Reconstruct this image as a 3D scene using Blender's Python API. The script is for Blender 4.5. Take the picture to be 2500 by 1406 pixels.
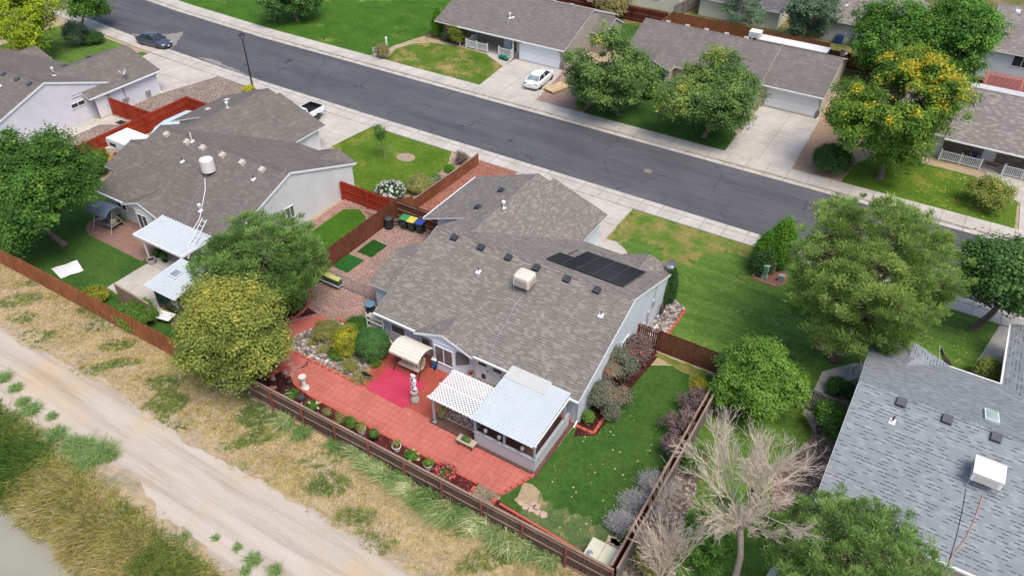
import bpy, math, random
import numpy as np
from mathutils import Matrix, Vector

random.seed(7)
RNG = np.random.default_rng(11)
S = bpy.context.scene
for o in list(bpy.data.objects): bpy.data.objects.remove(o)
C = S.collection

# ------------------------------------------------------------------ camera
FPX, CX, CY, CAMH = 1880.0, 1250.0, 703.0, 35.0
_a, _b, _c = (math.radians(v) for v in (-30.9, 38.57, 0.65))
_f = np.array([math.sin(_a)*math.cos(_b), math.cos(_a)*math.cos(_b), -math.sin(_b)])
_r = np.cross(_f, [0, 0, 1]); _r /= np.linalg.norm(_r); _u = np.cross(_r, _f)
_r, _u = _r*math.cos(_c)+_u*math.sin(_c), -_r*math.sin(_c)+_u*math.cos(_c)
cam = bpy.data.cameras.new('camera'); camo = bpy.data.objects.new('camera', cam); C.objects.link(camo)
cam.sensor_width = 36; cam.lens = FPX/2500*36; cam.clip_end = 1500; cam.clip_start = .5
m = Matrix.Identity(4)
for i in range(3):
    m[i][0], m[i][1], m[i][2] = _r[i], _u[i], -_f[i]
m[2][3] = CAMH
camo.matrix_world = m
S.camera = camo

# ------------------------------------------------------------------ light
W = bpy.data.worlds.new('World'); S.world = W; W.use_nodes = True
nt = W.node_tree; bg = nt.nodes['Background']
sky = nt.nodes.new('ShaderNodeTexSky'); sky.sky_type = 'NISHITA'; sky.sun_disc = False
SUN_EL, SUN_AZ = 62.0, 118.0
sky.sun_elevation = math.radians(SUN_EL); sky.sun_rotation = math.radians(SUN_AZ)
sky.air_density = 1.0; sky.dust_density = 3.0; sky.ozone_density = 1.0
nt.links.new(sky.outputs[0], bg.inputs[0]); bg.inputs[1].default_value = .15
sl = bpy.data.lights.new('sun', 'SUN'); sl.energy = 1.9; sl.angle = math.radians(28); sl.color = (1, .94, .83)
so = bpy.data.objects.new('sun', sl); C.objects.link(so)
az, el = math.radians(SUN_AZ), math.radians(SUN_EL)
sd = Vector((math.sin(az)*math.cos(el), math.cos(az)*math.cos(el), math.sin(el)))
so.rotation_euler = sd.to_track_quat('Z', 'Y').to_euler()
S.view_settings.view_transform = 'Standard'; S.view_settings.look = 'None'
S.view_settings.gamma = 1; S.view_settings.exposure = 0.5
S.cycles.max_bounces = 6; S.cycles.diffuse_bounces = 3; S.cycles.glossy_bounces = 2
S.cycles.transmission_bounces = 3; S.cycles.transparent_max_bounces = 6

def at(px, py, z=0.0):
    "a point of the photograph (full-size pixels) turned into a place z metres above the ground"
    d = _f*FPX + _r*(px-CX) - _u*(py-CY)
    t = (z-CAMH)/d[2]
    return (float(d[0]*t), float(d[1]*t), z)
def proj(x, y, z):
    v = np.array([x, y, z-CAMH]); return (CX+FPX*(v@_r)/(v@_f), CY-FPX*(v@_u)/(v@_f))

# ------------------------------------------------------------------ mesh building
ORG = {}
def tag(o, label=None, cat=None, group=None, kind=None):
    if label: o['label'] = label
    if cat: o['category'] = cat
    if group: o['group'] = group
    if kind: o['kind'] = kind
    return o
def thing(name, label, cat, loc=(0, 0, 0), group=None, rz=0):
    o = bpy.data.objects.new(name, None); C.objects.link(o)
    o.empty_display_size = .3
    o.location = loc; o.rotation_euler = (0, 0, rz)
    ORG[o.name] = Vector(loc)
    return tag(o, label, cat, group)
def org(p):
    return ORG.get(p.name, Vector((0, 0, 0))) if p is not None else Vector((0, 0, 0))
def link(name, me, parent=None, o0=None):
    o = bpy.data.objects.new(name, me); C.objects.link(o)
    if parent is not None: o.parent = parent
    ORG[o.name] = Vector(o0) if o0 is not None else org(parent)
    return o
class MB:
    def __init__(s): s.v = []; s.f = []; s.m = []; s.k = 0
    def poly(s, pts, k=None):
        n = len(s.v); s.v += [tuple(p) for p in pts]; s.f.append(tuple(range(n, n+len(pts)))); s.m.append(s.k if k is None else k); return s
    def hexa(s, b, t, k=None):
        "b, t: 4 bottom and 4 top points, same order (counter clockwise from above)"
        n = len(s.v); s.v += [tuple(p) for p in b]+[tuple(p) for p in t]
        q = len(b)
        s.f.append(tuple(range(n+q-1, n-1, -1))); s.f.append(tuple(range(n+q, n+2*q)))
        for i in range(q):
            j = (i+1) % q; s.f.append((n+i, n+j, n+q+j, n+q+i))
        s.m += [s.k if k is None else k]*(q+2); return s
    def box(s, x0, x1, y0, y1, z0, z1, k=None):
        b = [(x0, y0, z0), (x1, y0, z0), (x1, y1, z0), (x0, y1, z0)]
        return s.hexa(b, [(p[0], p[1], z1) for p in b], k)
    def prism(s, pts, z0, z1, k=None):
        a = sum(pts[i][0]*pts[(i+1) % len(pts)][1]-pts[(i+1) % len(pts)][0]*pts[i][1] for i in range(len(pts)))
        if a < 0: pts = pts[::-1]
        return s.hexa([(p[0], p[1], z0) for p in pts], [(p[0], p[1], z1) for p in pts], k)
    def rbox(s, c, sz, rz=0, tilt=None, k=None):
        "box of size sz centred at c (z = bottom), turned by rz"
        M_ = Matrix.Translation(c) @ Matrix.Rotation(rz, 4, 'Z')
        if tilt: M_ = M_ @ Matrix.Rotation(tilt[0], 4, 'X') @ Matrix.Rotation(tilt[1], 4, 'Y')
        x, y, z = sz[0]/2, sz[1]/2, sz[2]
        P_ = [M_ @ Vector(p) for p in ((-x, -y, 0), (x, -y, 0), (x, y, 0), (-x, y, 0), (-x, -y, z), (x, -y, z), (x, y, z), (-x, y, z))]
        return s.hexa(P_[:4], P_[4:], k)
    def bar(s, a, b, w, h=None, k=None):
        "square bar from a to b"
        h = h or w; a = Vector(a); b = Vector(b); d = (b-a).normalized()
        u = d.cross(Vector((0, 0, 1)))
        if u.length < 1e-3: u = Vector((1, 0, 0))
        u.normalize(); v = u.cross(d).normalized(); u *= w/2; v *= h/2
        return s.hexa([a-u-v, a+u-v, b+u-v, b-u-v], [a-u+v, a+u+v, b+u+v, b-u+v], k)
    def tube(s, pts, r, n=6, k=None, cap=True):
        pts = [Vector(p) for p in pts]
        rr = r if hasattr(r, '__len__') else [r]*len(pts)
        base = len(s.v); kk = s.k if k is None else k
        prev = None
        for i, p in enumerate(pts):
            d = (pts[min(i+1, len(pts)-1)]-pts[max(i-1, 0)])
            if d.length < 1e-6: d = Vector((0, 0, 1))
            d.normalize()
            u = prev - d*prev.dot(d) if prev is not None else d.orthogonal()
            if u.length < 1e-4: u = d.orthogonal()
            u.normalize(); prev = u; w = d.cross(u)
            for j in range(n):
                t = 2*math.pi*j/n
                s.v.append(tuple(p + (u*math.cos(t)+w*math.sin(t))*rr[i]))
        for i in range(len(pts)-1):
            for j in range(n):
                a = base+i*n+j; b = base+i*n+(j+1) % n
                s.f.append((a, b, b+n, a+n)); s.m.append(kk)
        if cap:
            s.f.append(tuple(base+j for j in range(n))[::-1]); s.m.append(kk)
            e = base+(len(pts)-1)*n; s.f.append(tuple(e+j for j in range(n))); s.m.append(kk)
        return s
    def lathe(s, c, prof, n=12, k=None, sx=1, sy=1, rz=0):
        base = len(s.v); kk = s.k if k is None else k
        for r, z in prof:
            for j in range(n):
                t = 2*math.pi*j/n
                x, y = r*sx*math.cos(t), r*sy*math.sin(t)
                s.v.append((c[0]+x*math.cos(rz)-y*math.sin(rz), c[1]+x*math.sin(rz)+y*math.cos(rz), c[2]+z))
        for i in range(len(prof)-1):
            for j in range(n):
                a = base+i*n+j; b = base+i*n+(j+1) % n
                s.f.append((a, b, b+n, a+n)); s.m.append(kk)
        s.f.append(tuple(base+j for j in range(n))[::-1]); s.m.append(kk)
        e = base+(len(prof)-1)*n; s.f.append(tuple(e+j for j in range(n))); s.m.append(kk)
        return s
    def loft(s, rings, k=None, cap=True):
        n = len(rings[0]); base = len(s.v); kk = s.k if k is None else k
        for rg in rings: s.v += [tuple(p) for p in rg]
        for i in range(len(rings)-1):
            for j in range(n):
                a = base+i*n+j; b = base+i*n+(j+1) % n
                s.f.append((a, b, b+n, a+n)); s.m.append(kk)
        if cap:
            s.f.append(tuple(base+j for j in range(n))[::-1]); s.m.append(kk)
            e = base+(len(rings)-1)*n; s.f.append(tuple(e+j for j in range(n))); s.m.append(kk)
        return s
    def build(s, name, mats, parent=None, smooth=False, bevel=0, o0=None, sub=0):
        V = np.array(s.v, dtype=float)
        off = Vector(o0) if o0 is not None else org(parent)
        me = bpy.data.meshes.new(name)
        me.from_pydata([tuple(p) for p in (V-np.array(off))], [], s.f)
        mats = mats if isinstance(mats, (list, tuple)) else [mats]
        for mt in mats: me.materials.append(mt)
        if len(mats) > 1: me.polygons.foreach_set('material_index', s.m)
        uv = me.uv_layers.new(name='UVMap'); buf = np.zeros((len(me.loops), 2)); li = 0
        for f in s.f:
            P_ = V[list(f)]
            nrm = np.zeros(3)
            for i in range(len(f)):
                a, b = P_[i]-P_[0], P_[(i+1) % len(f)]-P_[0]
                nrm += np.cross(a, b)
            L = np.linalg.norm(nrm); nrm = nrm/L if L > 1e-12 else np.array([0, 0, 1.])
            u = np.cross([0, 0, 1.], nrm); lu = np.linalg.norm(u)
            u = u/lu if lu > .02 else np.array([1., 0, 0])
            v = np.cross(nrm, u)
            buf[li:li+len(f), 0] = P_@u; buf[li:li+len(f), 1] = P_@v; li += len(f)
        uv.data.foreach_set('uv', buf.ravel())
        if smooth: me.polygons.foreach_set('use_smooth', [True]*len(s.f))
        me.validate(clean_customdata=False); me.update()
        o = link(name, me, parent, off)
        if o0 is not None: o.location = o0
        if bevel:
            bm = o.modifiers.new('bevel', 'BEVEL'); bm.width = bevel; bm.segments = 2; bm.limit_method = 'ANGLE'
        if sub:
            sb = o.modifiers.new('sub', 'SUBSURF'); sb.levels = sub; sb.render_levels = sub
        return o
def solo(mb, name, mat, label, cat, loc=None, group=None, **k):
    "a thing that is one mesh"
    if loc is None:
        V = np.array(mb.v); loc = (float(V[:, 0].mean()), float(V[:, 1].mean()), float(V[:, 2].min()))
    return tag(mb.build(name, mat, None, o0=loc, **k), label, cat, group)
def struct(mb, name, mat, **k):
    return tag(mb.build(name, mat, None, **k), kind='structure')
def npmesh(name, V, Fc, mat, parent=None, tint=None, o0=None, smooth=False):
    "V (N,3), Fc (M,k) arrays"
    off = np.array(o0 if o0 is not None else org(parent)); V = V-off
    me = bpy.data.meshes.new(name); k = Fc.shape[1]; M_ = len(Fc)
    me.vertices.add(len(V)); me.vertices.foreach_set('co', V.astype(np.float32).ravel())
    me.loops.add(M_*k); me.loops.foreach_set('vertex_index', Fc.astype(np.int32).ravel())
    me.polygons.add(M_)
    me.polygons.foreach_set('loop_start', (np.arange(M_)*k).astype(np.int32))
    me.polygons.foreach_set('loop_total', np.full(M_, k, dtype=np.int32))
    if tint is not None:
        at_ = me.attributes.new('tint', 'FLOAT', 'FACE'); at_.data.foreach_set('value', tint.astype(np.float32))
    me.materials.append(mat); me.update(calc_edges=True)
    if smooth: me.polygons.foreach_set('use_smooth', np.ones(M_, dtype=bool))
    o = link(name, me, parent, Vector(off))
    if o0 is not None: o.location = o0
    return o
def copy_tree(o, loc=None, rz=None, label=None, group=None, scale=None):
    def cp(q, par):
        n = q.copy(); C.objects.link(n); n.parent = par
        for ch in q.children: cp(ch, n)
        return n
    r = cp(o, None)
    if loc is not None: r.location = loc
    if rz is not None: r.rotation_euler = (0, 0, rz)
    if scale is not None: r.scale = scale if hasattr(scale, '__len__') else (scale,)*3
    if label: r['label'] = label
    if group: r['group'] = group
    return r

# ------------------------------------------------------------------ materials
def rgb(*c): return tuple(c)+(1,) if len(c) == 3 else c
def srgb(r, g, b, k=1.0):
    f = lambda v: ((v/255)/12.92 if v/255 <= .04045 else (((v/255)+.055)/1.055)**2.4)
    return (f(r)*k, f(g)*k, f(b)*k, 1)
class NT:
    def __init__(s, name):
        s.m = bpy.data.materials.new(name); s.m.use_nodes = True; s.t = s.m.node_tree; s.n = s.t.nodes
        s.b = s.n['Principled BSDF']; s.out = s.n['Material Output']
    def new(s, typ, **k):
        n = s.n.new('ShaderNode'+typ)
        for a, v in k.items(): setattr(n, a, v)
        return n
    def L(s, a, b): s.t.links.new(a, b)
    def coord(s, kind='Object'):
        if kind == 'World': return s.new('NewGeometry').outputs['Position']
        return s.new('TexCoord').outputs[kind]
    def noise(s, vec, scale, detail=3, rough=.55, stretch=None):
        if stretch:
            mp = s.new('Mapping'); mp.inputs['Scale'].default_value = stretch; s.L(vec, mp.inputs[0]); vec = mp.outputs[0]
        n = s.new('TexNoise'); n.inputs['Scale'].default_value = scale; n.inputs['Detail'].default_value = detail
        n.inputs['Roughness'].default_value = rough; s.L(vec, n.inputs['Vector']); return n.outputs['Fac']
    def ramp(s, fac, stops, mode='LINEAR'):
        r = s.new('ValToRGB'); r.color_ramp.interpolation = mode; e = r.color_ramp.elements
        while len(e) < len(stops): e.new(.5)
        for el_, (p, c) in zip(e, stops): el_.position = p; el_.color = c if len(c) == 4 else rgb(*c)
        s.L(fac, r.inputs[0]); return r.outputs[0]
    def mix(s, a, b, fac, mode='MIX'):
        m_ = s.new('Mix', data_type='RGBA', blend_type=mode)
        for inp, v in ((m_.inputs[0], fac), (m_.inputs[6], a), (m_.inputs[7], b)):
            if isinstance(v, (int, float)): inp.default_value = v
            elif isinstance(v, tuple): inp.default_value = v
            else: s.L(v, inp)
        return m_.outputs[2]
    def math(s, op, a, b=0.0):
        m_ = s.new('Math', operation=op)
        for inp, v in zip(m_.inputs, (a, b)):
            if isinstance(v, (int, float)): inp.default_value = v
            else: s.L(v, inp)
        return m_.outputs[0]
    def bump(s, h, strength=.3, dist=.02):
        b = s.new('Bump'); b.inputs['Strength'].default_value = strength; b.inputs['Distance'].default_value = dist
        s.L(h, b.inputs['Height']); s.L(b.outputs[0], s.b.inputs['Normal']); return s
    def done(s, col=None, rough=.8, metal=0, spec=.4):
        if col is not None:
            if isinstance(col, tuple): s.b.inputs['Base Color'].default_value = col
            else: s.L(col, s.b.inputs['Base Color'])
        s.b.inputs['Roughness'].default_value = rough; s.b.inputs['Metallic'].default_value = metal
        s.b.inputs['Specular IOR Level'].default_value = spec
        return s.m
def k_(c, f): return (min(1, c[0]*f), min(1, c[1]*f), min(1, c[2]*f), 1)
_pc = {}
def plain(name, c, rough=.7, var=.12, scale=4, metal=0, bump=0, spec=.4):
    "painted, plastic or metal surface with slight dirt and fading"
    if name in _pc: return _pc[name]
    t = NT(name); v = t.coord('Object')
    n = t.noise(v, scale, 4); n2 = t.noise(v, scale*9, 2)
    col = t.ramp(n, [(.3, k_(c, 1-var)), (.7, k_(c, 1+var))])
    col = t.mix(col, k_(c, 1-var*1.6), t.math('MULTIPLY', t.math('GREATER_THAN', n2, .62), .35))
    if bump: t.bump(n2, bump, .01)
    _pc[name] = t.done(col, rough, metal, spec); return _pc[name]
def shingle(name, c1, c2, cm, bw=.28, bh=.15, streak=.05, dash=.45, light=.25):
    "courses of tabs: each tab gets its own tone, some carry a painted shadow line at a laminated edge"
    t = NT(name); uv = t.coord('UV'); sp = t.new('SeparateXYZ'); t.L(uv, sp.inputs[0])
    v = t.math('DIVIDE', sp.outputs['Y'], bh); row = t.math('FLOOR', v); fr = t.math('FRACT', v)
    def cell(w_, k, seed):
        u = t.math('ADD', t.math('DIVIDE', sp.outputs['X'], w_), t.math('MULTIPLY', row, k)); cb = t.new('CombineXYZ')
        t.L(t.math('FLOOR', u), cb.inputs[0]); t.L(row, cb.inputs[1]); cb.inputs[2].default_value = seed
        wn = t.new('TexWhiteNoise', noise_dimensions='3D'); t.L(cb.outputs[0], wn.inputs['Vector']); return wn.outputs['Value'], t.math('FRACT', u)
    r1, f1 = cell(bw, .37, 1.5); r2, f2 = cell(bw*1.05, .61, 7.5); r3, f3 = cell(bw*3.1, .23, 3.5)
    col = t.ramp(r1, [(0, k_(c1, .95)), (.5, c1), (1-light, k_(c1, 1.05)), (1-light+.04, c2), (1, k_(c2, 1.05))])
    col = t.mix(col, t.ramp(r3, [(0, (.97, .97, .97, 1)), (1, (1.03, 1.03, 1.025, 1))]), 1.0, 'MULTIPLY')
    n = t.noise(uv, .35, 4); col = t.mix(col, t.ramp(n, [(.3, (.94, .94, .94, 1)), (.7, (1.05, 1.045, 1.04, 1))]), 1.0, 'MULTIPLY')
    n2 = t.noise(uv, 1.2, 3, stretch=(3.0, .25, 1)); col = t.mix(col, t.ramp(n2, [(.4, (1-streak,)*3+(1,)), (.62, (1+streak*.4,)*3+(1,))]), 1.0, 'MULTIPLY')
    d = t.math('MULTIPLY', t.math('MULTIPLY', t.math('LESS_THAN', fr, .24), t.math('GREATER_THAN', r2, 1-dash)), t.math('LESS_THAN', f2, .8))
    col = t.mix(col, cm, t.math('MULTIPLY', d, .95)); col = t.mix(col, cm, t.math('MULTIPLY', t.math('LESS_THAN', fr, .08), .3))  # shadow lines at tab edges and courses, put into the colour
    g = t.noise(uv, 45, 2); col = t.mix(col, t.ramp(g, [(.3, (.9,)*3+(1,)), (.7, (1.08,)*3+(1,))]), 1.0, 'MULTIPLY')
    t.bump(t.math('ADD', fr, t.math('MULTIPLY', r1, .4)), .5, .012)
    return t.done(col, .95, 0, .15)
def siding(name, c, lap=.12, rough=.6, dirt=.1):
    t = NT(name); uv = t.coord('UV')
    sp = t.new('SeparateXYZ'); t.L(uv, sp.inputs[0])
    fr = t.math('FRACT', t.math('DIVIDE', sp.outputs['Y'], lap))
    line = t.math('LESS_THAN', fr, .1)
    n = t.noise(uv, .8, 4)
    col = t.ramp(n, [(.3, k_(c, 1-dirt)), (.7, k_(c, 1+dirt*.4))])
    col = t.mix(col, k_(c, .72), t.math('MULTIPLY', line, .6))  # shade under each lap painted in as a darker line
    t.bump(fr, -.5, .015)
    return t.done(col, rough, 0, .3)
def stone(name, cs, w=.35, h=.16):
    t = NT(name); uv = t.coord('UV')
    br = t.new('TexBrick', offset=.45, squash=1.5, squash_frequency=2)
    for kx, v in (('Scale', 1), ('Brick Width', w), ('Row Height', h), ('Mortar Size', .012), ('Mortar Smooth', .2), ('Color1', cs[0]), ('Color2', cs[1]), ('Mortar', cs[2])):
        br.inputs[kx].default_value = v
    t.L(uv, br.inputs['Vector']); n = t.noise(uv, 5, 4)
    col = t.mix(br.outputs[0], t.ramp(n, [(.3, (.75, .75, .75, 1)), (.7, (1.15, 1.12, 1.1, 1))]), 1.0, 'MULTIPLY')
    t.bump(br.outputs['Fac'], -.6, .02); return t.done(col, .9)
def pavers(name, c1, c2, cm, w=.41, fade=.2):
    t = NT(name); uv = t.coord('UV')
    br = t.new('TexBrick', offset=0.0)
    for kx, v in (('Scale', 1), ('Brick Width', w), ('Row Height', w), ('Mortar Size', .011), ('Mortar Smooth', .4), ('Color1', c1), ('Color2', c2), ('Mortar', cm)):
        br.inputs[kx].default_value = v
    t.L(uv, br.inputs['Vector']); n = t.noise(uv, .5, 4); n2 = t.noise(uv, 6, 4)
    col = t.mix(br.outputs[0], t.ramp(n, [(.32, (1-fade, 1-fade*1.3, 1-fade*1.3, 1)), (.68, (1.12, 1.12, 1.12, 1))]), 1.0, 'MULTIPLY')
    col = t.mix(col, t.ramp(n2, [(.35, (.9, .9, .9, 1)), (.7, (1.08, 1.08, 1.08, 1))]), 1.0, 'MULTIPLY')
    n3 = t.noise(uv, 1.6, 5); col = t.mix(col, srgb(168, 150, 140), t.math('MULTIPLY', t.math('GREATER_THAN', n3, .66), .35))
    t.bump(br.outputs['Fac'], -.4, .01); return t.done(col, .85, 0, .25)
def gravel(name, cols, scale=14, big=.0, mort=None):
    t = NT(name); w = t.coord('World')
    vo = t.new('TexVoronoi', feature='F1'); vo.inputs['Scale'].default_value = scale; t.L(w, vo.inputs['Vector'])
    sp = t.new('SeparateXYZ'); t.L(vo.outputs['Color'], sp.inputs[0])
    st = [(i/max(1, len(cols)-1), c) for i, c in enumerate(cols)]
    col = t.ramp(sp.outputs[0], st)
    dk = t.ramp(vo.outputs['Distance'], [(.25, (1, 1, 1, 1)), (.6, (.45, .42, .4, 1))])
    col = t.mix(col, dk, .8, 'MULTIPLY')
    n = t.noise(w, .7, 4); col = t.mix(col, t.ramp(n, [(.3, (.82, .82, .82, 1)), (.7, (1.12, 1.1, 1.08, 1))]), 1.0, 'MULTIPLY')
    n = t.noise(w, 5, 3); col = t.mix(col, t.ramp(n, [(.3, (.85, .85, .85, 1)), (.7, (1.1, 1.1, 1.1, 1))]), 1.0, 'MULTIPLY')
    t.bump(vo.outputs['Distance'], -.8, .05); return t.done(col, .95, 0, .2)
def lawn(name, c=(.062, .135, .012, 1), c2=(.10, .17, .018, 1), dry=(.26, .22, .08, 1), dryf=.0, dsc=.35, stripe=0):
    t = NT(name); w = t.coord('World')
    n = t.noise(w, .45, 5, .6); n1 = t.noise(w, 3.5, 4, .65); n2 = t.noise(w, 22, 3, .7); n3 = t.noise(w, dsc, 5, .62)
    col = t.ramp(n, [(.3, c), (.7, c2)])
    col = t.mix(col, t.ramp(n1, [(.3, (.72, .76, .7, 1)), (.7, (1.28, 1.22, 1.3, 1))]), 1.0, 'MULTIPLY')
    col = t.mix(col, t.ramp(n2, [(.3, (.6, .62, .55, 1)), (.7, (1.4, 1.36, 1.4, 1))]), 1.0, 'MULTIPLY')
    if stripe:
        n4 = t.noise(w, 1.6, 2, .5, stretch=(.12, 1, 1)); col = t.mix(col, t.ramp(n4, [(.42, (.88, .9, .88, 1)), (.58, (1.12, 1.1, 1.1, 1))]), 1.0, 'MULTIPLY')
    if dryf > 0:
        d = t.math('ADD', t.math('MULTIPLY', n3, .7), t.math('MULTIPLY', n1, .3))
        col = t.mix(col, t.mix(dry, t.ramp(n2, [(.3, (.7, .7, .6, 1)), (.7, (1.3, 1.3, 1.3, 1))]), 1.0, 'MULTIPLY'), t.ramp(d, [(.60-dryf*.3, (0, 0, 0, 1)), (.68-dryf*.2, (1, 1, 1, 1))]))
    h = t.math('ADD', n2, t.math('MULTIPLY', n1, .6))
    t.bump(h, .6, .08); return t.done(col, .95, 0, .1)
def mulch(name, c1, c2, c3, scale=18):
    t = NT(name); w = t.coord('World')
    vo = t.new('TexVoronoi', feature='F1'); vo.inputs['Scale'].default_value = scale
    mp = t.new('Mapping'); mp.inputs['Scale'].default_value = (1, .5, 1); mp.inputs['Rotation'].default_value = (0, 0, .6)
    t.L(w, mp.inputs[0]); t.L(mp.outputs[0], vo.inputs['Vector'])
    sp = t.new('SeparateXYZ'); t.L(vo.outputs['Color'], sp.inputs[0])
    col = t.ramp(sp.outputs[0], [(0, c1), (.5, c2), (.93, c2), (1, c3)])
    n = t.noise(w, 1.1, 4); col = t.mix(col, t.ramp(n, [(.3, (.7, .7, .7, 1)), (.7, (1.25, 1.2, 1.2, 1))]), 1.0, 'MULTIPLY')
    t.bump(vo.outputs['Distance'], -.9, .06); return t.done(col, .95, 0, .15)
def leafmat(name, stops, var=.25, trans=.3, rough=.6):
    t = NT(name)
    a = t.new('Attribute', attribute_name='tint', attribute_type='GEOMETRY')
    col = t.ramp(a.outputs['Fac'], stops)
    n = t.noise(t.coord('Object'), 1.1, 3)
    col = t.mix(col, t.ramp(n, [(.3, (1-var, 1-var, 1-var, 1)), (.7, (1+var, 1+var*.9, 1+var*.6, 1))]), 1.0, 'MULTIPLY')
    t.done(col, rough, 0, .25)
    tr = t.new('BsdfTranslucent'); t.L(col, tr.inputs[0])
    mx = t.new('MixShader'); mx.inputs[0].default_value = trans
    t.L(t.b.outputs[0], mx.inputs[1]); t.L(tr.outputs[0], mx.inputs[2]); t.L(mx.outputs[0], t.out.inputs[0])
    return t.m
def woodfence(name, c, c2, board=.14):
    t = NT(name); uv = t.coord('UV')
    n = t.noise(uv, 1.5, 4, stretch=(9, .6, 1)); n2 = t.noise(uv, .5, 3); n3 = t.noise(uv, 7, 3)
    col = t.ramp(n, [(.3, c), (.7, c2)])
    col = t.mix(col, t.ramp(n2, [(.3, (.78, .76, .74, 1)), (.7, (1.2, 1.18, 1.16, 1))]), 1.0, 'MULTIPLY')
    col = t.mix(col, (.5, .45, .4, 1), t.math('MULTIPLY', t.math('GREATER_THAN', n3, .7), .5))
    t.bump(n, .3, .01); return t.done(col, .9, 0, .15)
def glassy(name, c=(.03, .035, .04, 1)):
    t = NT(name); v = t.coord('Object'); n = t.noise(v, 1.2, 2)
    return t.done(t.ramp(n, [(.3, k_(c, .8)), (.7, k_(c, 1.6))]), .12, 0, .6)

# ================================================================== SETTING
K = .8
def sc(r, g, b): return srgb(r, g, b, K)
WHITE = plain('white_paint', (.70, .71, .715, 1), .5, .05)
TRIM = plain('white_trim', (.72, .73, .74, 1), .5, .04)
GREYP = plain('grey_paint', sc(178, 180, 186), .6, .05)
DARK = plain('dark_metal', (.03, .03, .035, 1), .45, .2)
BLACKP = plain('black_plastic', (.02, .021, .024, 1), .5, .2)
TAN = plain('tan_plastic', sc(214, 204, 194), .6, .06)
GALV = plain('galvanised_steel', (.4, .42, .44, 1), .4, .1, metal=.6)
GLASS = glassy('window_glass')
SCREEN = glassy('window_screen', (.09, .095, .10, 1))
CONC_DET = None

# terrain sheet with the canal cut along its near side
def smooth(x): x = np.clip(x, 0, 1); return x*x*(3-2*x)
def terr(x, y):
    w = .35*np.sin(x*.33+1)+.25*np.sin(x*.81)+.15*np.sin(x*2.1+2)
    e = 9.6+w
    return -.012-2.6*smooth((e-y)/4.6)
ys = np.unique(np.round(np.concatenate([[-300, -150, -80, -40, -20, -10, -4], np.arange(0, 20, .4), [24, 40, 60, 90, 130, 200, 300, 450]]), 3))
xs = np.unique(np.concatenate([[-500, -300, -200, -140], np.arange(-110, 30, .8), [40, 60, 100, 160, 260]]))
X, Y = np.meshgrid(xs, ys)
Z = terr(X, Y)
Z = np.where(Y < 2, -2.6, Z)
V = np.stack([X.ravel(), Y.ravel(), Z.ravel()], 1)
nx = len(xs); i, j = np.meshgrid(np.arange(len(ys)-1), np.arange(nx-1), indexing='ij')
a = (i*nx+j).ravel(); Fc = np.stack([a, a+1, a+nx+1, a+nx], 1)
t = NT('bare_earth'); w = t.coord('World')
n = t.noise(w, .35, 6, .65); n2 = t.noise(w, 2.6, 5, .7); n3 = t.noise(w, 16, 4, .7); n4 = t.noise(w, .9, 5, .6, stretch=(.5, 1, 1))
col = t.ramp(n2, [(.25, sc(158, 140, 122)), (.5, sc(182, 164, 146)), (.75, sc(204, 188, 170))])
col = t.mix(col, t.mix(sc(176, 156, 120), sc(204, 182, 144), t.ramp(n3, [(.35, (0, 0, 0, 1)), (.65, (1, 1, 1, 1))])), t.ramp(n, [(.42, (0, 0, 0, 1)), (.58, (.8, .8, .8, 1))]))
col = t.mix(col, t.mix(sc(112, 120, 86), sc(138, 140, 98), t.ramp(n3, [(.35, (0, 0, 0, 1)), (.65, (1, 1, 1, 1))])), t.ramp(n4, [(.54, (0, 0, 0, 1)), (.66, (.6, .6, .6, 1))]))
col = t.mix(col, t.ramp(n3, [(.3, (.84, .83, .81, 1)), (.7, (1.14, 1.13, 1.12, 1))]), 1.0, 'MULTIPLY')
t.bump(t.math('ADD', n3, n2), .45, .05)
EARTH = t.done(col, .95, 0, .1)
g = npmesh('ground', V, Fc, EARTH); g['kind'] = 'structure'
t = NT('silty_water'); w = t.coord('World'); n = t.noise(w, .12, 3); n2 = t.noise(w, 3, 3)
t.bump(n2, .04, .01)
WATER = t.done(t.ramp(n, [(.3, sc(138, 136, 118)), (.7, sc(168, 166, 152))]), .22, 0, .5)
b = MB(); b.poly([(-400, -300, -1.2), (200, -300, -1.2), (200, 9.5, -1.2), (-400, 9.5, -1.2)]); struct(b, 'canal_water', WATER)

def ragged(pts, amp, step=.5, seed=0, closed=True):
    "polygon outline with an uneven edge"
    R_ = np.random.default_rng(seed); out = []
    n = len(pts)
    for q in range(n if closed else n-1):
        p0, p1 = np.array(pts[q][:2]), np.array(pts[(q+1) % n][:2]); L = np.linalg.norm(p1-p0); m_ = max(1, int(L/step))
        d = (p1-p0)/max(L, 1e-6); nn = np.array([-d[1], d[0]])
        for s_ in range(m_):
            out.append(tuple(p0+d*L*s_/m_ + nn*R_.normal(0, amp)))
    return out
def sheet(name, pts, z, mat, amp=0, step=.5, seed=1):
    if amp: pts = ragged(pts, amp, step, seed)
    a_ = sum(pts[q][0]*pts[(q+1) % len(pts)][1]-pts[(q+1) % len(pts)][0]*pts[q][1] for q in range(len(pts)))
    if a_ < 0: pts = pts[::-1]
    b = MB(); b.poly([(p[0], p[1], z) for p in pts]); return struct(b, name, mat)

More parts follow.
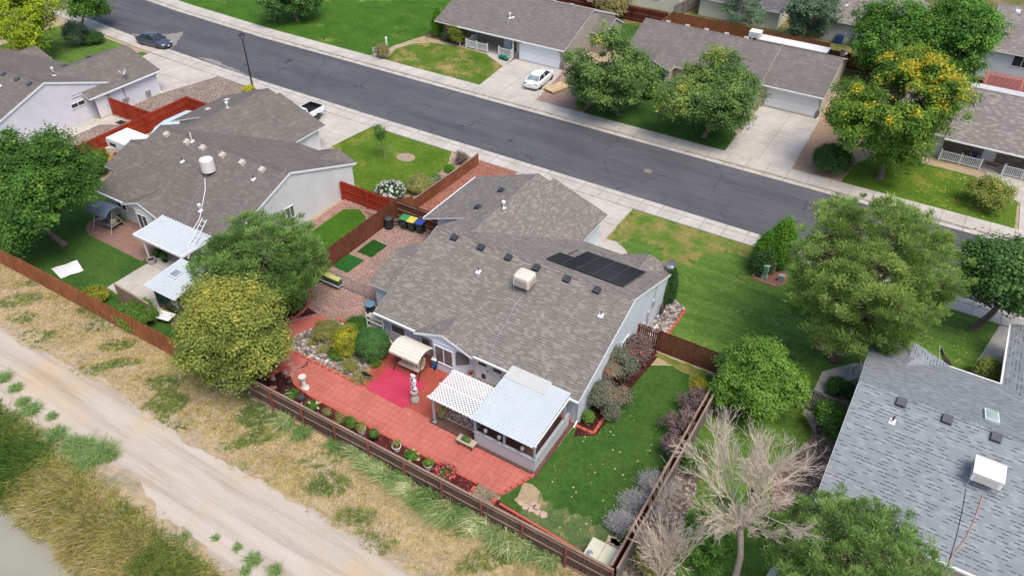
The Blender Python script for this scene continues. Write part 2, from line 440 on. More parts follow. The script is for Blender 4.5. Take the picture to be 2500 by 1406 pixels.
# dirt track beside the canal
t = NT('pale_dirt'); w = t.coord('World')
n = t.noise(w, .5, 6, .6, stretch=(.18, 1, 1)); n1 = t.noise(w, .25, 4); n2 = t.noise(w, 9, 4, .7); n3 = t.noise(w, 1.5, 5, .6, stretch=(.06, 1, 1)); n5 = t.noise(w, 30, 2, .7)
col = t.ramp(n, [(.3, sc(190, 177, 163)), (.5, sc(201, 189, 177)), (.7, sc(211, 201, 192))])
col = t.mix(col, sc(208, 184, 150), t.ramp(n1, [(.5, (0, 0, 0, 1)), (.68, (.7, .7, .7, 1))]))
col = t.mix(col, t.ramp(n3, [(.36, (.82, .8, .78, 1)), (.5, (1.0, 1.0, 1.0, 1)), (.66, (1.08, 1.08, 1.08, 1))]), 1.0, 'MULTIPLY')
col = t.mix(col, t.ramp(n2, [(.3, (.9, .9, .89, 1)), (.7, (1.07, 1.07, 1.07, 1))]), 1.0, 'MULTIPLY')
col = t.mix(col, t.ramp(n5, [(.3, (.9, .89, .88, 1)), (.72, (1.08, 1.08, 1.08, 1))]), 1.0, 'MULTIPLY')
t.bump(t.math('ADD', n2, n3), .35, .05)
DIRT = t.done(col, .95, 0, .1)
R_ = np.random.default_rng(5)
xs_ = np.arange(-130, 30, .16)
def wob(n, seed):
    R2 = np.random.default_rng(seed); o = np.zeros(n)
    for wdt, am in ((60, .5), (24, .4), (9, .22), (3, .09)):
        k = np.hanning(wdt+2); k /= np.sqrt((k**2).sum()); o += am*.3*np.convolve(R2.normal(size=n+wdt*2), k, 'same')[wdt:wdt+n]
    return o
nzN = wob(len(xs_), 5); nzS = wob(len(xs_), 6)*1.5
N_ = [(x, 15.6+a) for x, a in zip(xs_, nzN)]
S_ = [(x, (11.9 if x < -33 else 11.9-(x+33)*.12 if x < -24 else 10.8)+a) for x, a in zip(xs_, nzS)]
b = MB()
for q in range(len(xs_)-1):
    b.poly([(S_[q][0], S_[q][1], .004), (S_[q+1][0], S_[q+1][1], .004), (N_[q+1][0], N_[q+1][1], .004), (N_[q][0], N_[q][1], .004)])
struct(b, 'dirt_road', DIRT)

# street
t = NT('asphalt'); w = t.coord('World')
n = t.noise(w, .5, 5, .6, stretch=(.12, 1, 1)); n2 = t.noise(w, 30, 3, .8); n3 = t.noise(w, .22, 4); n4 = t.noise(w, 3.2, 4, .6, stretch=(.15, 1, 1))
col = t.ramp(n, [(.3, sc(84, 84, 89)), (.7, sc(102, 102, 107))])
col = t.mix(col, t.ramp(n4, [(.35, (.88, .88, .88, 1)), (.65, (1.1, 1.1, 1.1, 1))]), 1.0, 'MULTIPLY')
col = t.mix(col, t.ramp(n3, [(.3, (.9, .9, .92, 1)), (.7, (1.08, 1.08, 1.06, 1))]), 1.0, 'MULTIPLY')
col = t.mix(col, t.ramp(n2, [(.25, (.8, .8, .8, 1)), (.75, (1.22, 1.22, 1.22, 1))]), 1.0, 'MULTIPLY')
vo = t.new('TexVoronoi', feature='DISTANCE_TO_EDGE'); vo.inputs['Scale'].default_value = .16
mp = t.new('Mapping'); mp.inputs['Scale'].default_value = (.9, .55, 1); t.L(w, mp.inputs[0])
nv = t.new('TexNoise'); nv.inputs['Scale'].default_value = .9; nv.inputs['Detail'].default_value = 5; t.L(w, nv.inputs['Vector'])
va = t.new('VectorMath', operation='ADD'); vs = t.new('VectorMath', operation='SCALE'); vs.inputs['Scale'].default_value = .9
t.L(nv.outputs['Color'], vs.inputs[0]); t.L(mp.outputs[0], va.inputs[0]); t.L(vs.outputs[0], va.inputs[1]); t.L(va.outputs[0], vo.inputs['Vector'])
crk = t.math('LESS_THAN', vo.outputs['Distance'], .004)
col = t.mix(col, sc(52, 52, 58), t.math('MULTIPLY', crk, t.ramp(t.noise(w, .6, 3), [(.45, (0, 0, 0, 1)), (.55, (.75, .75, .75, 1))])))
t.bump(n2, .4, .01)
ASPH = t.done(col, .9, 0, .3)
near = [(-200, 66), (-130, 59.6), (-110, 57.4), (-91, 55.6), (-82, 54.9), (-74, 54.5), (-65, 54.15), (-50, 54.0), (60, 54.0)]
far = [(60, 63.25), (-60, 63.25), (-74, 63.7), (-86, 64.4), (-99, 65.3), (-120, 68.6), (-200, 82)]
far = [(60, 63.25), (-74, 63.35), (-90, 64.1), (-99.5, 65.0), (-120, 67.6), (-200, 78)]
sheet('road', near+far, .004, ASPH)
t = NT('concrete'); w = t.coord('World')
n = t.noise(w, .5, 4); n2 = t.noise(w, 12, 4, .7); n3 = t.noise(w, 2.2, 4)
col = t.ramp(n, [(.3, sc(188, 181, 173)), (.7, sc(212, 205, 197))])
col = t.mix(col, t.ramp(n3, [(.3, (.92, .91, .9, 1)), (.65, (1.04, 1.04, 1.04, 1))]), 1.0, 'MULTIPLY')
col = t.mix(col, t.ramp(n2, [(.3, (.9, .9, .9, 1)), (.7, (1.07, 1.07, 1.07, 1))]), 1.0, 'MULTIPLY')
t.bump(n2, .15, .01); CONC = t.done(col, .9, 0, .25)
GROOVE = plain('joint', sc(130, 124, 118), .9, .1)
def offs(line, d): return [(x, y+d) for x, y in line]
def slabrow(name, line, d0, d1, z, h, joint=1.83):
    "strip of concrete that follows a kerb line, with its joints"
    b = MB(); b.k = 0
    for q in range(len(line)-1):
        (xa, ya), (xb, yb) = line[q], line[q+1]
        pa = [(xa, ya+d0), (xb, yb+d0), (xb, yb+d1), (xa, ya+d1)]
        b.prism(pa, z, z+h)
    o = struct(b, name, CONC); return o
nearL = near; farL = far[::-1]
slabrow('kerb', nearL, -.62, .0, -.01, .03); slabrow('kerb', nearL, -.76, -.62, -.01, .13)
slabrow('sidewalk', nearL, -1.95, -.76, -.01, .115)
slabrow('kerb', farL, 0, .62, -.01, .03); slabrow('kerb', farL, .62, .76, -.01, .13)
slabrow('sidewalk', farL, .76, 2.5, -.01, .115)
b = MB()
def yat(line, x):
    for (xa, ya), (xb, yb) in zip(line, line[1:]):
        if xa <= x <= xb: return ya+(yb-ya)*(x-xa)/(xb-xa)
    return line[-1][1]
for q in range(75):
    x = -118+q*1.83; y = yat(nearL, x); b.box(x, x+.035, y-1.95, y-.0, .1, .1085 if True else 0)
    y = yat(farL, x); b.box(x, x+.035, y+.0, y+2.5, .1, .1085)
for ln, s in ((nearL, -1), (farL, 1)):
    for (xa, ya), (xb, yb) in zip(ln, ln[1:]):
        b.hexa([(xa, ya+s*.78, .1), (xb, yb+s*.78, .1), (xb, yb+s*.815, .1), (xa, ya+s*.815, .1)] if s > 0 else [(xa, ya-.815, .1), (xb, yb-.815, .1), (xb, yb-.78, .1), (xa, ya-.78, .1)],
               [(xa, ya+s*.78, .109), (xb, yb+s*.78, .109), (xb, yb+s*.815, .109), (xa, ya+s*.815, .109)] if s > 0 else [(xa, ya-.815, .109), (xb, yb-.815, .109), (xb, yb-.78, .109), (xa, ya-.78, .109)])
struct(b, 'sidewalk_joints', GROOVE)
# leaf litter and grit in the gutter
GRIT = mulch('gutter_grit', sc(120, 96, 70), sc(150, 118, 84), sc(190, 150, 90), 20)
def ribbon(name, line, y0, w0, z, mat, x0, x1, seed, step=.35):
    R2 = np.random.default_rng(seed); b = MB(); x = x0; pw = 0
    while x < x1:
        wv = max(.02, w0*(R2.random()*1.2)); y = yat(line, x)+y0
        b.poly([(x, y-pw/2, z), (x+step, y-wv/2, z), (x+step, y+wv/2, z), (x, y+pw/2, z)]); pw = wv; x += step
    return struct(b, name, mat)
ribbon('gutter_litter', farL, .58, .09, .0235, GRIT, -70, 14, 3); ribbon('gutter_litter', nearL, -.58, .06, .0235, GRIT, -70, 14, 4)
# patches of sand on the asphalt at the driveways
SAND = t = NT('washed_sand'); w = t.coord('World'); n = t.noise(w, 3, 4)
SAND = t.done(t.ramp(n, [(.3, sc(132, 128, 124)), (.7, sc(160, 154, 148))]), .95)
sheet('sand_wash', [(-88.3, 55.7), (-83.6, 55.3), (-80.0, 55.0), (-80.8, 56.2), (-82.6, 58.6), (-83.4, 59.6), (-84.0, 58.2), (-85.6, 56.8)], .008, SAND, .08, .4, 3)
sheet('sand_wash', [(-75.6, 54.9), (-72, 54.6), (-66.4, 54.35), (-70, 54.9), (-73.8, 55.5)], .008, SAND, .07, .4, 4)
# manhole
b = MB(); b.lathe((-20.9, 58.6, 0), [(.42, .0), (.42, .012)], 20); cover = thing('manhole_cover', 'round rusty steel manhole cover set in the asphalt street', 'manhole', (-20.9, 58.6, 0))
b.build('frame', plain('rusty_ring', sc(120, 112, 108), .8, .2), cover)
b = MB(); b.lathe((-20.9, 58.6, 0), [(.33, .012), (.33, .018)], 20); b.build('lid', plain('rusty_lid', sc(140, 126, 122), .8, .25, 14), cover)

# driveways and paths
def drive(pts, name='driveway', z=.006, joints=(), h=.03):
    b = MB(); b.prism(pts, -.01, z+h); o = struct(b, name, CONC)
    if joints:
        b = MB()
        for (x0, y0, x1, y1) in joints: b.box(min(x0, x1)-.018, max(x0, x1)+.018, min(y0, y1)-.018, max(y0, y1)+.018, z+h-.01, z+h+.004)
        struct(b, name+'_joints', GROOVE)
    return o
drive([(-30.7, 45), (-19.5, 42.7), (-19.5, 52.06), (-30.7, 52.06)], joints=[(-25, 46, -25, 52), (-30.6, 49, -19.6, 49), (-19.55, 46, -25, 46)])
drive([(-60.2, 45), (-48.05, 45), (-48.05, 47.2), (-47.5, 52.06), (-60.2, 52.3)], joints=[(-54, 46, -54, 52), (-60, 49, -48, 49)])
drive([(-80.6, 46), (-71.1, 46), (-69.4, 52.5), (-81.2, 52.8)], joints=[(-75.6, 46.8, -75.6, 52.5), (-80.5, 49.5, -70.5, 49.5)])
drive([(-44.6, 74.3), (-38.0, 74.3), (-36.75, 65.72), (-43.85, 65.72)], joints=[(-41, 66, -41, 74), (-44.4, 70, -37.6, 70)])
drive([(-16.3, 77.4), (-10.3, 77.4), (-9.95, 65.72), (-16.25, 65.72)], joints=[(-13.1, 66, -13.1, 77), (-16.2, 71.5, -10.1, 71.5)])
drive([(-48.0, 73.7), (-44.4, 71.7), (-44.4, 76), (-52, 78), (-52, 74.5), (-47.9, 74.4)], 'path')
drive([(5.2, 75), (5.5, 72.6), (8.3, 70.5), (8.5, 65.72), (10, 65.72), (9.9, 72), (9, 75), (9, 78), (1, 78), (1, 75.2)], 'path')
drive([(-48.05, 44.9), (-45.7, 46.3), (-45.9, 44.8), (-45.2, 43.2), (-46.2, 42.5), (-48.1, 42.5)], 'path')
# curved walk from the driveway to the front porch of the centre house
drive([(-19.5, 46.9), (-18.6, 47.0), (-17.6, 46.4), (-16.6, 45.3), (-16.2, 44), (-16.2, 42.3), (-19.5, 42.3)], 'path')
drive([(-1.1, 39.2), (-1.07, 40.85), (.5, 42.75), (1.3, 43.1), (6, 43.4), (6, 41), (1.2, 41.7), (-.3, 39.6), (-.3, 36.5), (-.16, 35.4), (-1.2, 36.6)], 'path', joints=[(.3, 41, .3, 42.4)])
drive([(4.4, 43.6), (8.2, 43.6), (8.2, 45.6), (9.6, 52), (8.3, 52), (7, 45.4), (4.4, 44.6)], 'path')
drive([(.45, 28.45), (1.8, 28.5), (1.8, 22), (-.2, 22), (.25, 25.6)], 'path')
drive([(-71.95, 30), (-70.3, 30), (-70.2, 38.2), (-68.6, 39.2), (-68.9, 40.1), (-71.1, 40.1), (-71.1, 38.9), (-72, 38.8)], 'path')
drive([(-47.43, 22.2), (-47.3, 28.6), (-41, 28.6), (-41, 22.2)], 'patio_slab', joints=[(-47.3, 25.7, -41, 25.7)])

# lawns
G1 = lawn('lawn_grass', srgb(84, 120, 50, K), srgb(106, 138, 62, K), dry=srgb(156, 140, 84, K), dryf=.10, stripe=1)
G2 = lawn('patchy_lawn', srgb(74, 108, 34, K), srgb(104, 130, 46, K), dry=srgb(172, 148, 98, K), dryf=.36)
G3 = lawn('lush_lawn', srgb(62, 98, 42, K), srgb(80, 116, 50, K))
G4 = lawn('yellowing_lawn', srgb(80, 112, 32, K), srgb(104, 134, 44, K), dry=srgb(144, 142, 66, K), dryf=.24)
G5 = lawn('park_grass', srgb(60, 100, 32, K), srgb(82, 122, 40, K), dry=srgb(150, 150, 80, K), dryf=.08)
sheet('lawn', [(-19.4, 47.0), (-18.5, 47.1), (-17.4, 46.4), (-16.45, 45.3), (-16.0, 43.4), (-12.4, 43.0), (-12.0, 37.1), (-7, 37.1), (-6.3, 33), (-6.3, 20.3), (3.0, 20.3), (3.0, 28), (.8, 28.6), (.8, 43.2), (4, 43.6), (30, 46), (30, 52.1), (-19.4, 52.1)], .012, G1, .02, .7, 2)
DRYP = lawn('dry_patch', srgb(136, 134, 72, K), srgb(160, 146, 90, K), dry=srgb(92, 128, 48, K), dryf=.5, dsc=.6)
sheet('dry_lawn', [(-19.3, 47.4), (-18.4, 47.3), (-17, 48), (-15.2, 48.3), (-14.5, 46.6), (-13.2, 46.2), (-12.6, 48.2), (-11.0, 50.2), (-7.8, 50.6), (-6.5, 51.2), (-6.5, 52.05), (-19.35, 52.05)], .016, DRYP, .3, .22, 8)
sheet('lawn', [(-12.4, 34.5), (-9, 36.6), (-6.6, 36.8), (-6.35, 20.4), (-13.4, 20.4), (-13.6, 21.8), (-12.7, 24), (-12.55, 28.6)], .014, G3, .02, .5, 3)
PALE = lawn('pale_grass', srgb(92, 116, 70, K), srgb(112, 132, 84, K), dry=srgb(168, 150, 110, K), dryf=.25, dsc=.9)
sheet('thin_grass', [(-12.3, 21.2), (-11, 20.9), (-8.2, 20.9), (-7.1, 21.8), (-7.6, 23.0), (-9.2, 23.0), (-10.8, 22.6), (-12.1, 23.3)], .018, PALE, .16, .3, 4)
SANDY = plain('sandy_soil', sc(178, 158, 126), .95, .15, 3, bump=.5)
sheet('bare_soil', [(-12.9, 23.3), (-12.9, 22.0), (-11.6, 21.8), (-11.5, 22.4), (-12.2, 23.3)], .020, SANDY, .08, .25, 5)
sheet('bare_soil', [(-8.3, 21.2), (-7.1, 20.6), (-6.5, 20.6), (-6.5, 22.6), (-7.2, 22.9), (-7.6, 22.0)], .021, SANDY, .07, .25, 6)
sheet('bare_soil', [(-10.8, 36.9), (-7.3, 36.9), (-7.0, 34.4), (-7.5, 34.2), (-8.3, 35.9), (-10.8, 36.5)], .019, DRYP, .08, .3, 7)
sheet('lawn', [(-47.45, 20.4), (-75, 20.4), (-75, 32), (-66, 33), (-56.2, 30), (-56.2, 28.9), (-47.45, 28.7)], .014, G3, .02, .5, 9)
sheet('lawn', [(-47.4, 20.4), (-47.4, 22.1), (-41.5, 22.1), (-38, 21.5), (-38, 20.4)], .014, G3, .03, .5, 19)
sheet('lawn', [(-39.9, 39.2), (-39.9, 30), (-35.6, 26), (-35.5, 35), (-36.5, 38), (-37.6, 39.3), (-38.8, 39.9)], .014, lawn('green_lawn', srgb(64, 106, 28, K), srgb(82, 122, 36, K)), .0)
def arc(cx, cy, r, a0, a1, n=10, ry=None): return [(cx+r*math.cos(math.radians(a0+(a1-a0)*q/n)), cy+(ry or r)*math.sin(math.radians(a0+(a1-a0)*q/n))) for q in range(n+1)]
LB = [(-48.1, 46.9), (-47.45, 52.05), (-37.9, 52.05), (-36.9, 50.0), (-36.3, 46.4), (-36.8, 43.8), (-38.5, 42.9), (-41.4, 42.0), (-45.3, 43.2), (-45.8, 44.8), (-45.9, 46.1), (-47.0, 46.9)]
sheet('lawn', LB, .014, G4, .02, .5, 10)
sheet('lawn', [(-98, 47), (-98, 54.2), (-90, 53.0), (-85.5, 52.8), (-83.0, 48.8), (-81.4, 48.2), (-81.4, 44), (-98, 44)], .014, G1, .02)
sheet('lawn', [(-82.3, 52.6), (-80.9, 52.6), (-76.5, 52.2), (-76.9, 50.7), (-80.9, 48.9), (-82.8, 50.6)], .018, G1, .02)
sheet('lawn', [(-160, 74), (-120, 70.2), (-99.5, 67.6), (-90, 66.7), (-74, 65.95), (-59.3, 65.85), (-58.6, 67.6), (-58.8, 70.0), (-57.7, 74.1), (-57.3, 79), (-57.3, 140), (-160, 140)], .014, G5, .02, .8, 12)
sheet('lawn', [(-56.95, 66.3), (-56.9, 65.8), (-43.9, 65.75), (-44.5, 71.6), (-47.9, 73.6), (-51.2, 73.9), (-55.6, 73.2), (-57.2, 71.6), (-57.9, 69.3)], .014, G2, .02, .5, 13)
sheet('lawn', [(-31.3, 65.8), (-16.3, 65.75), (-16.4, 69.9), (-20, 74), (-26.4, 74), (-31.2, 71)], .014, G3, .02, .5, 14)
sheet('lawn', [(-5.6, 65.8), (8.2, 65.8), (8.1, 70.6), (5.3, 72.6), (4.4, 73.5), (0, 73.5), (-2.2, 75.6), (-5.2, 70.2)], .014, G4, .02, .5, 15)
sheet('lawn', [(-36.4, 83), (-32.6, 83), (-32.6, 91.8), (-52, 91.8), (-52, 84), (-37, 84)], .014, G3, .03)
PINK = gravel('pink_gravel', [sc(160, 118, 108), sc(190, 146, 134), sc(206, 164, 152), sc(226, 198, 188)], 17)
PINK2 = gravel('dusty_pink_gravel', [sc(164, 130, 118), sc(190, 154, 142), sc(208, 174, 162), sc(222, 198, 188)], 17)
TANG = gravel('tan_gravel', [sc(130, 114, 104), sc(168, 150, 138), sc(186, 168, 156), sc(208, 194, 184)], 11)
REDR = gravel('red_gravel', [sc(150, 92, 76), sc(186, 122, 104), sc(204, 140, 122), sc(214, 164, 146)], 16)
RIVER = gravel('river_rock', [sc(110, 100, 98), sc(165, 152, 148), sc(200, 190, 186), sc(236, 230, 226)], 5)
sheet('gravel_bed', [(-35.3, 28.7), (-35.3, 40.5), (-26, 40.5), (-26, 28.7)], .008, PINK2)
sheet('gravel_bed', [(-34.7, 40.5), (-34.7, 52.02), (-30.75, 52.02), (-30.75, 40.5)], .0085, REDR)
sheet('gravel_bed', [(-35.2, 26.3), (-35.2, 28.7), (-27, 28.7), (-27.0, 27.8), (-32.5, 27.8), (-33.0, 27.0)], .0085, PINK)
sheet('gravel_bed', [(-71.1, 40.2), (-71.1, 46.0), (-69.4, 52.4), (-60.4, 52.2), (-60.4, 46), (-61, 44.7), (-64.6, 44.7), (-64.7, 40.6)], .009, TANG)
sheet('gravel_bed', [(-71.0, 31), (-64.9, 31), (-64.9, 40.2), (-68.6, 40.2), (-68.6, 39.1), (-70.2, 38.2)], .0095, TANG)
sheet('gravel_bed', [(-37.2, 65.75), (-37.9, 74), (-33.4, 74), (-33.2, 65.75)], .009, PINK2)
sheet('soil_bed', [(-33.2, 65.75), (-33.4, 74), (-30.9, 74), (-31.2, 71), (-31.3, 65.75)], .0095, plain('brown_soil', sc(160, 126, 100), .95, .15, 2, bump=.5))
sheet('soil_bed', [(-10.0, 65.75), (-10.3, 80), (-5, 80), (-5.1, 70.2), (-5.6, 65.75)], .009, plain('orange_soil', sc(178, 146, 120), .95, .12, 2, bump=.5))
sheet('gravel_bed', [(-40.9, 30), (-40.9, 41), (-35.6, 41), (-35.6, 30)], .007, PINK)
sheet('soil_bed', [(-38.4, 39.9), (-35.6, 40.2), (-35.6, 37.9), (-36.8, 38.9), (-37.8, 39.6)], .010, plain('dark_soil', sc(120, 96, 84), .95, .2, 3, bump=.5), .06, .3)
MUL = mulch('red_mulch', sc(66, 30, 30), sc(96, 46, 44), sc(150, 110, 100))
MULD = mulch('dark_mulch', sc(54, 28, 28), sc(80, 42, 40), sc(130, 96, 86))
sheet('mulch_bed', [(-36.0, 20.25), (-36.0, 30.0), (-33.6, 28.2), (-32.6, 28.0), (-34.2, 26), (-34.6, 24.6), (-34, 23.2), (-32.2, 22.7), (-29.5, 22.5), (-28.6, 22.2), (-14.9, 21.95), (-14.95, 20.25)], .009, MULD)
sheet('mulch_bed', [(-28.6, 22.1), (-15.1, 21.95), (-15.1, 20.25), (-28.6, 20.25)], .0115, MUL)
sheet('mulch_bed', [(-13.65, 21.55), (-7.2, 20.95), (-7.0, 20.25), (-13.65, 20.25)], .0225, MUL)
sheet('gravel_bed', [(-15.1, 21.9), (-13.7, 21.9), (-13.7, 20.25), (-15.1, 20.25)], .012, gravel('pea_gravel', [sc(130, 116, 96), sc(170, 154, 130), sc(196, 182, 160)], 16))
PATM = pavers('red_pavers', sc(206, 122, 110), sc(198, 114, 102), sc(158, 82, 72), .41, .1)
REDC = plain('red_stained_concrete', sc(196, 106, 96), .85, .1, 1.2, bump=.2)
REDD = pavers('red_brick_pavers', sc(190, 98, 82), sc(178, 88, 74), sc(150, 74, 64), .22, .15)
PAT = [(-29.6, 22.45), (-28.9, 22.2), (-27.5, 21.98), (-15.3, 21.9), (-13.85, 21.85), (-12.75, 24.1), (-12.75, 24.3), (-19.9, 24.3), (-30.4, 24.3), (-29.9, 23.0)]
sheet('patio', PAT, .016, PATM)
sheet('patio', [(-25.9, 24.3), (-25.9, 28.8), (-12.9, 28.8), (-12.9, 24.3)], .0165, REDD)
walk = [(-32.25, 28.0), (-33.2, 26.9), (-33.7, 25.8), (-33.75, 24.9), (-33.3, 24.0), (-32.4, 23.4), (-31.0, 23.0), (-29.9, 23.0), (-30.35, 24.3), (-31.4, 24.4), (-32.1, 24.9), (-32.3, 25.6), (-32.05, 26.3), (-31.2, 27.5), (-31.1, 28.0)]
sheet('patio', walk, .0175, REDC)
isl = [(-31.35, 27.9), (-31.9, 26.6), (-32.15, 25.6), (-31.95, 24.95), (-31.4, 24.55), (-30.4, 24.45), (-26.1, 24.45), (-26.1, 28.6), (-29.2, 28.6), (-31.2, 28.4)]
sheet('river_rock_bed', isl, .019, RIVER)
sheet('concrete_pad', [(-19.9, 27.5), (-17.6, 27.5), (-17.6, 28.8), (-19.9, 28.8)], .022, plain('worn_concrete', sc(176, 166, 148), .9, .15, 2))
# beds behind and beside the other houses
sheet('paver_bed', arc(-53.5, 27.2, 2.6, 90, 250, 10, 1.6)+[(-48, 25.6), (-48, 28.5)], .018, plain('brown_pavers', sc(150, 118, 106), .9, .15, 3, bump=.4))
sheet('soil_bed', [(-40.8, 30), (-36, 30), (-36, 20.3), (-44.5, 20.3), (-44.4, 22.2), (-41, 22.2), (-41, 29)], .006, plain('olive_brown_soil', sc(116, 104, 80), .95, .2, 2, bump=.5))  # mottled olive-brown soil
sheet('gravel_bed', [(-.4, 28), (1.2, 28.2), (1.2, 41.5), (-.3, 39.3), (-.3, 34), (-1.6, 31)], .0165, gravel('brown_gravel', [sc(140, 116, 102), sc(176, 152, 136), sc(206, 188, 176)], 7))
sheet('gravel_bed', [(-6.2, 20.3), (-6.2, 31), (-5.2, 31), (-4.6, 27), (-4.4, 24), (-3.2, 21), (-2.4, 20.3)], .0165, gravel('grey_rock_mulch', [sc(120, 100, 90), sc(160, 142, 130), sc(206, 196, 188)], 6), .08, .3)
sheet('soil_bed', [(-12.5, 28.9), (-12.5, 36.9), (-10.6, 36.9), (-10.9, 33.5), (-11.1, 28.4), (-12.2, 27.6)], .017, MULD)
sheet('rock_bed', [(-12.4, 37.1), (-12.4, 42.9), (-10.9, 42.2), (-11.0, 37.1)], .018, RIVER)
sheet('soil_bed', [at(1836, 680)[:2], at(1850, 655)[:2], at(1890, 650)[:2], at(1925, 672)[:2], at(1915, 695)[:2], at(1893, 702)[:2]], .018, plain('reddish_soil', sc(150, 104, 88), .95, .2, 3, bump=.5))
sheet('needle_litter', arc(-1.2, 43.4, 1.2, 0, 360, 16, .8), .0185, plain('needle_litter', sc(128, 102, 78), .95, .2, 3, bump=.5), .12, .3)
sheet('soil_bed', [(-57.6, 74.3), (-51.2, 74.4), (-51.2, 76.5), (-57.3, 79)], .016, plain('bed_soil', sc(120, 92, 74), .95, .2, 3, bump=.5))
sheet('soil_bed', arc(-40.9, 49.0, .95, 0, 360, 14, .75), .019, plain('tree_ring_soil', sc(170, 150, 130), .95, .2, 3, bump=.5), .03, .2)
sheet('soil_bed', [(-36.9, 43.6), (-36.3, 46.4), (-36.9, 50), (-37.6, 52.0), (-35.2, 52.0), (-35.2, 42.2), (-36.7, 42.2)], .017, plain('tan_bed', sc(176, 150, 128), .95, .2, 3, bump=.5))
b = MB(); b.box(-250, 100, 88, 180, -.006, -.002); struct(b, 'far_ground', lawn('far_rough_grass', srgb(80, 100, 44, K), srgb(120, 120, 70, K), dry=srgb(150, 130, 96, K), dryf=.4))

# ================================================================== HOUSES
SH_A = shingle('taupe_shingles', sc(137, 130, 124), sc(150, 143, 137), sc(96, 90, 86), .3, .19, .04, .5, .3)
SH_B = shingle('brown_grey_shingles', sc(122, 115, 110), sc(130, 123, 118), sc(106, 99, 95), .42, .19, .07, .3, .2)
SH_G = shingle('blue_grey_shingles', sc(146, 152, 158), sc(154, 160, 166), sc(70, 76, 86), .33, .2, .0, .45, .25)
SH_D = shingle('mauve_shingles', sc(126, 119, 115), sc(135, 128, 123), sc(110, 103, 99), .5, .2, .06, .25, .2)
SH_F = shingle('pinkish_grey_shingles', sc(140, 131, 127), sc(157, 149, 144), sc(108, 100, 97), .4, .2, .05, .4, .3)
SD_A = siding('pale_blue_siding', srgb(214, 222, 232, .88), .13)
SD_B = siding('light_grey_siding', srgb(216, 216, 216, .9), .13)
SD_C = siding('lilac_grey_siding', srgb(220, 218, 226, .88), .13)
SD_D = siding('taupe_siding', sc(176, 166, 158), .13)
SD_E = siding('cream_beige_siding', sc(206, 198, 180), .13)
SD_F = siding('pale_grey_siding', sc(206, 208, 212), .13)
SD_G = siding('greige_siding', sc(186, 184, 178), .13)
SD_H = siding('cream_siding', sc(226, 224, 206), .2)
STN = stone('brown_stone_veneer', (sc(128, 112, 104), sc(160, 146, 136), sc(96, 86, 80)))
GDOOR = siding('garage_door_paint', (.78, .81, .84, 1), .55, .5, .03)
EAVE, SL, T = 2.4, .36, .12

def plane(mb, pts, k=0, t=T, kk=1):
    "roof plane: top face with its thickness"
    mb.k = kk; n = len(mb.v); q = len(pts)
    mb.v += [tuple(p) for p in pts]+[(p[0], p[1], p[2]-t) for p in pts]
    mb.f.append(tuple(range(n, n+q))); mb.m.append(k)
    mb.f.append(tuple(range(n+2*q-1, n+q-1, -1))); mb.m.append(kk)
    for i in range(q):
        j = (i+1) % q; mb.f.append((n+i, n+q+i, n+q+j, n+j)); mb.m.append(kk)
def gab_x(mb, x0, x1, y0, y1, ze=EAVE, sl=SL, cap=True):
    "gable roof, ridge along x"
    ym = (y0+y1)/2; zr = ze+(y1-y0)/2*sl
    plane(mb, [(x0, y0, ze), (x1, y0, ze), (x1, ym, zr), (x0, ym, zr)])
    plane(mb, [(x1, y1, ze), (x0, y1, ze), (x0, ym, zr), (x1, ym, zr)])
    if cap: ridgecap(mb, (x0, ym, zr), (x1, ym, zr), sl)
    return ym, zr
def gab_y(mb, x0, x1, y0, y1, ze=EAVE, sl=SL, cap=True):
    "gable roof, ridge along y"
    xm = (x0+x1)/2; zr = ze+(x1-x0)/2*sl
    plane(mb, [(x0, y1, ze), (x0, y0, ze), (xm, y0, zr), (xm, y1, zr)])
    plane(mb, [(x1, y0, ze), (x1, y1, ze), (xm, y1, zr), (xm, y0, zr)])
    if cap: ridgecap(mb, (xm, y0, zr), (xm, y1, zr), sl)
    return xm, zr
def ridgecap(mb, a, b, sl, w=.16):
    a = Vector(a); b = Vector(b); d = (b-a).normalized(); n_ = int((b-a).length/.26)
    s_ = Vector((-d.y, d.x, 0)).normalized()*w
    for i in range(n_):
        p = a+d*(.26*i+.0); q = a+d*(.26*i+.24)
        for sg in (1, -1):
            o_ = s_*sg; dz = Vector((0, 0, -sl*w))
            up1, up2 = Vector((0, 0, .02)), Vector((0, 0, .034))
            pts = [p+o_+dz+up1, q+o_+dz+up2, q+up2, p+up1]
            if sg > 0: pts = pts[::-1]
            mb.poly(pts, 0)
def gwall_x(mb, x0, x1, y0, y1, zt, sl=SL, xin=None):
    "walls with gables at both ends (ridge along x); y0,y1 wall faces, zt wall height at y0"
    ym = (y0+y1)/2; zr = zt+(y1-y0)/2*sl
    prof = [(y0, -.02), (y0, zt), (ym, zr), (y1, zt), (y1, -.02)]
    mb.loft([[(x, p[0], p[1]) for p in prof] for x in (x0, x1)])
def gwall_y(mb, x0, x1, y0, y1, zt, sl=SL):
    xm = (x0+x1)/2; zr = zt+(x1-x0)/2*sl
    prof = [(x1, -.02), (x1, zt), (xm, zr), (x0, zt), (x0, -.02)]
    mb.loft([[(p[0], y, p[1]) for p in prof] for y in (y0, y1)])
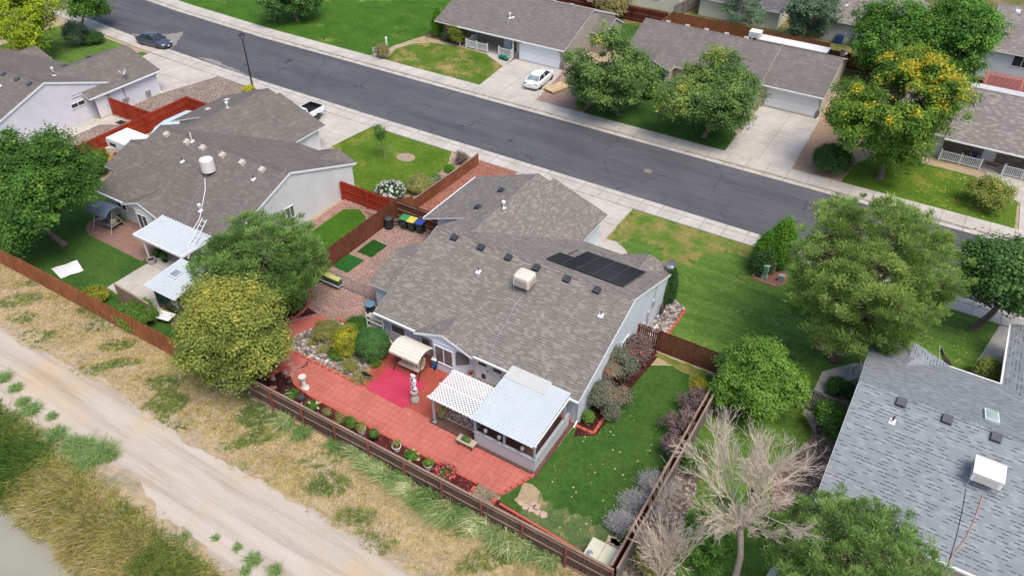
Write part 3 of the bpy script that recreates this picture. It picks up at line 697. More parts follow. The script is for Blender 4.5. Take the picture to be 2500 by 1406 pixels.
def window(parent, axis, c, a0, a1, z0, z1, panes=2, out=-1, grid=False, glass=None, label=None, split='v'):
    "axis 'y': window in a wall facing -y/+y at y=c from x=a0..a1; axis 'x': wall at x=c, y=a0..a1"
    f, p = MB(), MB(); w = .06
    def bx(mb, u0, u1, z0_, z1_, d0, d1):
        lo, hi = sorted((c+out*d0, c+out*d1))
        if axis == 'y': mb.box(u0, u1, lo, hi, z0_, z1_)
        else: mb.box(lo, hi, u0, u1, z0_, z1_)
    bx(f, a0-w, a1+w, z1, z1+w, -.01, .05); bx(f, a0-w, a1+w, z0-w, z0, -.01, .07)
    bx(f, a0-w, a0, z0, z1, -.01, .05); bx(f, a1, a1+w, z0, z1, -.01, .05)
    if split == 'v':
        for i in range(1, panes):
            m_ = a0+(a1-a0)*i/panes; bx(f, m_-.03, m_+.03, z0, z1, -.01, .045)
    else:
        for i in range(1, panes):
            m_ = z0+(z1-z0)*i/panes; bx(f, a0, a1, m_-.03, m_+.03, -.01, .045)
    if grid:
        for i in range(1, 6):
            m_ = a0+(a1-a0)*i/6; bx(f, m_-.012, m_+.012, z0, z1, -.01, .02)
        bx(f, a0, a1, (z0+z1)/2-.012, (z0+z1)/2+.012, -.01, .02)
    o = f.build('window', TRIM, parent)
    if label: o['label'] = label
    bx(p, a0, a1, z0, z1, -.01, .01); p.build('pane', glass or GLASS, o); return o
def door(parent, axis, c, a0, a1, z1, out=-1, glass=None, mat=None, knob=True, pet=False, name='door', z0=0.0):
    d, f = MB(), MB()
    def bx(mb, u0, u1, z0_, z1_, d0, d1):
        lo, hi = sorted((c+out*d0, c+out*d1))
        if axis == 'y': mb.box(u0, u1, lo, hi, z0_, z1_)
        else: mb.box(lo, hi, u0, u1, z0_, z1_)
    bx(d, a0, a1, z0+.03, z1, -.01, .035)
    bx(d, a0-.09, a0-.003, z0, z1+.09, -.01, .05); bx(d, a1+.003, a1+.09, z0, z1+.09, -.01, .05); bx(d, a0-.003, a1+.003, z1+.003, z1+.09, -.01, .05)
    for zz in (z0+.25, z0+1.1): bx(d, a0+.15, a1-.15, zz, zz+.02, .035, .045)
    o = d.build(name, mat or WHITE, parent)
    if glass:
        g = MB(); bx(g, glass[0], glass[1], glass[2], glass[3], .03, .05); g.build('pane', GLASS, o)
    if pet:
        g = MB(); bx(g, pet[0], pet[1], pet[2], pet[3], .03, .052); g.build('pet_flap', DARK, o)
    if knob:
        g = MB(); bx(g, a1-.12, a1-.06, z0+.95, z0+1.01, .035, .1); g.build('handle', DARK, o)
    return o
def garage_door(parent, x0, x1, z1, Y, out):
    d = MB(); lo, hi = sorted((Y-out*.01, Y+out*.03)); c_ = .35
    pts = [(x0, .02), (x1, .02), (x1, z1-c_), (x1-c_, z1), (x0+c_, z1), (x0, z1-c_)]
    d.loft([[(p[0], y, p[1]) for p in pts] for y in (lo, hi)])
    o = d.build('garage_door', GDOOR, parent)
    f = MB(); lo, hi = sorted((Y-out*.01, Y+out*.06)); w = .1
    f.box(x0-w, x0-.002, lo, hi, 0, z1-c_); f.box(x1+.002, x1+w, lo, hi, 0, z1-c_); f.box(x0+c_, x1-c_, lo, hi, z1+.002, z1+w)
    f.bar((x0-w/2, (lo+hi)/2, z1-c_), (x0+c_, (lo+hi)/2, z1+w/2), abs(hi-lo), w); f.bar((x1+w/2, (lo+hi)/2, z1-c_), (x1-c_, (lo+hi)/2, z1+w/2), abs(hi-lo), w)
    f.build('door_frame', TRIM, o)
    return o
def gutter(parent, pts, z=EAVE, drop=None, side=-1):
    g = MB()
    for (xa, ya), (xb, yb) in zip(pts, pts[1:]): g.bar((xa, ya, z-.07), (xb, yb, z-.07), .11, .12)
    o = g.build('gutter', TRIM, parent)
    if drop:
        for (x, y, xw, yw) in drop:
            d = MB(); d.bar((x, y, z-.13), (xw, yw, z-.5), .08); d.bar((xw, yw, z-.45), (xw, yw, .15), .08); d.bar((xw, yw, .2), (xw+(x-xw)*.9, yw+(y-yw)*.9, .06), .09, .07)
            d.build('downspout', TRIM, o)
    return o
def boxvent(roof, x, y, z, sl, mat, s=.36):
    b = MB(); sy = 1 if sl >= 0 else -1
    up = Vector((0, 0, 1)); a = math.atan(sl)
    c = Vector((x, y, z+.0))
    b.rbox(c, (s+.14, s+.14, .02), 0, (a, 0)); b.rbox(c+Vector((0, 0, .02)), (s, s, .13), 0, (a, 0))
    b.rbox(c+Vector((0, -.03*sy, .14)), (s+.08, s+.1, .03), 0, (a, 0))
    return b.build('roof_vent', mat, roof)
def pipevent(roof, x, y, z, sl, h=.32, mat=None, turb=False):
    b = MB(); a = math.atan(sl); b.rbox((x, y, z), (.32, .34, .02), 0, (a, 0)); b.lathe((x, y, z), [(.11, 0), (.07, .1)], 10)
    o = b.build('vent_flashing', WHITE, roof)
    b = MB()
    if turb:
        b.lathe((x, y, z), [(.06, .05), (.06, .42), (.14, .43), (.15, .56), (.12, .6)], 14); b.build('vent_pipe', WHITE, o)
    else:
        b.tube([(x, y, z+.05), (x, y, z+h)], .045, 8); b.build('vent_pipe', BLACKP if mat is None else mat, o)
    return o
VBLK = plain('black_roof_vent', sc(62, 64, 72), .6, .1); VTAN = plain('tan_roof_vent', sc(206, 194, 184), .6, .05)
VGRY = plain('slate_roof_vent', sc(84, 88, 98), .6, .1)

YB, YF = 28.17, 42.6; YR = (YB+YF)/2; ZR = EAVE+(YF-YB)/2*SL
def rz_back(y): return EAVE+(y-YB)*SL
def rz_front(y): return EAVE+(YF-y)*SL

def ranch(name, label, x0, x1, gx0, gx1, gyf, mats, bump=None, bay=None, wing=None, hx=None, gnotch=None, gshort=None):
    "single-storey ranch house seen from behind: main gable roof, garage wing to the street"
    sh, sd, trim = mats
    h = thing(name, label, 'house', ((x0+x1)/2, YR, 0))
    r = MB(); gab_x(r, x0, x1, YB, YF)
    gm = (gx0+gx1)/2; gz = EAVE+(gx1-gx0)/2*SL; yb = YF-(gz-EAVE)/SL-.5
    gl, gr = (gyf, gyf) if gnotch is None else gnotch
    xs_ = gm+1.0 if gnotch is not None else gm
    # left plane of the garage roof; it stops beside the main roof where it overhangs
    if gx0 < x0:   # overhangs to the left of the main block
        plane(r, [(gx0, gl, EAVE), (gx0, gshort, EAVE), (x0, gshort, EAVE+(x0-gx0)*SL), (x0, yb, EAVE+(x0-gx0)*SL), (gm, yb, gz), (gm, gl, gz)])
    else:
        plane(r, [(gx0, gl, EAVE), (gx0, YF-.5, EAVE), (gm, yb, gz), (gm, gl, gz)])
    if gx1 > x1:
        plane(r, [(gx1, gshort, EAVE), (gx1, gr, EAVE), (gm, gr, gz), (gm, yb, gz), (x1, yb, EAVE+(gx1-x1)*SL), (x1, gshort, EAVE+(gx1-x1)*SL)])
    elif gnotch is not None:
        zq = gz-1.0*SL
        plane(r, [(gx1, YF-.5, EAVE), (gx1, gr, EAVE), (xs_, gr, zq), (xs_, gl, zq), (gm, gl, gz), (gm, yb, gz)])
    else:
        plane(r, [(gx1, YF-.5, EAVE), (gx1, gr, EAVE), (gm, gr, gz), (gm, yb, gz)])
    ridgecap(r, (gm, yb, gz), (gm, gl, gz), SL)
    if bump:
        bm = (bump[0]+bump[1])/2; bz = EAVE+(bump[1]-bump[0])/2*SL; yy = YF-(bz-EAVE)/SL-.3
        plane(r, [(bump[0], YF+.15, EAVE), (bump[0], YF-.4, EAVE), (bm, yy, bz), (bm, YF+.15, bz)])
        plane(r, [(bump[1], YF-.4, EAVE), (bump[1], YF+.15, EAVE), (bm, YF+.15, bz), (bm, yy, bz)]); ridgecap(r, (bm, yy, bz), (bm, YF+.15, bz), SL)
    if bay:
        bm = (bay[0]+bay[1])/2; bz = EAVE+(bay[1]-bay[0])/2*SL; yy = YB+(bz-EAVE)/SL+.3; yf = YB-.22
        plane(r, [(bay[0], YB+.4, EAVE), (bay[0], yf, EAVE), (bm, yf, bz), (bm, yy, bz)][::1])
        plane(r, [(bay[1], yf, EAVE), (bay[1], YB+.4, EAVE), (bm, yy, bz), (bm, yf, bz)]); ridgecap(r, (bm, yf, bz), (bm, yy, bz), SL)
    if wing:
        wx, wy0, wy1, side = wing; ym = (wy0+wy1)/2; wz = EAVE+(wy1-wy0)/2*SL; xi = (x0+.3) if side < 0 else (x1-.3)
        a_, b_ = (wx, xi) if side < 0 else (xi, wx)
        plane(r, [(a_, wy0, EAVE), (b_, wy0, EAVE), (b_, ym, wz), (a_, ym, wz)]); plane(r, [(b_, wy1, EAVE), (a_, wy1, EAVE), (a_, ym, wz), (b_, ym, wz)])
        ridgecap(r, (a_, ym, wz), (b_, ym, wz), SL)
    roof = r.build('roof', [sh, trim], h)
    w = MB(); gwall_x(w, x0+.22, x1-.1, YB+.58, YF-.4, EAVE+.58*SL-.16)
    w.build('wall', sd, h)
    w = MB(); gwall_y(w, gx0+.35, gx1-.35, YF-2.5, gyf-.45, EAVE+.35*SL-.16); w.build('wall', sd, h)
    if bay:
        bm = (bay[0]+bay[1])/2; bz = EAVE+(bay[1]-bay[0])/2*SL
        w = MB(); pts = [(bay[0]+.5, YB+.6), (bm-.75, YB-.16), (bm+.75, YB-.16), (bay[1]-.5, YB+.6)]
        w.prism(pts, -.02, EAVE-.02)
        w.poly([(bay[0]+.15, YB-.1, EAVE-.1), (bay[1]-.15, YB-.1, EAVE-.1), (bm, YB-.1, bz-.14)])
        w.build('bay_wall', sd, h)
        f = MB()
        f.bar((bay[0], YB-.235, EAVE-.06), (bm, YB-.235, bz-.06), .03, .15); f.bar((bm, YB-.235, bz-.06), (bay[1], YB-.235, EAVE-.06), .03, .15)
        f.build('fascia', TRIM, h)
    if wing:
        wx, wy0, wy1, side = wing; ym = (wy0+wy1)/2; w = MB()
        gwall_x(w, (wx+.3) if side < 0 else x1-.5, (x0+.5) if side < 0 else wx-.3, wy0+.3, wy1-.3, EAVE+.3*SL-.14); w.build('wall', sd, h)
    if bump:
        bm = (bump[0]+bump[1])/2; w = MB(); gwall_y(w, bump[0]+.3, bump[1]-.3, YF-1, YF-.25, EAVE+.3*SL-.16); w.build('wall', sd, h)
    # rake boards
    f = MB()
    for xx in (x0-.012, x1+.012):
        dz = -.07 if xx > x0 else -.12
        f = MB(); f.bar((xx, YB, EAVE+dz), (xx, YR, ZR+dz), .03, .17); f.bar((xx, YR, ZR+dz), (xx, YF, EAVE+dz), .03, .17); f.build('rake_board', TRIM, h)
    return h, roof

# ---- the centre house
A, A_roof = ranch('ranch_house', 'centre house with mottled taupe shingle roof, pale blue siding and solar panels', -27.35, -12.3, -31.2, -19.42, 46.6, (SH_A, SD_A, TRIM),
    bump=(-16.2, -12.28), bay=(-23.93, -19.55), wing=(-29.6, 30.35, 36.1, -1), gnotch=(46.15, 46.75), gshort=38.8)
for x in (-25.57, -23.41, -21.25, -19.13, -16.89, -14.76): boxvent(A_roof, x, 35.0, rz_back(35.0), SL, VBLK)
boxvent(A_roof, -26.9, 43.2, EAVE+4.3*SL, 0, VBLK); boxvent(A_roof, -27.2, 40.4, EAVE+4.0*SL, 0, VBLK)
pipevent(A_roof, -22.56, 33.37, rz_back(33.37), SL); pipevent(A_roof, -13.73, 33.57, rz_back(33.57), SL)
pipevent(A_roof, -25.1, 40.6, EAVE+5.6*SL, 0, turb=True); pipevent(A_roof, -27.6, 38.0, EAVE+3.5*SL, 0)
gutter(A, [(-27.35, YB-.05), (-23.95, YB-.05)], drop=[(-25.8, YB-.05, -26.95, 28.68)]); gutter(A, [(-19.5, YB-.05), (-12.3, YB-.05)], drop=[(-12.5, YB-.05, -12.5, 28.68)])
gutter(A, [(-31.25, 46.1), (-31.25, 38.85)])
window(A, 'y', 28.75, -26.45, -25.35, .72, 2.1, 2, glass=SCREEN, split='h'); window(A, 'y', 28.75, -24.0, -22.9, .72, 2.1, 2, glass=SCREEN, split='h')
window(A, 'y', YB-.16, -22.35, -21.05, .75, 2.05, 2, glass=SCREEN, label='bay window beside the patio swing')
b = MB(); b.hexa([(-20.85, 28.1, 1.0), (-20.2, 28.62, 1.0), (-20.17, 28.58, 1.0), (-20.82, 28.06, 1.0)], [(-20.85, 28.1, 2.1), (-20.2, 28.62, 2.1), (-20.17, 28.58, 2.1), (-20.82, 28.06, 2.1)]); b.build('window', SCREEN, A)
door(A, 'y', 28.75, -19.7, -18.8, 2.03, glass=(-19.55, -18.95, 1.25, 1.85), pet=(-19.35, -19.05, .15, .55))
door(A, 'y', 28.75, -18.6, -17.75, 2.03, glass=(-18.48, -17.88, 1.2, 1.85))
window(A, 'x', -12.4, 34.35, 35.25, 1.15, 2.1, 2, out=1)
b = MB(); b.box(-12.4, -12.26, 39.0, 39.3, 1.75, 2.25); b.box(-12.4, -12.3, 38.3, 38.55, .7, 1.75); b.box(-12.4, -12.28, 37.9, 38.15, .7, 1.05)
b.tube([(-12.37, 39.45, 3.3), (-12.37, 39.35, 2.2)], .025, 6); b.tube([(-12.37, 38.42, 0), (-12.37, 38.42, .8)], .03, 6); b.build('meter_box', plain('meter_grey', sc(176, 180, 184), .5, .08), A)
garage_door(A, -28.4, -22.9, 2.1, 46.15, 1)
# evaporative cooler on the roof
def cooler(x, y, z, s, label, mat, rz=0, rounded=True, louver=None):
    t_ = thing('evaporative_cooler', label, 'cooler', (x, y, z), group='coolers standing on the house roofs', rz=0)
    b = MB(); b.rbox((x, y, z+.35), (s, s*.9, .55), rz); b.build('cabinet', mat, t_, bevel=.05)
    b = MB(); hw = s/2
    if rounded:
        rings = []
        for (k1, zz) in ((1.0, .9), (1.04, .93), (1.04, 1.05), (.98, 1.13), (.82, 1.17), (.4, 1.19)):
            rings.append([(x+k1*hw*a_, y+k1*hw*.9*b__, z+zz) for a_, b__ in ((-1, -.75), (-.8, -1), (.8, -1), (1, -.75), (1, .75), (.8, 1), (-.8, 1), (-1, .75))])
        b.loft(rings)
    else: b.rbox((x, y, z+.9), (s*1.03, s*.93, .06), rz)
    b.build('top_cover', mat, t_, smooth=False)
    b = MB()
    for sx in (-1, 1):
        for i in range(7): b.rbox((x+sx*(hw+.004), y, z+.4+i*.066), (.012, s*.72, .03), rz)
    for i in range(7): b.rbox((x, y-s*.45-.004, z+.4+i*.066), (s*.78, .012, .03), rz)
    b.build('louvre', louver or plain('louvre_brown', sc(168, 150, 134), .7, .1), t_)
    for sx in (-1, 1):
        for sy in (-1, 1):
            b = MB(); b.tube([(x+sx*hw*.9, y+sy*hw*.8, z+.36), (x+sx*hw*.95, y+sy*hw*.85, z+sy*s*.38*SL-.02)], .022, 6); b.build('leg', GALV, t_)
    b = MB(); b.tube([(x, y, z), (x, y, z+.36)], .2, 12); b.build('duct', DARK, t_)
    return t_
BEIGE = plain('beige_plastic', sc(226, 218, 206), .5, .04)
cooler(-19.1, 33.45, rz_back(33.45), 1.15, 'beige rounded swamp cooler in the middle of the centre house roof', BEIGE)
def cable(pts, rad, mat, label, name='cable'):
    b = MB(); b.tube(pts, rad, 5); return solo(b, name, mat, label, 'cable')
cable([(x, y, z+.03) for x, y, z in ((-18.9, 33.0, 4.14), (-18.95, 32.5, 3.96), (-18.99, 32.0, 3.78), (-18.86, 30.81, 3.35), (-18.88, 29.89, 3.02), (-18.51, 28.3, 2.45))], .022, GALV, 'thin grey water line running down the taupe roof from the beige cooler')
# solar panels: five in the lower row, four in the upper
SOLB = None
t = NT('solar_cells'); uv = t.coord('UV'); br = t.new('TexBrick', offset=0.0)
for kx, v in (('Scale', 1), ('Brick Width', .17), ('Row Height', .085), ('Mortar Size', .004), ('Color1', srgb(28, 28, 40)), ('Color2', srgb(36, 35, 48)), ('Mortar', srgb(62, 60, 72))): br.inputs[kx].default_value = v
t.L(uv, br.inputs['Vector']); SOLB = t.done(br.outputs[0], .18, 0, .5)
SFR = plain('solar_frame', sc(110, 108, 118), .35, .05, metal=.5)
sol = thing('solar_array', 'array of dark solar panels in two staggered rows on the centre house roof', 'solar panels', (-16.3, 38.4, rz_front(38.4)))
def panel(x0, x1, y0, y1):
    o = .13; b = MB(); ca = [(x0, y0), (x1, y0), (x1, y1), (x0, y1)]
    b.hexa([(x, y, rz_front(y)+o-.035) for x, y in ca], [(x, y, rz_front(y)+o) for x, y in ca]); p = b.build('solar_panel', SFR, sol)
    e = .025; ca = [(x0+e, y0+e), (x1-e, y0+e), (x1-e, y1-e), (x0+e, y1-e)]
    b = MB(); b.hexa([(x, y, rz_front(y)+o-.01) for x, y in ca], [(x, y, rz_front(y)+o+.004) for x, y in ca]); b.build('solar_cells', SOLB, p)
for i in range(5): panel(-19.2+i*1.13, -19.2+i*1.13+1.11, 36.45, 38.42)
for i in range(4): panel(-18.08+i*1.13, -18.08+i*1.13+1.11, 38.46, 40.43)
for x in (-18.7, -17, -15.3, -13.9):
    b = MB(); b.bar((x, 36.5, rz_front(36.5)+.05), (x, 40.2, rz_front(40.2)+.05), .05); b.build('rail', SFR, sol)
# satellite dish
def dish(x, y, z, label, rz=0, mat=None):
    t_ = thing('satellite_dish', label, 'satellite dish', (x, y, z))
    b = MB(); b.tube([(x, y, z), (x+.05, y, z+.3), (x+.1, y+.05, z+.55)], .03, 6); b.rbox((x, y, z), (.2, .2, .02)); b.tube([(x-.3, y-.1, z), (x+.05, y, z+.35)], .015, 5); b.build('mast', GALV, t_)
    M_ = Matrix.Translation((x+.1, y+.05, z+.6)) @ Matrix.Rotation(rz, 4, 'Z') @ Matrix.Rotation(math.radians(58), 4, 'X')
    b = MB(); rings = []
    for rr, zz in ((.02, .0), (.2, .02), (.36, .075), (.37, .075), (.36, .06), (.2, -.0), (.02, -.02)):
        rings.append([M_ @ Vector((rr*1.05*math.cos(2*math.pi*q/20), rr*.9*math.sin(2*math.pi*q/20), zz)) for q in range(20)])
    b.loft(rings); b.build('reflector', mat or plain('dish_grey', sc(110, 116, 126), .5, .08), t_)
    b = MB(); b.bar(M_ @ Vector((0, -.3, 0)), M_ @ Vector((0, -.25, .5)), .03); b.rbox(M_ @ Vector((0, -.2, .5)), (.16, .12, .1)); b.build('receiver', WHITE, t_)
    return t_
dish(-12.65, 42.35, 2.5, 'small grey satellite dish on the street corner of the centre house roof', .5)

# ---- the neighbour to the left
B_, B_roof = ranch('ranch_house', 'left neighbour house with plain brown-grey roof, round white cooler and light grey walls', -55.9, -41.1, -60.6, -48.0, 46.3, (SH_B, SD_B, TRIM),
    bump=(-45.2, -41.1), bay=(-52.4, -48.0), wing=(-58.6, 31.0, 37.0, -1), gnotch=(46.1, 46.5), gshort=39.5)
for x in (-54.42, -51.95, -50.09, -47.82, -45.62, -43.47): boxvent(B_roof, x, 34.75, rz_back(34.75), SL, VTAN)
for x, y in ((-50.76, 33.07), (-43.52, 33.82)): pipevent(B_roof, x, y, rz_back(y), SL)
pipevent(B_roof, -54.3, 41.2, EAVE+6.2*SL, 0, turb=True); pipevent(B_roof, -45.44, 29.93, rz_back(29.93), SL, turb=True); pipevent(B_roof, -51.6, 35.0, rz_back(35.0), SL, .8, WHITE)
boxvent(B_roof, -57.2, 41.3, EAVE+3.4*SL, 0, VTAN); boxvent(B_roof, -57.4, 43.7, EAVE+3.2*SL, 0, VTAN)
gutter(B_, [(-55.9, YB-.05), (-52.45, YB-.05)]); gutter(B_, [(-48.0, YB-.05), (-41.1, YB-.05)])
window(B_, 'x', -41.2, 34.35, 35.1, 1.2, 2.2, 2, out=1, glass=SCREEN)
window(B_, 'y', 28.75, -54.4, -53.3, 1.0, 2.0, 2); window(B_, 'y', YB-.16, -50.75, -49.7, .5, 2.05, 2)
door(B_, 'y', 28.75, -48.9, -47.9, 2.03, glass=(-48.75, -48.05, .5, 1.9)); window(B_, 'y', 28.75, -47.4, -46.6, .3, 2.0, 1)
b = MB(); b.box(-41.2, -41.0, 31.9, 32.1, 0, 1.0); b.box(-41.2, -40.3, 35.6, 36.2, 0, .16); b.build('utility_box', GALV, B_)
garage_door(B_, -57.2, -51.7, 2.1, 45.85, 1)
t_ = thing('evaporative_cooler', 'round white drum-shaped cooler on the left neighbour roof', 'cooler', (-47.55, 33.0, rz_back(33.0)), group='coolers standing on the house roofs')
b = MB(); b.lathe((-47.55, 33.0, rz_back(33.0)), [(.55, .25), (.55, .3), (.53, 1.2), (.5, 1.24), (.1, 1.27)], 28); b.build('drum', plain('cooler_cream', sc(236, 228, 220), .5, .03), t_, smooth=False)
for q in range(4):
    a_ = q*math.pi/2+.4; b = MB(); b.tube([(-47.55+.48*math.cos(a_), 33+.48*math.sin(a_), rz_back(33)+.3), (-47.55+.52*math.cos(a_), 33+.52*math.sin(a_), rz_back(33+.52*math.sin(a_)))], .022, 5); b.build('leg', GALV, t_)
b = MB(); b.tube([(-47.55, 33, rz_back(33)), (-47.55, 33, rz_back(33)+.3)], .2, 10); b.build('duct', DARK, t_)
cable([(-47.45, 32.4, rz_back(32.4)+.05), (-46.6, 31.6, rz_back(31.6)+.04), (-45.7, 30.4, rz_back(30.4)+.04), (-44.9, 29.3, rz_back(29.3)+.04), (-44.6, 28.2, 2.46)], .035, WHITE, 'thick white pipe curving down the left roof from the round cooler')
cable([(-47.5, 32.4, rz_back(32.4)+.03), (-46.9, 30.6, rz_back(30.6)+.03), (-45.9, 29.0, rz_back(29.0)+.03), (-45.5, 28.2, 2.44)], .015, GALV, 'thin grey line on the left roof beside the thick white pipe')

# ---- far left house
C_, C_roof = ranch('ranch_house', 'far left house with brown-grey roof and lilac grey gable wall', -88.0, -72.0, -80.4, -70.95, 46.8, (SH_B, SD_C, TRIM),
    bump=(-88.0, -83.4), bay=(-82, -78), gnotch=None, gshort=38.4)
for x in (-84, -81.8, -79.6, -77.4, -75.2, -73.3): boxvent(C_roof, x, 34.75, rz_back(34.75), SL, VGRY)
boxvent(C_roof, -77.7, 43.6, EAVE+2.7*SL, 0, VGRY); boxvent(C_roof, -78.0, 41.0, EAVE+2.4*SL, 0, VGRY)
pipevent(C_roof, -76.0, 38.6, rz_front(38.6), -SL, turb=True); pipevent(C_roof, -74.9, 38.0, rz_front(38.0), -SL); pipevent(C_roof, -76.3, 33.5, rz_back(33.5), SL)
window(C_, 'x', -72.1, 37.1, 38.5, 1.65, 2.05, 2, out=1)
door(C_, 'x', -71.3, 39.2, 40.2, 2.05, out=1)
b = MB(); b.rbox((-71.2, 40.5, 1.9), (.16, .14, .28)); b.tube([(-71.25, 42.3, 0), (-71.25, 42.3, 2.1)], .05, 6); b.rbox((-71.2, 42.2, .8), (.16, .7, .2)); b.rbox((-71.2, 44.8, .3), (.2, .5, .5)); b.build('utility_box', GALV, C_)
gutter(C_, [(-70.92, 38.45), (-70.92, 46.8)], drop=[(-70.92, 46.2, -71.28, 46.2)])
dish(-71.6, 43.2, 2.75, 'grey satellite dish on the garage roof of the far left house', -.4, plain('dish_pale', sc(200, 202, 206), .5, .05))

# ---- grey house at the right
G_, G_roof = ranch('ranch_house', 'house at lower right with blue-grey shingle roof and white box cooler', 1.0, 18.0, 8.37, 19.0, 49.0, (SH_G, SD_G, TRIM),
    bump=(1.0, 5.42), gnotch=None, gshort=43.0)
for x in (3.26, 5.51, 7.81, 10.1, 12.4): boxvent(G_roof, x, 35.0, rz_back(35.0), SL, VGRY, .4)
pipevent(G_roof, 3.14, 33.85, rz_back(33.85), SL, .4)
gutter(G_, [(1.0, YB-.05), (18, YB-.05)], drop=[(1.9, YB-.05, 1.35, 28.66)])
gutter(G_, [(5.45, YF+.05), (8.3, YF+.05)]); gutter(G_, [(8.31, 42.7), (8.31, 49)])
b = MB(); ca = [(7.23, 36.35), (7.93, 36.35), (7.93, 37.75), (7.23, 37.75)]
b.hexa([(x, y, rz_front(y)-.02) for x, y in ca], [(x, y, rz_front(y)+.12) for x, y in ca]); sk = b.build('skylight', WHITE, G_roof)
b = MB(); ca = [(7.3, 36.42), (7.86, 36.42), (7.86, 37.68), (7.3, 37.68)]; b.hexa([(x, y, rz_front(y)+.1) for x, y in ca], [(x, y, rz_front(y)+.13) for x, y in ca]); b.build('pane', glassy('skylight_glass', sc(176, 192, 188)), sk)
cooler(7.75, 32.6, rz_back(32.6), 1.35, 'white square box cooler on the blue-grey roof at lower right', plain('cooler_white', (.76, .76, .75, 1), .5, .03), 0, False, plain('cooler_pad', sc(196, 190, 184), .8, .08))
cable([(x, y, rz_back(y)+.03) for x, y in ((7.9, 31.9), (7.85, 30.8), (7.7, 29.6), (7.35, 28.6), (7.3, 28.2))], .025, plain('pink_hose', sc(196, 150, 140), .6, .1), 'pinkish hose hanging down the blue-grey roof below the white cooler')
cable([(x, y, rz_back(y)+.025) for x, y in ((7.15, 31.9), (7.25, 30.8), (7.3, 29.6), (7.28, 28.2))], .013, DARK, 'thin black wire on the blue-grey roof left of the pink hose')
# flag on the front of the grey house
t_ = thing('flag', 'small stars and stripes flag hanging by the grey house front gable', 'flag', (5.0, 42.6, 2.0))
FT = Vector((4.62, 43.35, 3.05)); b = MB(); b.tube([(5.0, 42.5, 2.2), tuple(FT)], .02, 6); b.lathe(tuple(FT), [(.03, -.03), (.05, 0), (.03, .05)], 8); b.build('pole', plain('flag_pole', sc(210, 200, 170), .4, .05), t_)
FR, FW, FB = plain('flag_red', sc(180, 40, 50), .8, .1), plain('flag_white', sc(232, 230, 228), .8, .04), plain('flag_blue', sc(44, 58, 104), .8, .1)
b = MB(); P0 = FT+Vector((.02, -.03, -.02)); dv = Vector((.95, -.55, -.55)); dn = Vector((.12, .22, -.62))
for i in range(9):
    for j in range(8):
        k = 0 if i % 2 == 0 else 1
        if i < 5 and j < 3: k = 2
        q0 = P0+dv*(j/8)+dn*(i/9); q1 = P0+dv*((j+1)/8)+dn*(i/9)
        wv = lambda j_: Vector((.05*math.sin(j_*1.3), 0, 0))
        b.k = k; b.poly([q0+wv(j), q1+wv(j+1), q1+dn/9+wv(j+1), q0+dn/9+wv(j)])
b.k = 1
for i in range(3):
    for j in range(3):
        q0 = P0+dv*((j+.45)/8)+dn*((i*1.6+.5)/9); q0 = q0+Vector((.012+.05*math.sin((j+.5)*1.3), .012, 0)); b.rbox(q0, (.03, .03, .03))
b.build('cloth', [FR, FW, FB], t_)

# ---- houses across the street
def generic(name, label, loc, mats, roofs, walls):
    h = thing(name, label, 'house', loc); r = MB()
    for kind, a in roofs: (gab_x if kind == 'x' else gab_y)(r, *a)
    roof = r.build('roof', [mats[0], mats[2]], h)
    for kind, a in walls:
        w = MB(); (gwall_x if kind == 'x' else gwall_y)(w, *a); w.build('wall', mats[1], h)
    return h, roof
D_, D_roof = generic('ranch_house', 'taupe sided house across the street with the white sedan in its driveway', (-46, 80, 0), (SH_D, SD_D, TRIM),
    [('x', (-55.6, -37.9, 74.0, 88.0, 2.4, .364)), ('x', (-38.6, -36.0, 80.6, 85.6, 2.5, .5))],
    [('x', (-55.3, -38.0, 76.5, 87.4, 2.5+.2, .364)), ('x', (-38.5, -36.15, 81.0, 85.2, 2.5, .5)), ('x', (-44.3, -38.04, 74.45, 87.3, 2.3, .3))])
# the eave steps back at the left corner
gutter(D_, [(-52.2, 73.95), (-37.9, 73.95)])
for a_ in ((-44.55, -43.95, 74.32, 74.43, 0, .75), (-38.55, -38.02, 74.32, 74.43, 0, .75), (-51, -47.35, 76.4, 76.48, 0, 1.0), (-46.15, -44.6, 76.4, 76.48, 0, 1.0)):
    b = MB(); b.box(*a_); b.build('stone_base', STN, D_)
garage_door(D_, -43.8, -38.65, 2.1, 74.45, -1)
window(D_, 'y', 76.5, -49.7, -47.9, 1.1, 2.0, 2, grid=True); window(D_, 'y', 76.5, -54.9, -53.0, .9, 2.0, 3, grid=True)
door(D_, 'y', 76.5, -47.2, -46.3, 2.05, glass=(-47.05, -46.45, 1.1, 1.95), mat=plain('pale_blue_door', sc(206, 216, 228), .5, .03))
for x in (-44.65, -52.1):
    b = MB(); b.box(x, x+.1, 74.1, 74.2, 0, 2.35); b.build('porch_post', TRIM, D_)
pipevent(D_roof, -46.5, 77.2, 2.4+3.2*.364, .364); pipevent(D_roof, -46.8, 77.0, 2.4+3.0*.364, .364, turb=True)
for x in (-43.5, -41.0, -49): boxvent(D_roof, x, 81.35, 4.8, -.3, WHITE)
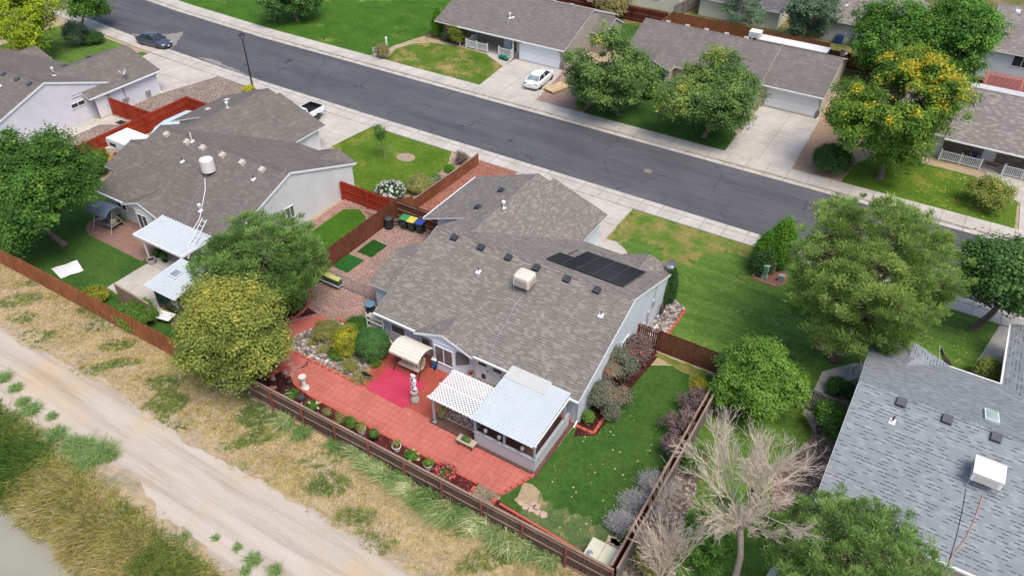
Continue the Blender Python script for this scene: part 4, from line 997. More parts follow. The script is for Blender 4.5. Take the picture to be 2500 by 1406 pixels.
def railing(x0, x1, y, label, yend=None):
    t_ = thing('porch_railing', label, 'railing', (x0, y, 0), group='white porch railings across the street')
    for x in sorted(set([x0, (x0+x1)/2, x1])):
        if x == (x0+x1)/2 and x1-x0 < 2.4: continue
        b = MB(); b.box(x-.06, x+.06, y-.06, y+.06, 0, 1.12); b.box(x-.08, x+.08, y-.08, y+.08, 1.12, 1.15); b.build('post', WHITE, t_)
    b = MB(); b.box(x0, x1, y-.035, y+.035, .92, .99); b.box(x0, x1, y-.03, y+.03, .14, .2); b.build('rail', WHITE, t_)
    n_ = int((x1-x0)/.15)
    b = MB()
    for i in range(1, n_):
        x = x0+(x1-x0)*i/n_
        if abs(x-(x0+x1)/2) < .07 and x1-x0 >= 2.4: continue
        b.box(x-.028, x+.028, y-.02, y+.02, .2, .92)
    b.build('balusters', WHITE, t_)
    return t_
railing(-51.1, -48.1, 74.1, 'longer white porch railing left of the front door of the taupe house')
railing(-46.5, -44.75, 74.1, 'short white porch railing beside the garage of the taupe house')
rl = railing(0, 2.4, 0, 'white side railing of the taupe house porch, running back to the wall'); rl.location = (-51.1, 74.15, 0); rl.rotation_euler = (0, 0, math.pi/2)

E_, E_roof = generic('ranch_house', 'long house behind the two broad green street trees, white cooler behind its ridge', (-21, 81, 0), (SH_D, SD_E, TRIM),
    [('x', (-32.2, -16.7, 76.6, 88.8, 2.4, .36)), ('x', (-16.68, -10.4, 77.1, 88.9, 2.4, .36)), ('y', (-30.2, -25.9, 75.2, 80, 2.4, .36))],
    [('x', (-31.9, -16.8, 77.4, 88.2, 2.5, .36)), ('x', (-16.9, -10.6, 77.65, 88.4, 2.42, .36)), ('y', (-29.9, -26.2, 75.8, 78, 2.35, .36))])
gutter(E_, [(-16.7, 77.05), (-10.4, 77.05)], drop=[(-10.55, 77.05, -10.5, 77.6)])
garage_door(E_, -16.0, -10.9, 2.1, 77.65, -1)
b = MB(); b.box(-10.88, -10.5, 77.5, 77.64, 0, .8); b.build('stone_base', STN, E_)
door(E_, 'y', 75.8, -27.6, -26.7, 2.05, mat=plain('dark_green_door', sc(44, 72, 66), .5, .1)); window(E_, 'y', 77.4, -24.5, -22.8, 1.0, 2.0, 2)
for x in (-29.6, -27.3, -25.1, -22.8, -20.6): boxvent(E_roof, x, 82.95, 4.52, -.3, plain('white_vent', (.75, .73, .72, 1), .6, .04))
cooler(-20.0, 84.2, 4.1, 1.2, 'white cooler standing behind the ridge of the long house across the street', WHITE, 0, False, plain('cooler_pad', sc(196, 190, 184), .8, .08))
dish(-10.9, 84.0, 4.0, 'dark satellite dish at the right end of the long house roof', 1.0, DARK)
t_ = thing('patio_cover', 'long white metal patio cover behind the long house across the street', 'patio cover', (-17, 90, 0))
b = MB(); b.hexa([(-21.5, 88.8, 2.5), (-13.0, 88.8, 2.5), (-13.0, 91.0, 2.35), (-21.5, 91.0, 2.35)], [(-21.5, 88.8, 2.56), (-13.0, 88.8, 2.56), (-13.0, 91.0, 2.41), (-21.5, 91.0, 2.41)])
for i in range(30): b.bar((-21.4+i*.28, 88.8, 2.58), (-21.4+i*.28, 91.0, 2.43), .05, .04)
b.build('roof_panel', WHITE, t_)
for x in (-21.3, -13.2):
    b = MB(); b.box(x, x+.08, 90.8, 90.88, 0, 2.36); b.build('post', WHITE, t_)

F_, F_roof = generic('ranch_house', 'house at the right edge across the street, pinkish-grey roof and pale walls', (6, 80, 0), (SH_F, SD_F, TRIM),
    [('x', (-3.6, 1.0, 74.9, 87.3, 2.4, .36)), ('x', (1.02, 17, 74.5, 87.9, 2.4, .385))],
    [('x', (-3.3, 1.1, 75.6, 86.8, 2.5, .36)), ('x', (1.1, 16.8, 77.2, 87.3, 3.2, .36))])
gutter(F_, [(1.0, 74.45), (17, 74.45)])
for a_ in ((1.1, 4.45), (5.65, 16)):
    b = MB(); b.box(a_[0], a_[1], 77.08, 77.16, 0, 1.1); b.build('stone_base', STN, F_)
window(F_, 'y', 77.2, 1.9, 3.7, 1.5, 2.15, 3, grid=True)
door(F_, 'y', 77.2, 4.6, 5.5, 2.05, glass=(4.72, 5.38, 1.15, 1.9)); window(F_, 'y', 77.2, 8.6, 10.2, 1.2, 2.1, 2)
for x in (-1.8, 1.6, 5.2): boxvent(F_roof, x, 81.5, 4.7, -.3, plain('white_vent', (.75, .73, .72, 1), .6, .04))
pipevent(F_roof, 7.6, 78.4, 2.4+3.9*.385, .385, turb=True)
cooler(6.6, 83.0, 4.4, 1.2, 'white cooler at the right edge behind the ridge of the pinkish-grey roof', WHITE, 0, False, plain('cooler_pad', sc(196, 190, 184), .8, .08))
railing(1.2, 4.6, 75.0, 'white porch railing left of the front door of the house at the right edge')
railing(6.45, 9.6, 75.0, 'white porch railing right of the front door of the house at the right edge')

# ---- houses of the next street
b1, _ = generic('two_storey_house', 'cream sided house behind the dark red fence at the top of the picture', (-40, 105, 0), (SH_D, SD_H, TRIM), [('x', (-52, -34.0, 98.5, 110, 4.8, .4))], [('x', (-51.6, -34.2, 99.0, 109.5, 4.9, .4))])
window(b1, 'y', 99, -39.2, -37.0, 1.3, 2.4, 2, glass=SCREEN)
b2, r2 = generic('ranch_house', 'cream house with dark grey roof half hidden by the grey-green tree at the top', (-27, 105, 0), (shingle('dark_grey_shingles', sc(112, 108, 112), sc(130, 126, 130), sc(92, 90, 94), .5, .16), SD_H, TRIM), [('x', (-31.9, -20.9, 99.4, 111, 2.4, .5))], [('x', (-31.7, -21.3, 100.0, 110.4, 2.5, .5))])
window(b2, 'x', -21.3, 103.2, 105.0, 2.0, 3.4, 2, out=1)
b3, r3 = generic('ranch_house', 'light grey house with mauve roof between the dark tree and the big maples', (-12, 105, 0), (SH_F, SD_F, TRIM), [('x', (-16.2, -6.5, 99.5, 112, 2.6, .38)), ('y', (-12.2, -4, 99.0, 110, 2.6, .42))], [('x', (-15.9, -6.8, 100.0, 111.4, 2.7, .38)), ('y', (-11.9, -4.3, 99.5, 109, 2.7, .42))])
pipevent(r3, -14.2, 102.5, 3.75, .38)
b4, r4 = generic('ranch_house', 'white sided house with mauve roof at the top right corner', (8, 104, 0), (SH_F, siding('white_siding', sc(226, 230, 236), .2), TRIM), [('x', (1.5, 18, 97.5, 113, 3.3, .36))], [('x', (1.8, 17.7, 98.0, 112.5, 3.45, .36))])
window(b4, 'y', 98, 4.8, 6.6, 1.9, 3.0, 2); boxvent(r4, 3.6, 104.2, 5.7, .36, WHITE)

# ================================================================== FENCES
def wf(name, a, b_): return woodfence(name, a, b_)
F_ORANGE = wf('orange_weathered_boards', sc(112, 66, 48), sc(206, 132, 90))
F_BROWN = wf('brown_stained_boards', sc(96, 58, 46), sc(136, 84, 66))
F_DARK = wf('dark_weathered_boards', sc(82, 64, 58), sc(124, 102, 92))
F_DRAIL = wf('grey_brown_rails', sc(136, 110, 98), sc(178, 152, 138))
F_RPOST = wf('reddish_posts', sc(130, 74, 64), sc(158, 104, 92))
F_RED = wf('red_stained_boards', sc(160, 58, 40), sc(184, 74, 52))
F_DRED = wf('dark_red_boards', sc(84, 34, 32), sc(118, 50, 46))
F_GREY = wf('silver_grey_boards', sc(110, 108, 106), sc(146, 142, 138))
F_TAN = wf('tan_grey_boards', sc(150, 126, 106), sc(184, 160, 138))
F_MID = wf('mid_brown_boards', sc(120, 74, 50), sc(160, 104, 74))
def fence(name, label, p0, p1, h=1.8, mat=None, rail=None, post=None, side=-1, sp=2.35, rails=(.3, 1.0, 1.65), group=None, posts_side=None, base=.05, gap=.012, posts=True, bw=.14, seed=0, capb=False, posth=0.0, pw=.1, crook=.01):
    "boards as one panel; rails; each post its own. side: which side of the boards (left -1/right +1 of p0>p1) carries the rails"
    t_ = thing(name, label, 'fence', (p0[0], p0[1], 0), group)
    p0, p1 = Vector((p0[0], p0[1], 0)), Vector((p1[0], p1[1], 0)); d = (p1-p0); L = d.length; d.normalize(); n = Vector((-d.y, d.x, 0))
    R_ = random.Random(seed+int(abs(p0.x*10))); b = MB(); s = 0
    while s < L-.03:
        w = min(bw, L-s); hh = h+R_.uniform(-.012, .012); c0 = p0+d*s; c1 = p0+d*(s+w-gap); o_ = n*R_.uniform(-crook*.5, crook*.5)
        q = [c0+o_-n*.009, c1+o_-n*.009, c1+o_+n*.009, c0+o_+n*.009]
        b.hexa([(v.x, v.y, base) for v in q], [(v.x, v.y, hh) for v in q]); s += bw
    b.build('boards', mat, t_)
    if rails:
        for zr in rails:
            b = MB(); o_ = n*(-side)*(-1)*.035
            o_ = n*(side*.035)
            b.bar(p0+o_+Vector((0, 0, zr*h/1.8)), p1+o_+Vector((0, 0, zr*h/1.8)), .04, .085); b.build('rail', rail or mat, t_)
    if capb:
        b = MB(); b.bar(p0+Vector((0, 0, h+.02)), p1+Vector((0, 0, h+.02)), .12, .035); b.build('cap_rail', rail or mat, t_)
    if posts:
        k = max(1, round(L/sp)); ps = posts_side if posts_side is not None else side
        for i in range(k+1):
            c = p0+d*(L*i/k)+n*(ps*.105)
            b = MB(); b.rbox((c.x, c.y, 0), (pw, pw, h-.02+posth), math.atan2(d.y, d.x)); b.build('post', post or rail or mat, t_)
    return t_
fence('wooden_fence', 'long dark weathered wooden fence with rails and posts facing the canal, behind the red patio', (-36.1, 20.0), (-6.15, 20.0), 1.72, F_DARK, F_DRAIL, F_RPOST, -1, 2.5, rails=(.12, .9, 1.6), capb=True, crook=.03)
fence('wooden_fence', 'orange-brown weathered board fence along the canal track at the left', (-75.0, 19.85), (-36.2, 19.85), 1.8, F_ORANGE, F_BROWN, F_BROWN, 1, 2.4, crook=.03)
fence('wooden_fence', 'brown board fence with cap beside the purple shrubs, right of the back lawn', (-6.35, 20.15), (-6.35, 33.8), 1.75, F_BROWN, F_DRAIL, F_DRAIL, 1, 2.4, capb=True)
fence('wooden_fence', 'grey board fence right behind the brown one, beside the bare tree', (-6.02, 20.1), (-6.02, 34.4), 1.8, F_GREY, F_DRAIL, F_DRAIL, 1, 2.4, posts=False, capb=True)
fence('wooden_fence', 'dark brown board fence between the side yard gate and the round green shrub', (-10.9, 37.05), (-6.2, 37.05), 1.8, F_BROWN, F_BROWN, F_BROWN, 1, 2.35)
gt = fence('wooden_gate', 'slatted brown gate against the pale blue gable wall', (-12.35, 37.0), (-10.95, 37.0), 1.8, F_BROWN, F_BROWN, F_BROWN, -1, 1.4, rails=(.35, 1.5), gap=.045, seed=3); gt['category'] = 'gate'
fence('wooden_fence', 'brown board fence between the pink gravel yard and the left neighbour lawn', (-35.35, 20.2), (-35.35, 41.0), 1.8, F_BROWN, F_BROWN, F_BROWN, 1, 2.4)
fence('wooden_fence', 'brown fence with rails behind the three wheelie bins', (-35.25, 40.6), (-30.9, 40.6), 1.75, F_BROWN, F_DRAIL, F_BROWN, -1, 2.2, rails=(.3, .95, 1.6))
fence('wooden_fence', 'low orange-brown fence running to the sidewalk beside the red gravel strip', (-34.75, 42.1), (-34.45, 51.4), 1.15, F_MID, F_DRAIL, F_MID, 1, 2.3, capb=True, posts=False)
fence('wooden_fence', 'short angled piece of brown fence by the white flowering bush', (-35.35, 41.0), (-34.75, 42.1), 1.5, F_MID, F_MID, F_MID, 1, 1.2, posts=False)
fence('wooden_fence', 'bright red fence with rails between the left neighbour house and the brown fence', (-40.95, 40.45), (-35.5, 40.45), 1.75, F_RED, F_RED, F_RED, -1, 2.4, rails=(.25, .95, 1.62), pw=.14)
fence('wooden_fence', 'long red fence beside the white camper', (-64.85, 29.5), (-64.85, 44.7), 1.8, F_RED, F_RED, F_RED, -1, 2.5, rails=(.3, 1.0, 1.65), pw=.12)
fence('wooden_fence', 'red fence section from the white side door wall to the long red fence', (-71.0, 40.45), (-64.95, 40.45), 1.8, F_RED, F_RED, F_RED, -1, 2.4, rails=(.2, 1.65))
fence('wooden_fence', 'short red fence closing the camper yard toward the street', (-64.7, 44.65), (-60.7, 44.65), 1.8, F_RED, F_RED, F_RED, -1, 2.0)
fence('wooden_fence', 'tan-grey board fence panel in front of the little white roofed shed', (-45.1, 21.6), (-41.2, 21.4), 1.75, F_TAN, F_TAN, F_TAN, 1, 2.0, posts=False, capb=True)
fence('wooden_fence', 'dark red fence with rails below the cream house at the top', (-52, 93.2), (-33.4, 93.2), 1.9, F_DRED, F_RPOST, F_DRED, -1, 2.4)
fence('wooden_fence', 'orange-brown board fence behind the long house across the street', (-33.0, 93.6), (-13.6, 93.6), 2.0, F_MID, F_MID, F_MID, 1, 2.4)
fence('wooden_fence', 'short brown side fence running back between two yards at the top', (-33.1, 89.2), (-33.1, 93.5), 1.9, F_MID, F_MID, F_MID, -1, 2.2)
fence('wooden_fence', 'dark red-brown fence in the shade of the big maples', (-13.4, 92.2), (3.0, 92.2), 1.8, F_DRED, F_DRED, F_DRED, -1, 2.4)
fence('wooden_fence', 'dark red fence behind the slatted red pergola', (3.1, 94.3), (9, 94.3), 1.8, F_DRED, F_DRED, F_DRED, -1, 2.4)
fence('wooden_fence', 'narrow red fence at the left corner of the taupe house', (-58.2, 79.5), (-55.8, 79.5), 1.9, F_RED, F_RED, F_RED, 1, 2.4)
fence('wooden_fence', 'grey weathered fence between the two cream houses at the top', (-33.9, 96.5), (-32.0, 108), 1.8, F_GREY, F_GREY, F_GREY, -1, 2.4)
g2 = fence('wooden_gate', 'short grey weathered gate with rails beside the blue-grey roof', (-1.75, 37.0), (.95, 37.0), 1.75, F_GREY, F_GREY, F_GREY, -1, 1.35, gap=.02); g2['category'] = 'gate'

# ================================================================== AROUND THE CENTRE HOUSE
DECKM = woodfence('brown_decking', sc(92, 68, 64), sc(122, 92, 86))
PINKB = plain('red_edging_block', sc(204, 104, 88), .85, .14, 3, bump=.3)
# edging blocks
blk = None
def edging(p, rz, s=(.40, .17, .12)):
    global blk
    if blk is None:
        b = MB(); b.rbox((0, 0, 0), (s[0]-.05, s[1], s[2])); o = b.build('edging_block', PINKB, None, bevel=.012)
        tag(o, 'red concrete edging block set in a row along a mulch bed or walk', 'edging block', 'red edging blocks around the beds'); blk = o
    else:
        o = blk.copy(); C.objects.link(o)
    o.location = (p[0], p[1], .01); o.rotation_euler = (0, 0, rz)
def run_blocks(pts, sp=.38, off=0, turn=0):
    d0 = 0
    for (xa, ya), (xb, yb) in zip(pts, pts[1:]):
        L = math.hypot(xb-xa, yb-ya); n = max(1, round(L/sp)); a = math.atan2(yb-ya, xb-xa)
        for i in range(n): edging((xa+(xb-xa)*(i+.5)/n, ya+(yb-ya)*(i+.5)/n), a+turn)
run_blocks([(-29.6, 22.35), (-28.9, 22.1), (-27.5, 21.9), (-15.15, 21.82)])
run_blocks([(-15.15, 21.6), (-15.1, 20.35)]); run_blocks([(-13.75, 20.35), (-13.75, 21.6)])
run_blocks([(-13.7, 21.8), (-12.75, 24.0)])
run_blocks([(-34.6, 29.6), (-33.6, 28.1), (-33.5, 27.0), (-34.0, 25.9), (-34.05, 24.8), (-33.55, 23.8), (-32.6, 23.2), (-31.2, 22.8), (-30.2, 22.85), (-29.8, 22.2)])
run_blocks([(-34.9, 29.7), (-33.9, 29.2)])
run_blocks([(-31.2, 24.3), (-26.0, 24.3)], .6); run_blocks([(-25.95, 24.4), (-25.95, 28.2)], .6); run_blocks([(-31.1, 28.2), (-29.6, 28.5)], .6)
run_blocks([(-12.5, 28.4), (-11.3, 28.4), (-11.3, 29.9)], .4); run_blocks([(-10.95, 37.2), (-10.85, 42.1)], .42)
b = MB(); b.bar((-13.4, 21.35, .05), (-7.2, 20.98, .05), .12, .1); solo(b, 'edging_strip', PINKB, 'straight pink concrete edging strip between the mulch bed and the pale grass', 'edging')
FLAG = plain('sandstone', sc(206, 178, 160), .9, .1, 2, bump=.3)
for i, (px, py, s) in enumerate(((1272, 1228, .33), (1283, 1238, .36), (1297, 1243, .36), (1303, 1232, .33), (1309, 1240, .34), (1312, 1250, .33), (1327, 1256, .4))):
    x, y, _ = at(px, py); b = MB(); n = 5+i % 2; R_ = random.Random(i)
    b.prism([(x+s*.62*R_.uniform(.75, 1.1)*math.cos(2*math.pi*q/n+i), y+s*.62*R_.uniform(.75, 1.1)*math.sin(2*math.pi*q/n+i)) for q in range(n)], .012, .06)
    solo(b, 'flagstone', FLAG, 'flat sandstone slab on bare soil by the mulch bed, '+('leftmost', 'second from the left', 'third from the left', 'uppermost', 'behind the lowest middle one', 'third from the right end', 'rightmost, apart from the rest')[i], 'stone slab', group='flagstones by the patio corner')
PKB = plain('pinkish_brick', sc(206, 150, 138), .9, .12, 3, bump=.3)
for i, (px, py, a) in enumerate(((657, 881, .3), (676, 874, -.5), (687, 876, .1), (689, 881, .3), (676, 891, -.6), (710, 890, .7), (716, 901, -.5), (728, 899, .7), (667, 947, .6))):
    x, y, _ = at(px, py); b = MB(); b.rbox((x, y, .01), (.42 if i % 3 else .5, .22, .06), a); solo(b, 'paver', PKB, 'loose pinkish paver in the dark mulch, '+('leftmost above the red bench', 'upper one of three behind the bench', 'right of the uppermost one', 'just behind the bench end', 'touching the left side of the bench', 'halfway between bench and walk', 'nearest the bend of the walk', 'against the edging blocks', 'alone beside the dark fence')[i], 'paver', group='loose pavers in the mulch')
for i, (px, py, a) in enumerate(((1502, 1324, .3), (1512, 1332, .1), (1494, 1318, .2))):
    x, y, _ = at(px, py); b = MB(); b.rbox((x, y, .01), (.5, .4, .05), a); solo(b, 'paver', plain('pale_paver', sc(206, 190, 174), .9, .1, 3), 'pale square paver on bare soil by the cream storage box, '+('middle one', 'nearest the fence', 'nearest the lawn')[i], 'paver', group='pale pavers by the storage box')
# outdoor rug
b = MB(); b.prism([(-25.03, 26.54), (-25.01, 24.18), (-22.01, 24.11), (-22.06, 26.54)], .02, .034)
t = NT('crimson_rug'); v = t.coord('World'); n = t.noise(v, .8, 3); n2 = t.noise(v, 60, 2)
col = t.ramp(n, [(.3, sc(196, 54, 82)), (.7, sc(206, 68, 98))]); t.bump(n2, .2, .004)
solo(b, 'outdoor_rug', t.done(col, .9), 'crimson pink rectangular outdoor rug on the patio in front of the swing', 'rug')
# artificial turf mats
TURF = lawn('artificial_turf', srgb(38, 84, 30, K), srgb(46, 94, 34, K)); TURF2 = lawn('artificial_turf_light', srgb(48, 104, 46, K), srgb(56, 112, 50, K))
b = MB(); b.prism([at(912, 585)[:2], at(945, 601)[:2], at(907, 629)[:2], at(872, 615)[:2]], .012, .04); solo(b, 'turf_mat', TURF, 'darker square of artificial turf on pink gravel, nearer the bins', 'turf mat')
b = MB(); b.prism([at(852, 621)[:2], at(889, 636)[:2], at(848, 667)[:2], at(812, 650)[:2]], .012, .04); solo(b, 'turf_mat', TURF2, 'lighter green square of artificial turf next to the pine', 'turf mat')
# wheelie bins
def bin_(px, py, lidcol, label, rz, body=None):
    x, y, _ = at(px, py); t_ = thing('wheelie_bin', label, 'bin', (x, y, 0), 'wheelie bins against the brown fence')
    M_ = Matrix.Translation((x, y, 0)) @ Matrix.Rotation(rz, 4, 'Z')
    BG = plain('bin_green', sc(44, 66, 60), .5, .1)
    R4 = lambda w, d, z, oy=0: [M_ @ Vector(p) for p in ((-w/2, -d/2+oy, z), (w/2, -d/2+oy, z), (w/2, d/2+oy, z), (-w/2, d/2+oy, z))]
    b = MB(); b.loft([R4(.44, .5, .06), R4(.52, .6, .6), R4(.6, .74, .98)]); b.loft([R4(.66, .8, .98), R4(.66, .8, 1.03)]); b.build('body', BG, t_, bevel=.015)
    b = MB(); b.loft([R4(.68, .84, 1.032), R4(.66, .8, 1.08), R4(.4, .5, 1.12)]); b.build('lid', plain('lid_'+label.split()[0], lidcol, .45, .05), t_)
    for sx in (-1, 1):
        b = MB(); b.tube([M_ @ Vector((sx*.27, .3, .13)), M_ @ Vector((sx*.33, .3, .13))], .13, 12); b.build('wheel', BLACKP, t_)
    b = MB(); b.bar(M_ @ Vector((-.28, .44, 1.0)), M_ @ Vector((.28, .44, 1.0)), .03); b.build('handle', BG, t_)
    b = MB(); b.bar(M_ @ Vector((-.1, -.295, .62)), M_ @ Vector((.1, -.295, .62)), .012, .05); b.build('plate', WHITE, t_)
bin_(990, 557, sc(66, 150, 88), 'green lidded wheelie bin, leftmost of the three on the pink gravel', .12)
bin_(1008, 563, sc(222, 206, 96), 'yellow lidded wheelie bin between the green and blue lidded ones', .12)
bin_(1028, 568, sc(60, 78, 160), 'blue lidded wheelie bin partly under the garage eave', .2)
x, y, _ = at(950, 556); t_ = thing('compost_bin', 'round black compost bin standing left of the wheelie bins', 'compost bin', (x, y, 0))
b = MB(); b.lathe((x, y, 0), [(.36, 0), (.37, .1), (.33, .85), (.34, .88)], 20); b.build('body', BLACKP, t_, smooth=False)
b = MB(); b.lathe((x, y, 0), [(.35, .88), (.34, .95), (.25, 1.02), (.1, 1.04)], 20); b.build('lid', plain('dark_grey_plastic', sc(70, 72, 78), .5, .1), t_)
x, y, _ = at(967, 548); t_ = thing('hose_coil', 'black coiled hose heap between compost bin and green lidded bin', 'hose', (x, y, 0))
b = MB(); b.tube([(x+.3*math.cos(a_*.5), y+.3*math.sin(a_*.5), .05+.018*a_*.5) for a_ in range(50)], .03, 5); b.build('coil', BLACKP, t_)
# chain link fence and the long box on it
t_ = thing('chain_link_fence', 'low chain link fence with grey pipes crossing the pink gravel', 'fence', (-35.2, 31.2, 0))
for x in (-34.9, -33.4, -32.0, -30.9, -29.4):
    b = MB(); b.tube([(x, 31.2, 0), (x, 31.2, 1.15)], .03, 6); b.build('post', GALV, t_)
for z in (.1, 1.12):
    b = MB(); b.tube([(-35.2, 31.2, z), (-29.4, 31.2, z)], .022, 6); b.build('rail', GALV, t_)
b = MB(); nn = 60
for i in range(nn):
    x = -35.1+i*.095
    for sg in (1, -1):
        xa, xb = (x, x+1.0) if sg > 0 else (x+1.0, x)
        xa, xb = min(xa, -29.4), min(xb, -29.4)
        if xa != xb: b.bar((xa, 31.2, .12), (xb, 31.2, 1.1), .004)
b.build('mesh', GALV, t_)
t_ = thing('planter_box', 'long white trimmed box with green and yellow panels standing at the chain link fence', 'box', (-33.8, 30.9, 0))
b = MB(); b.box(-35.0, -32.9, 30.7, 31.1, .45, .9); b.build('panel', plain('dark_green_print', sc(60, 96, 84), .6, .4, 6), t_)
b = MB(); b.box(-35.0, -32.9, 30.68, 31.12, .9, .96); b.build('top', plain('yellow_green_stripe', sc(206, 206, 120), .6, .12, 3), t_)
b = MB(); b.box(-35.0, -32.9, 30.66, 31.14, .38, .45)
b.build('base_trim', WHITE, t_)
for x in (-34.8, -33.1):
    b = MB(); b.box(x-.04, x+.04, 30.86, 30.94, 0, .38); b.build('leg', GALV, t_)
# containers behind the left back corner
def drum(px, py, r, h, mat, label, cat='barrel', lid=None, name='barrel'):
    x, y, _ = at(px, py); t_ = thing(name, label, cat, (x, y, 0)); b = MB()
    b.lathe((x, y, 0), [(r*.82, 0), (r*.9, h*.3), (r, h*.95), (r*1.05, h), (r*.9, h), (r*.86, h*.9)], 16); b.build('body', mat, t_)
    if lid: b = MB(); b.lathe((x, y, h), [(r*1.08, 0), (r*1.05, .06), (r*.6, .1)], 16); b.build('lid', lid, t_)
    return t_
drum(906, 764, .34, .8, BLACKP, 'black barrel with faded blue lid beside the left back corner of the centre house', lid=plain('faded_blue', sc(96, 142, 168), .5, .08))
drum(918, 788, .38, .95, BLACKP, 'tall black bin under the left back eave corner', 'bin', name='rubbish_bin')
x, y, _ = at(903, 790); t_ = thing('tool_tub', 'pale grey tub holding long handled tools beside the dome shaped spruce', 'tub', (x, y, 0))
b = MB(); R4 = lambda w, d, z: [(x-w/2, y-d/2, z), (x+w/2, y-d/2, z), (x+w/2, y+d/2, z), (x-w/2, y+d/2, z)]
b.loft([R4(.7, .5, 0), R4(.8, .6, .5)]); b.build('tub', plain('pale_plastic', sc(196, 198, 200), .5, .05), t_)
b = MB(); b.tube([(x+.2, y, .45), (x-.9, y+.3, .9)], .018, 5); b.tube([(x+.3, y-.1, .52), (x-.3, y+.1, .56)], .02, 5); b.build('tool_handle', FLAG, t_)
b = MB(); b.rbox((x+.05, y, .5), (.6, .4, .02)); b.build('contents', plain('tool_blue', sc(110, 146, 184), .5, .4, 5), t_)
t_ = thing('shelf_rack', 'white garden shelf rack leaning at the left back corner of the centre house', 'shelf', (-27.2, 28.3, 0))
for z in (.3, .8, 1.3, 1.7):
    b = MB()
    for i in range(3): b.box(-28.1, -26.75, 28.2+i*.15, 28.3+i*.15, z, z+.03)
    b.build('shelf', plain('cream_slats', sc(206, 200, 184), .7, .08), t_)
for x in (-28.12, -26.75):
    b = MB(); b.box(x, x+.05, 28.18, 28.24, 0, 2.0); b.build('post', WHITE, t_)
b = MB(); b.box(-27.2, -26.8, 28.25, 28.5, .84, 1.15); b.build('blue_box', plain('tool_blue', sc(110, 146, 184), .5, .4, 5), t_)

# patio swing
def swing(ox, oy, rz, canopy, cush, frame, label):
    t_ = thing('patio_swing', label, 'swing seat', (ox, oy, 0)); M_ = Matrix.Translation((ox, oy, 0)) @ Matrix.Rotation(rz, 4, 'Z'); V3 = lambda x, y, z: M_ @ Vector((x, y, z))
    for sx in (-1, 1):
        b = MB(); b.tube([V3(sx*.98, -.75, 0), V3(sx*.92, 0, 1.75), V3(sx*.98, .75, 0)], .035, 6); b.bar(V3(sx*.96, -.5, .55), V3(sx*.96, .5, .55), .04); b.build('leg_frame', frame, t_)
    b = MB(); b.tube([V3(-.95, 0, 1.76), V3(.95, 0, 1.76)], .03, 6); b.build('top_bar', frame, t_)
    b = MB(); rings = []
    for s_ in (-1, 1):
        pr = []
        for q in range(9):
            a_ = -1+2*q/8; pr.append((a_*.82, 1.72+.34*(1-a_*a_)))
        prof = pr+[(p[0]*.985, p[1]-.05) for p in pr[::-1]]
        rings.append([V3(s_*1.13, p[0], p[1]) for p in prof])
    b.loft(rings)
    for s_ in (-1, 1): b.hexa([V3(-1.13, s_*.815-.01, 1.58), V3(1.13, s_*.815-.01, 1.58), V3(1.13, s_*.815+.01, 1.58), V3(-1.13, s_*.815+.01, 1.58)], [V3(-1.13, s_*.815-.01, 1.74), V3(1.13, s_*.815-.01, 1.74), V3(1.13, s_*.815+.01, 1.74), V3(-1.13, s_*.815+.01, 1.74)])
    for q in range(1, 8):
        a_ = -1+2*q/8; b.bar(V3(-1.13, a_*.82, 1.725+.34*(1-a_*a_)), V3(1.13, a_*.82, 1.725+.34*(1-a_*a_)), .025, .02)
    b.build('canopy', canopy, t_)
    b = MB(); b.hexa([V3(-.8, -.45, .42), V3(.8, -.45, .42), V3(.8, .15, .36), V3(-.8, .15, .36)], [V3(-.8, -.45, .56), V3(.8, -.45, .56), V3(.8, .15, .5), V3(-.8, .15, .5)]); b.build('seat', cush, t_, bevel=.03)
    b = MB(); b.hexa([V3(-.8, .12, .45), V3(.8, .12, .45), V3(.8, .24, .45), V3(-.8, .24, .45)], [V3(-.8, .3, 1.05), V3(.8, .3, 1.05), V3(.8, .42, 1.05), V3(-.8, .42, 1.05)]); b.build('backrest', cush, t_, bevel=.03)
    for sx in (-1, 1):
        b = MB(); b.rbox(V3(sx*.62, -.05, .52), (.16, .42, .4), rz, (math.radians(-12), 0)); b.build('pillow', plain('pillow_pinkish', sc(206, 184, 172), .8, .12), t_, bevel=.04)
        b = MB(); b.tube([V3(sx*.85, .1, .5), V3(sx*.9, 0, 1.72)], .012, 5); b.build('hanger', frame, t_)
    return t_
swing(-23.6, 27.15, 0, plain('cream_canvas', sc(226, 222, 208), .8, .04), plain('beige_cushion', sc(212, 196, 172), .85, .06), plain('brown_steel', sc(84, 58, 52), .5, .1), 'cream canopied swing seat on the patio behind the crimson rug')
x, y = -22.45, 28.0
b = MB(); b.rbox((x, y, 0), (.35, .3, .75)); t_ = thing('ice_box', 'blue cool box with white lid behind the cream swing seat', 'cool box', (x, y, 0)); b.build('body', plain('cool_blue', sc(50, 120, 178), .4, .05), t_, bevel=.03)
b = MB(); b.rbox((x, y, .75), (.37, .32, .1)); b.build('lid', WHITE, t_, bevel=.02)
t_ = thing('folded_chairs', 'folded black and white garden chairs leaning on the bay wall', 'folding chairs', (-22.4, 28.3, 0))
for i in range(3):
    b = MB(); yy = 28.1-i*.12; b.bar((-22.75+i*.12, yy, 0), (-22.5+i*.12, yy+.35, 1.35), .5, .03); b.build('chair', (BLACKP, WHITE, BLACKP)[i], t_)
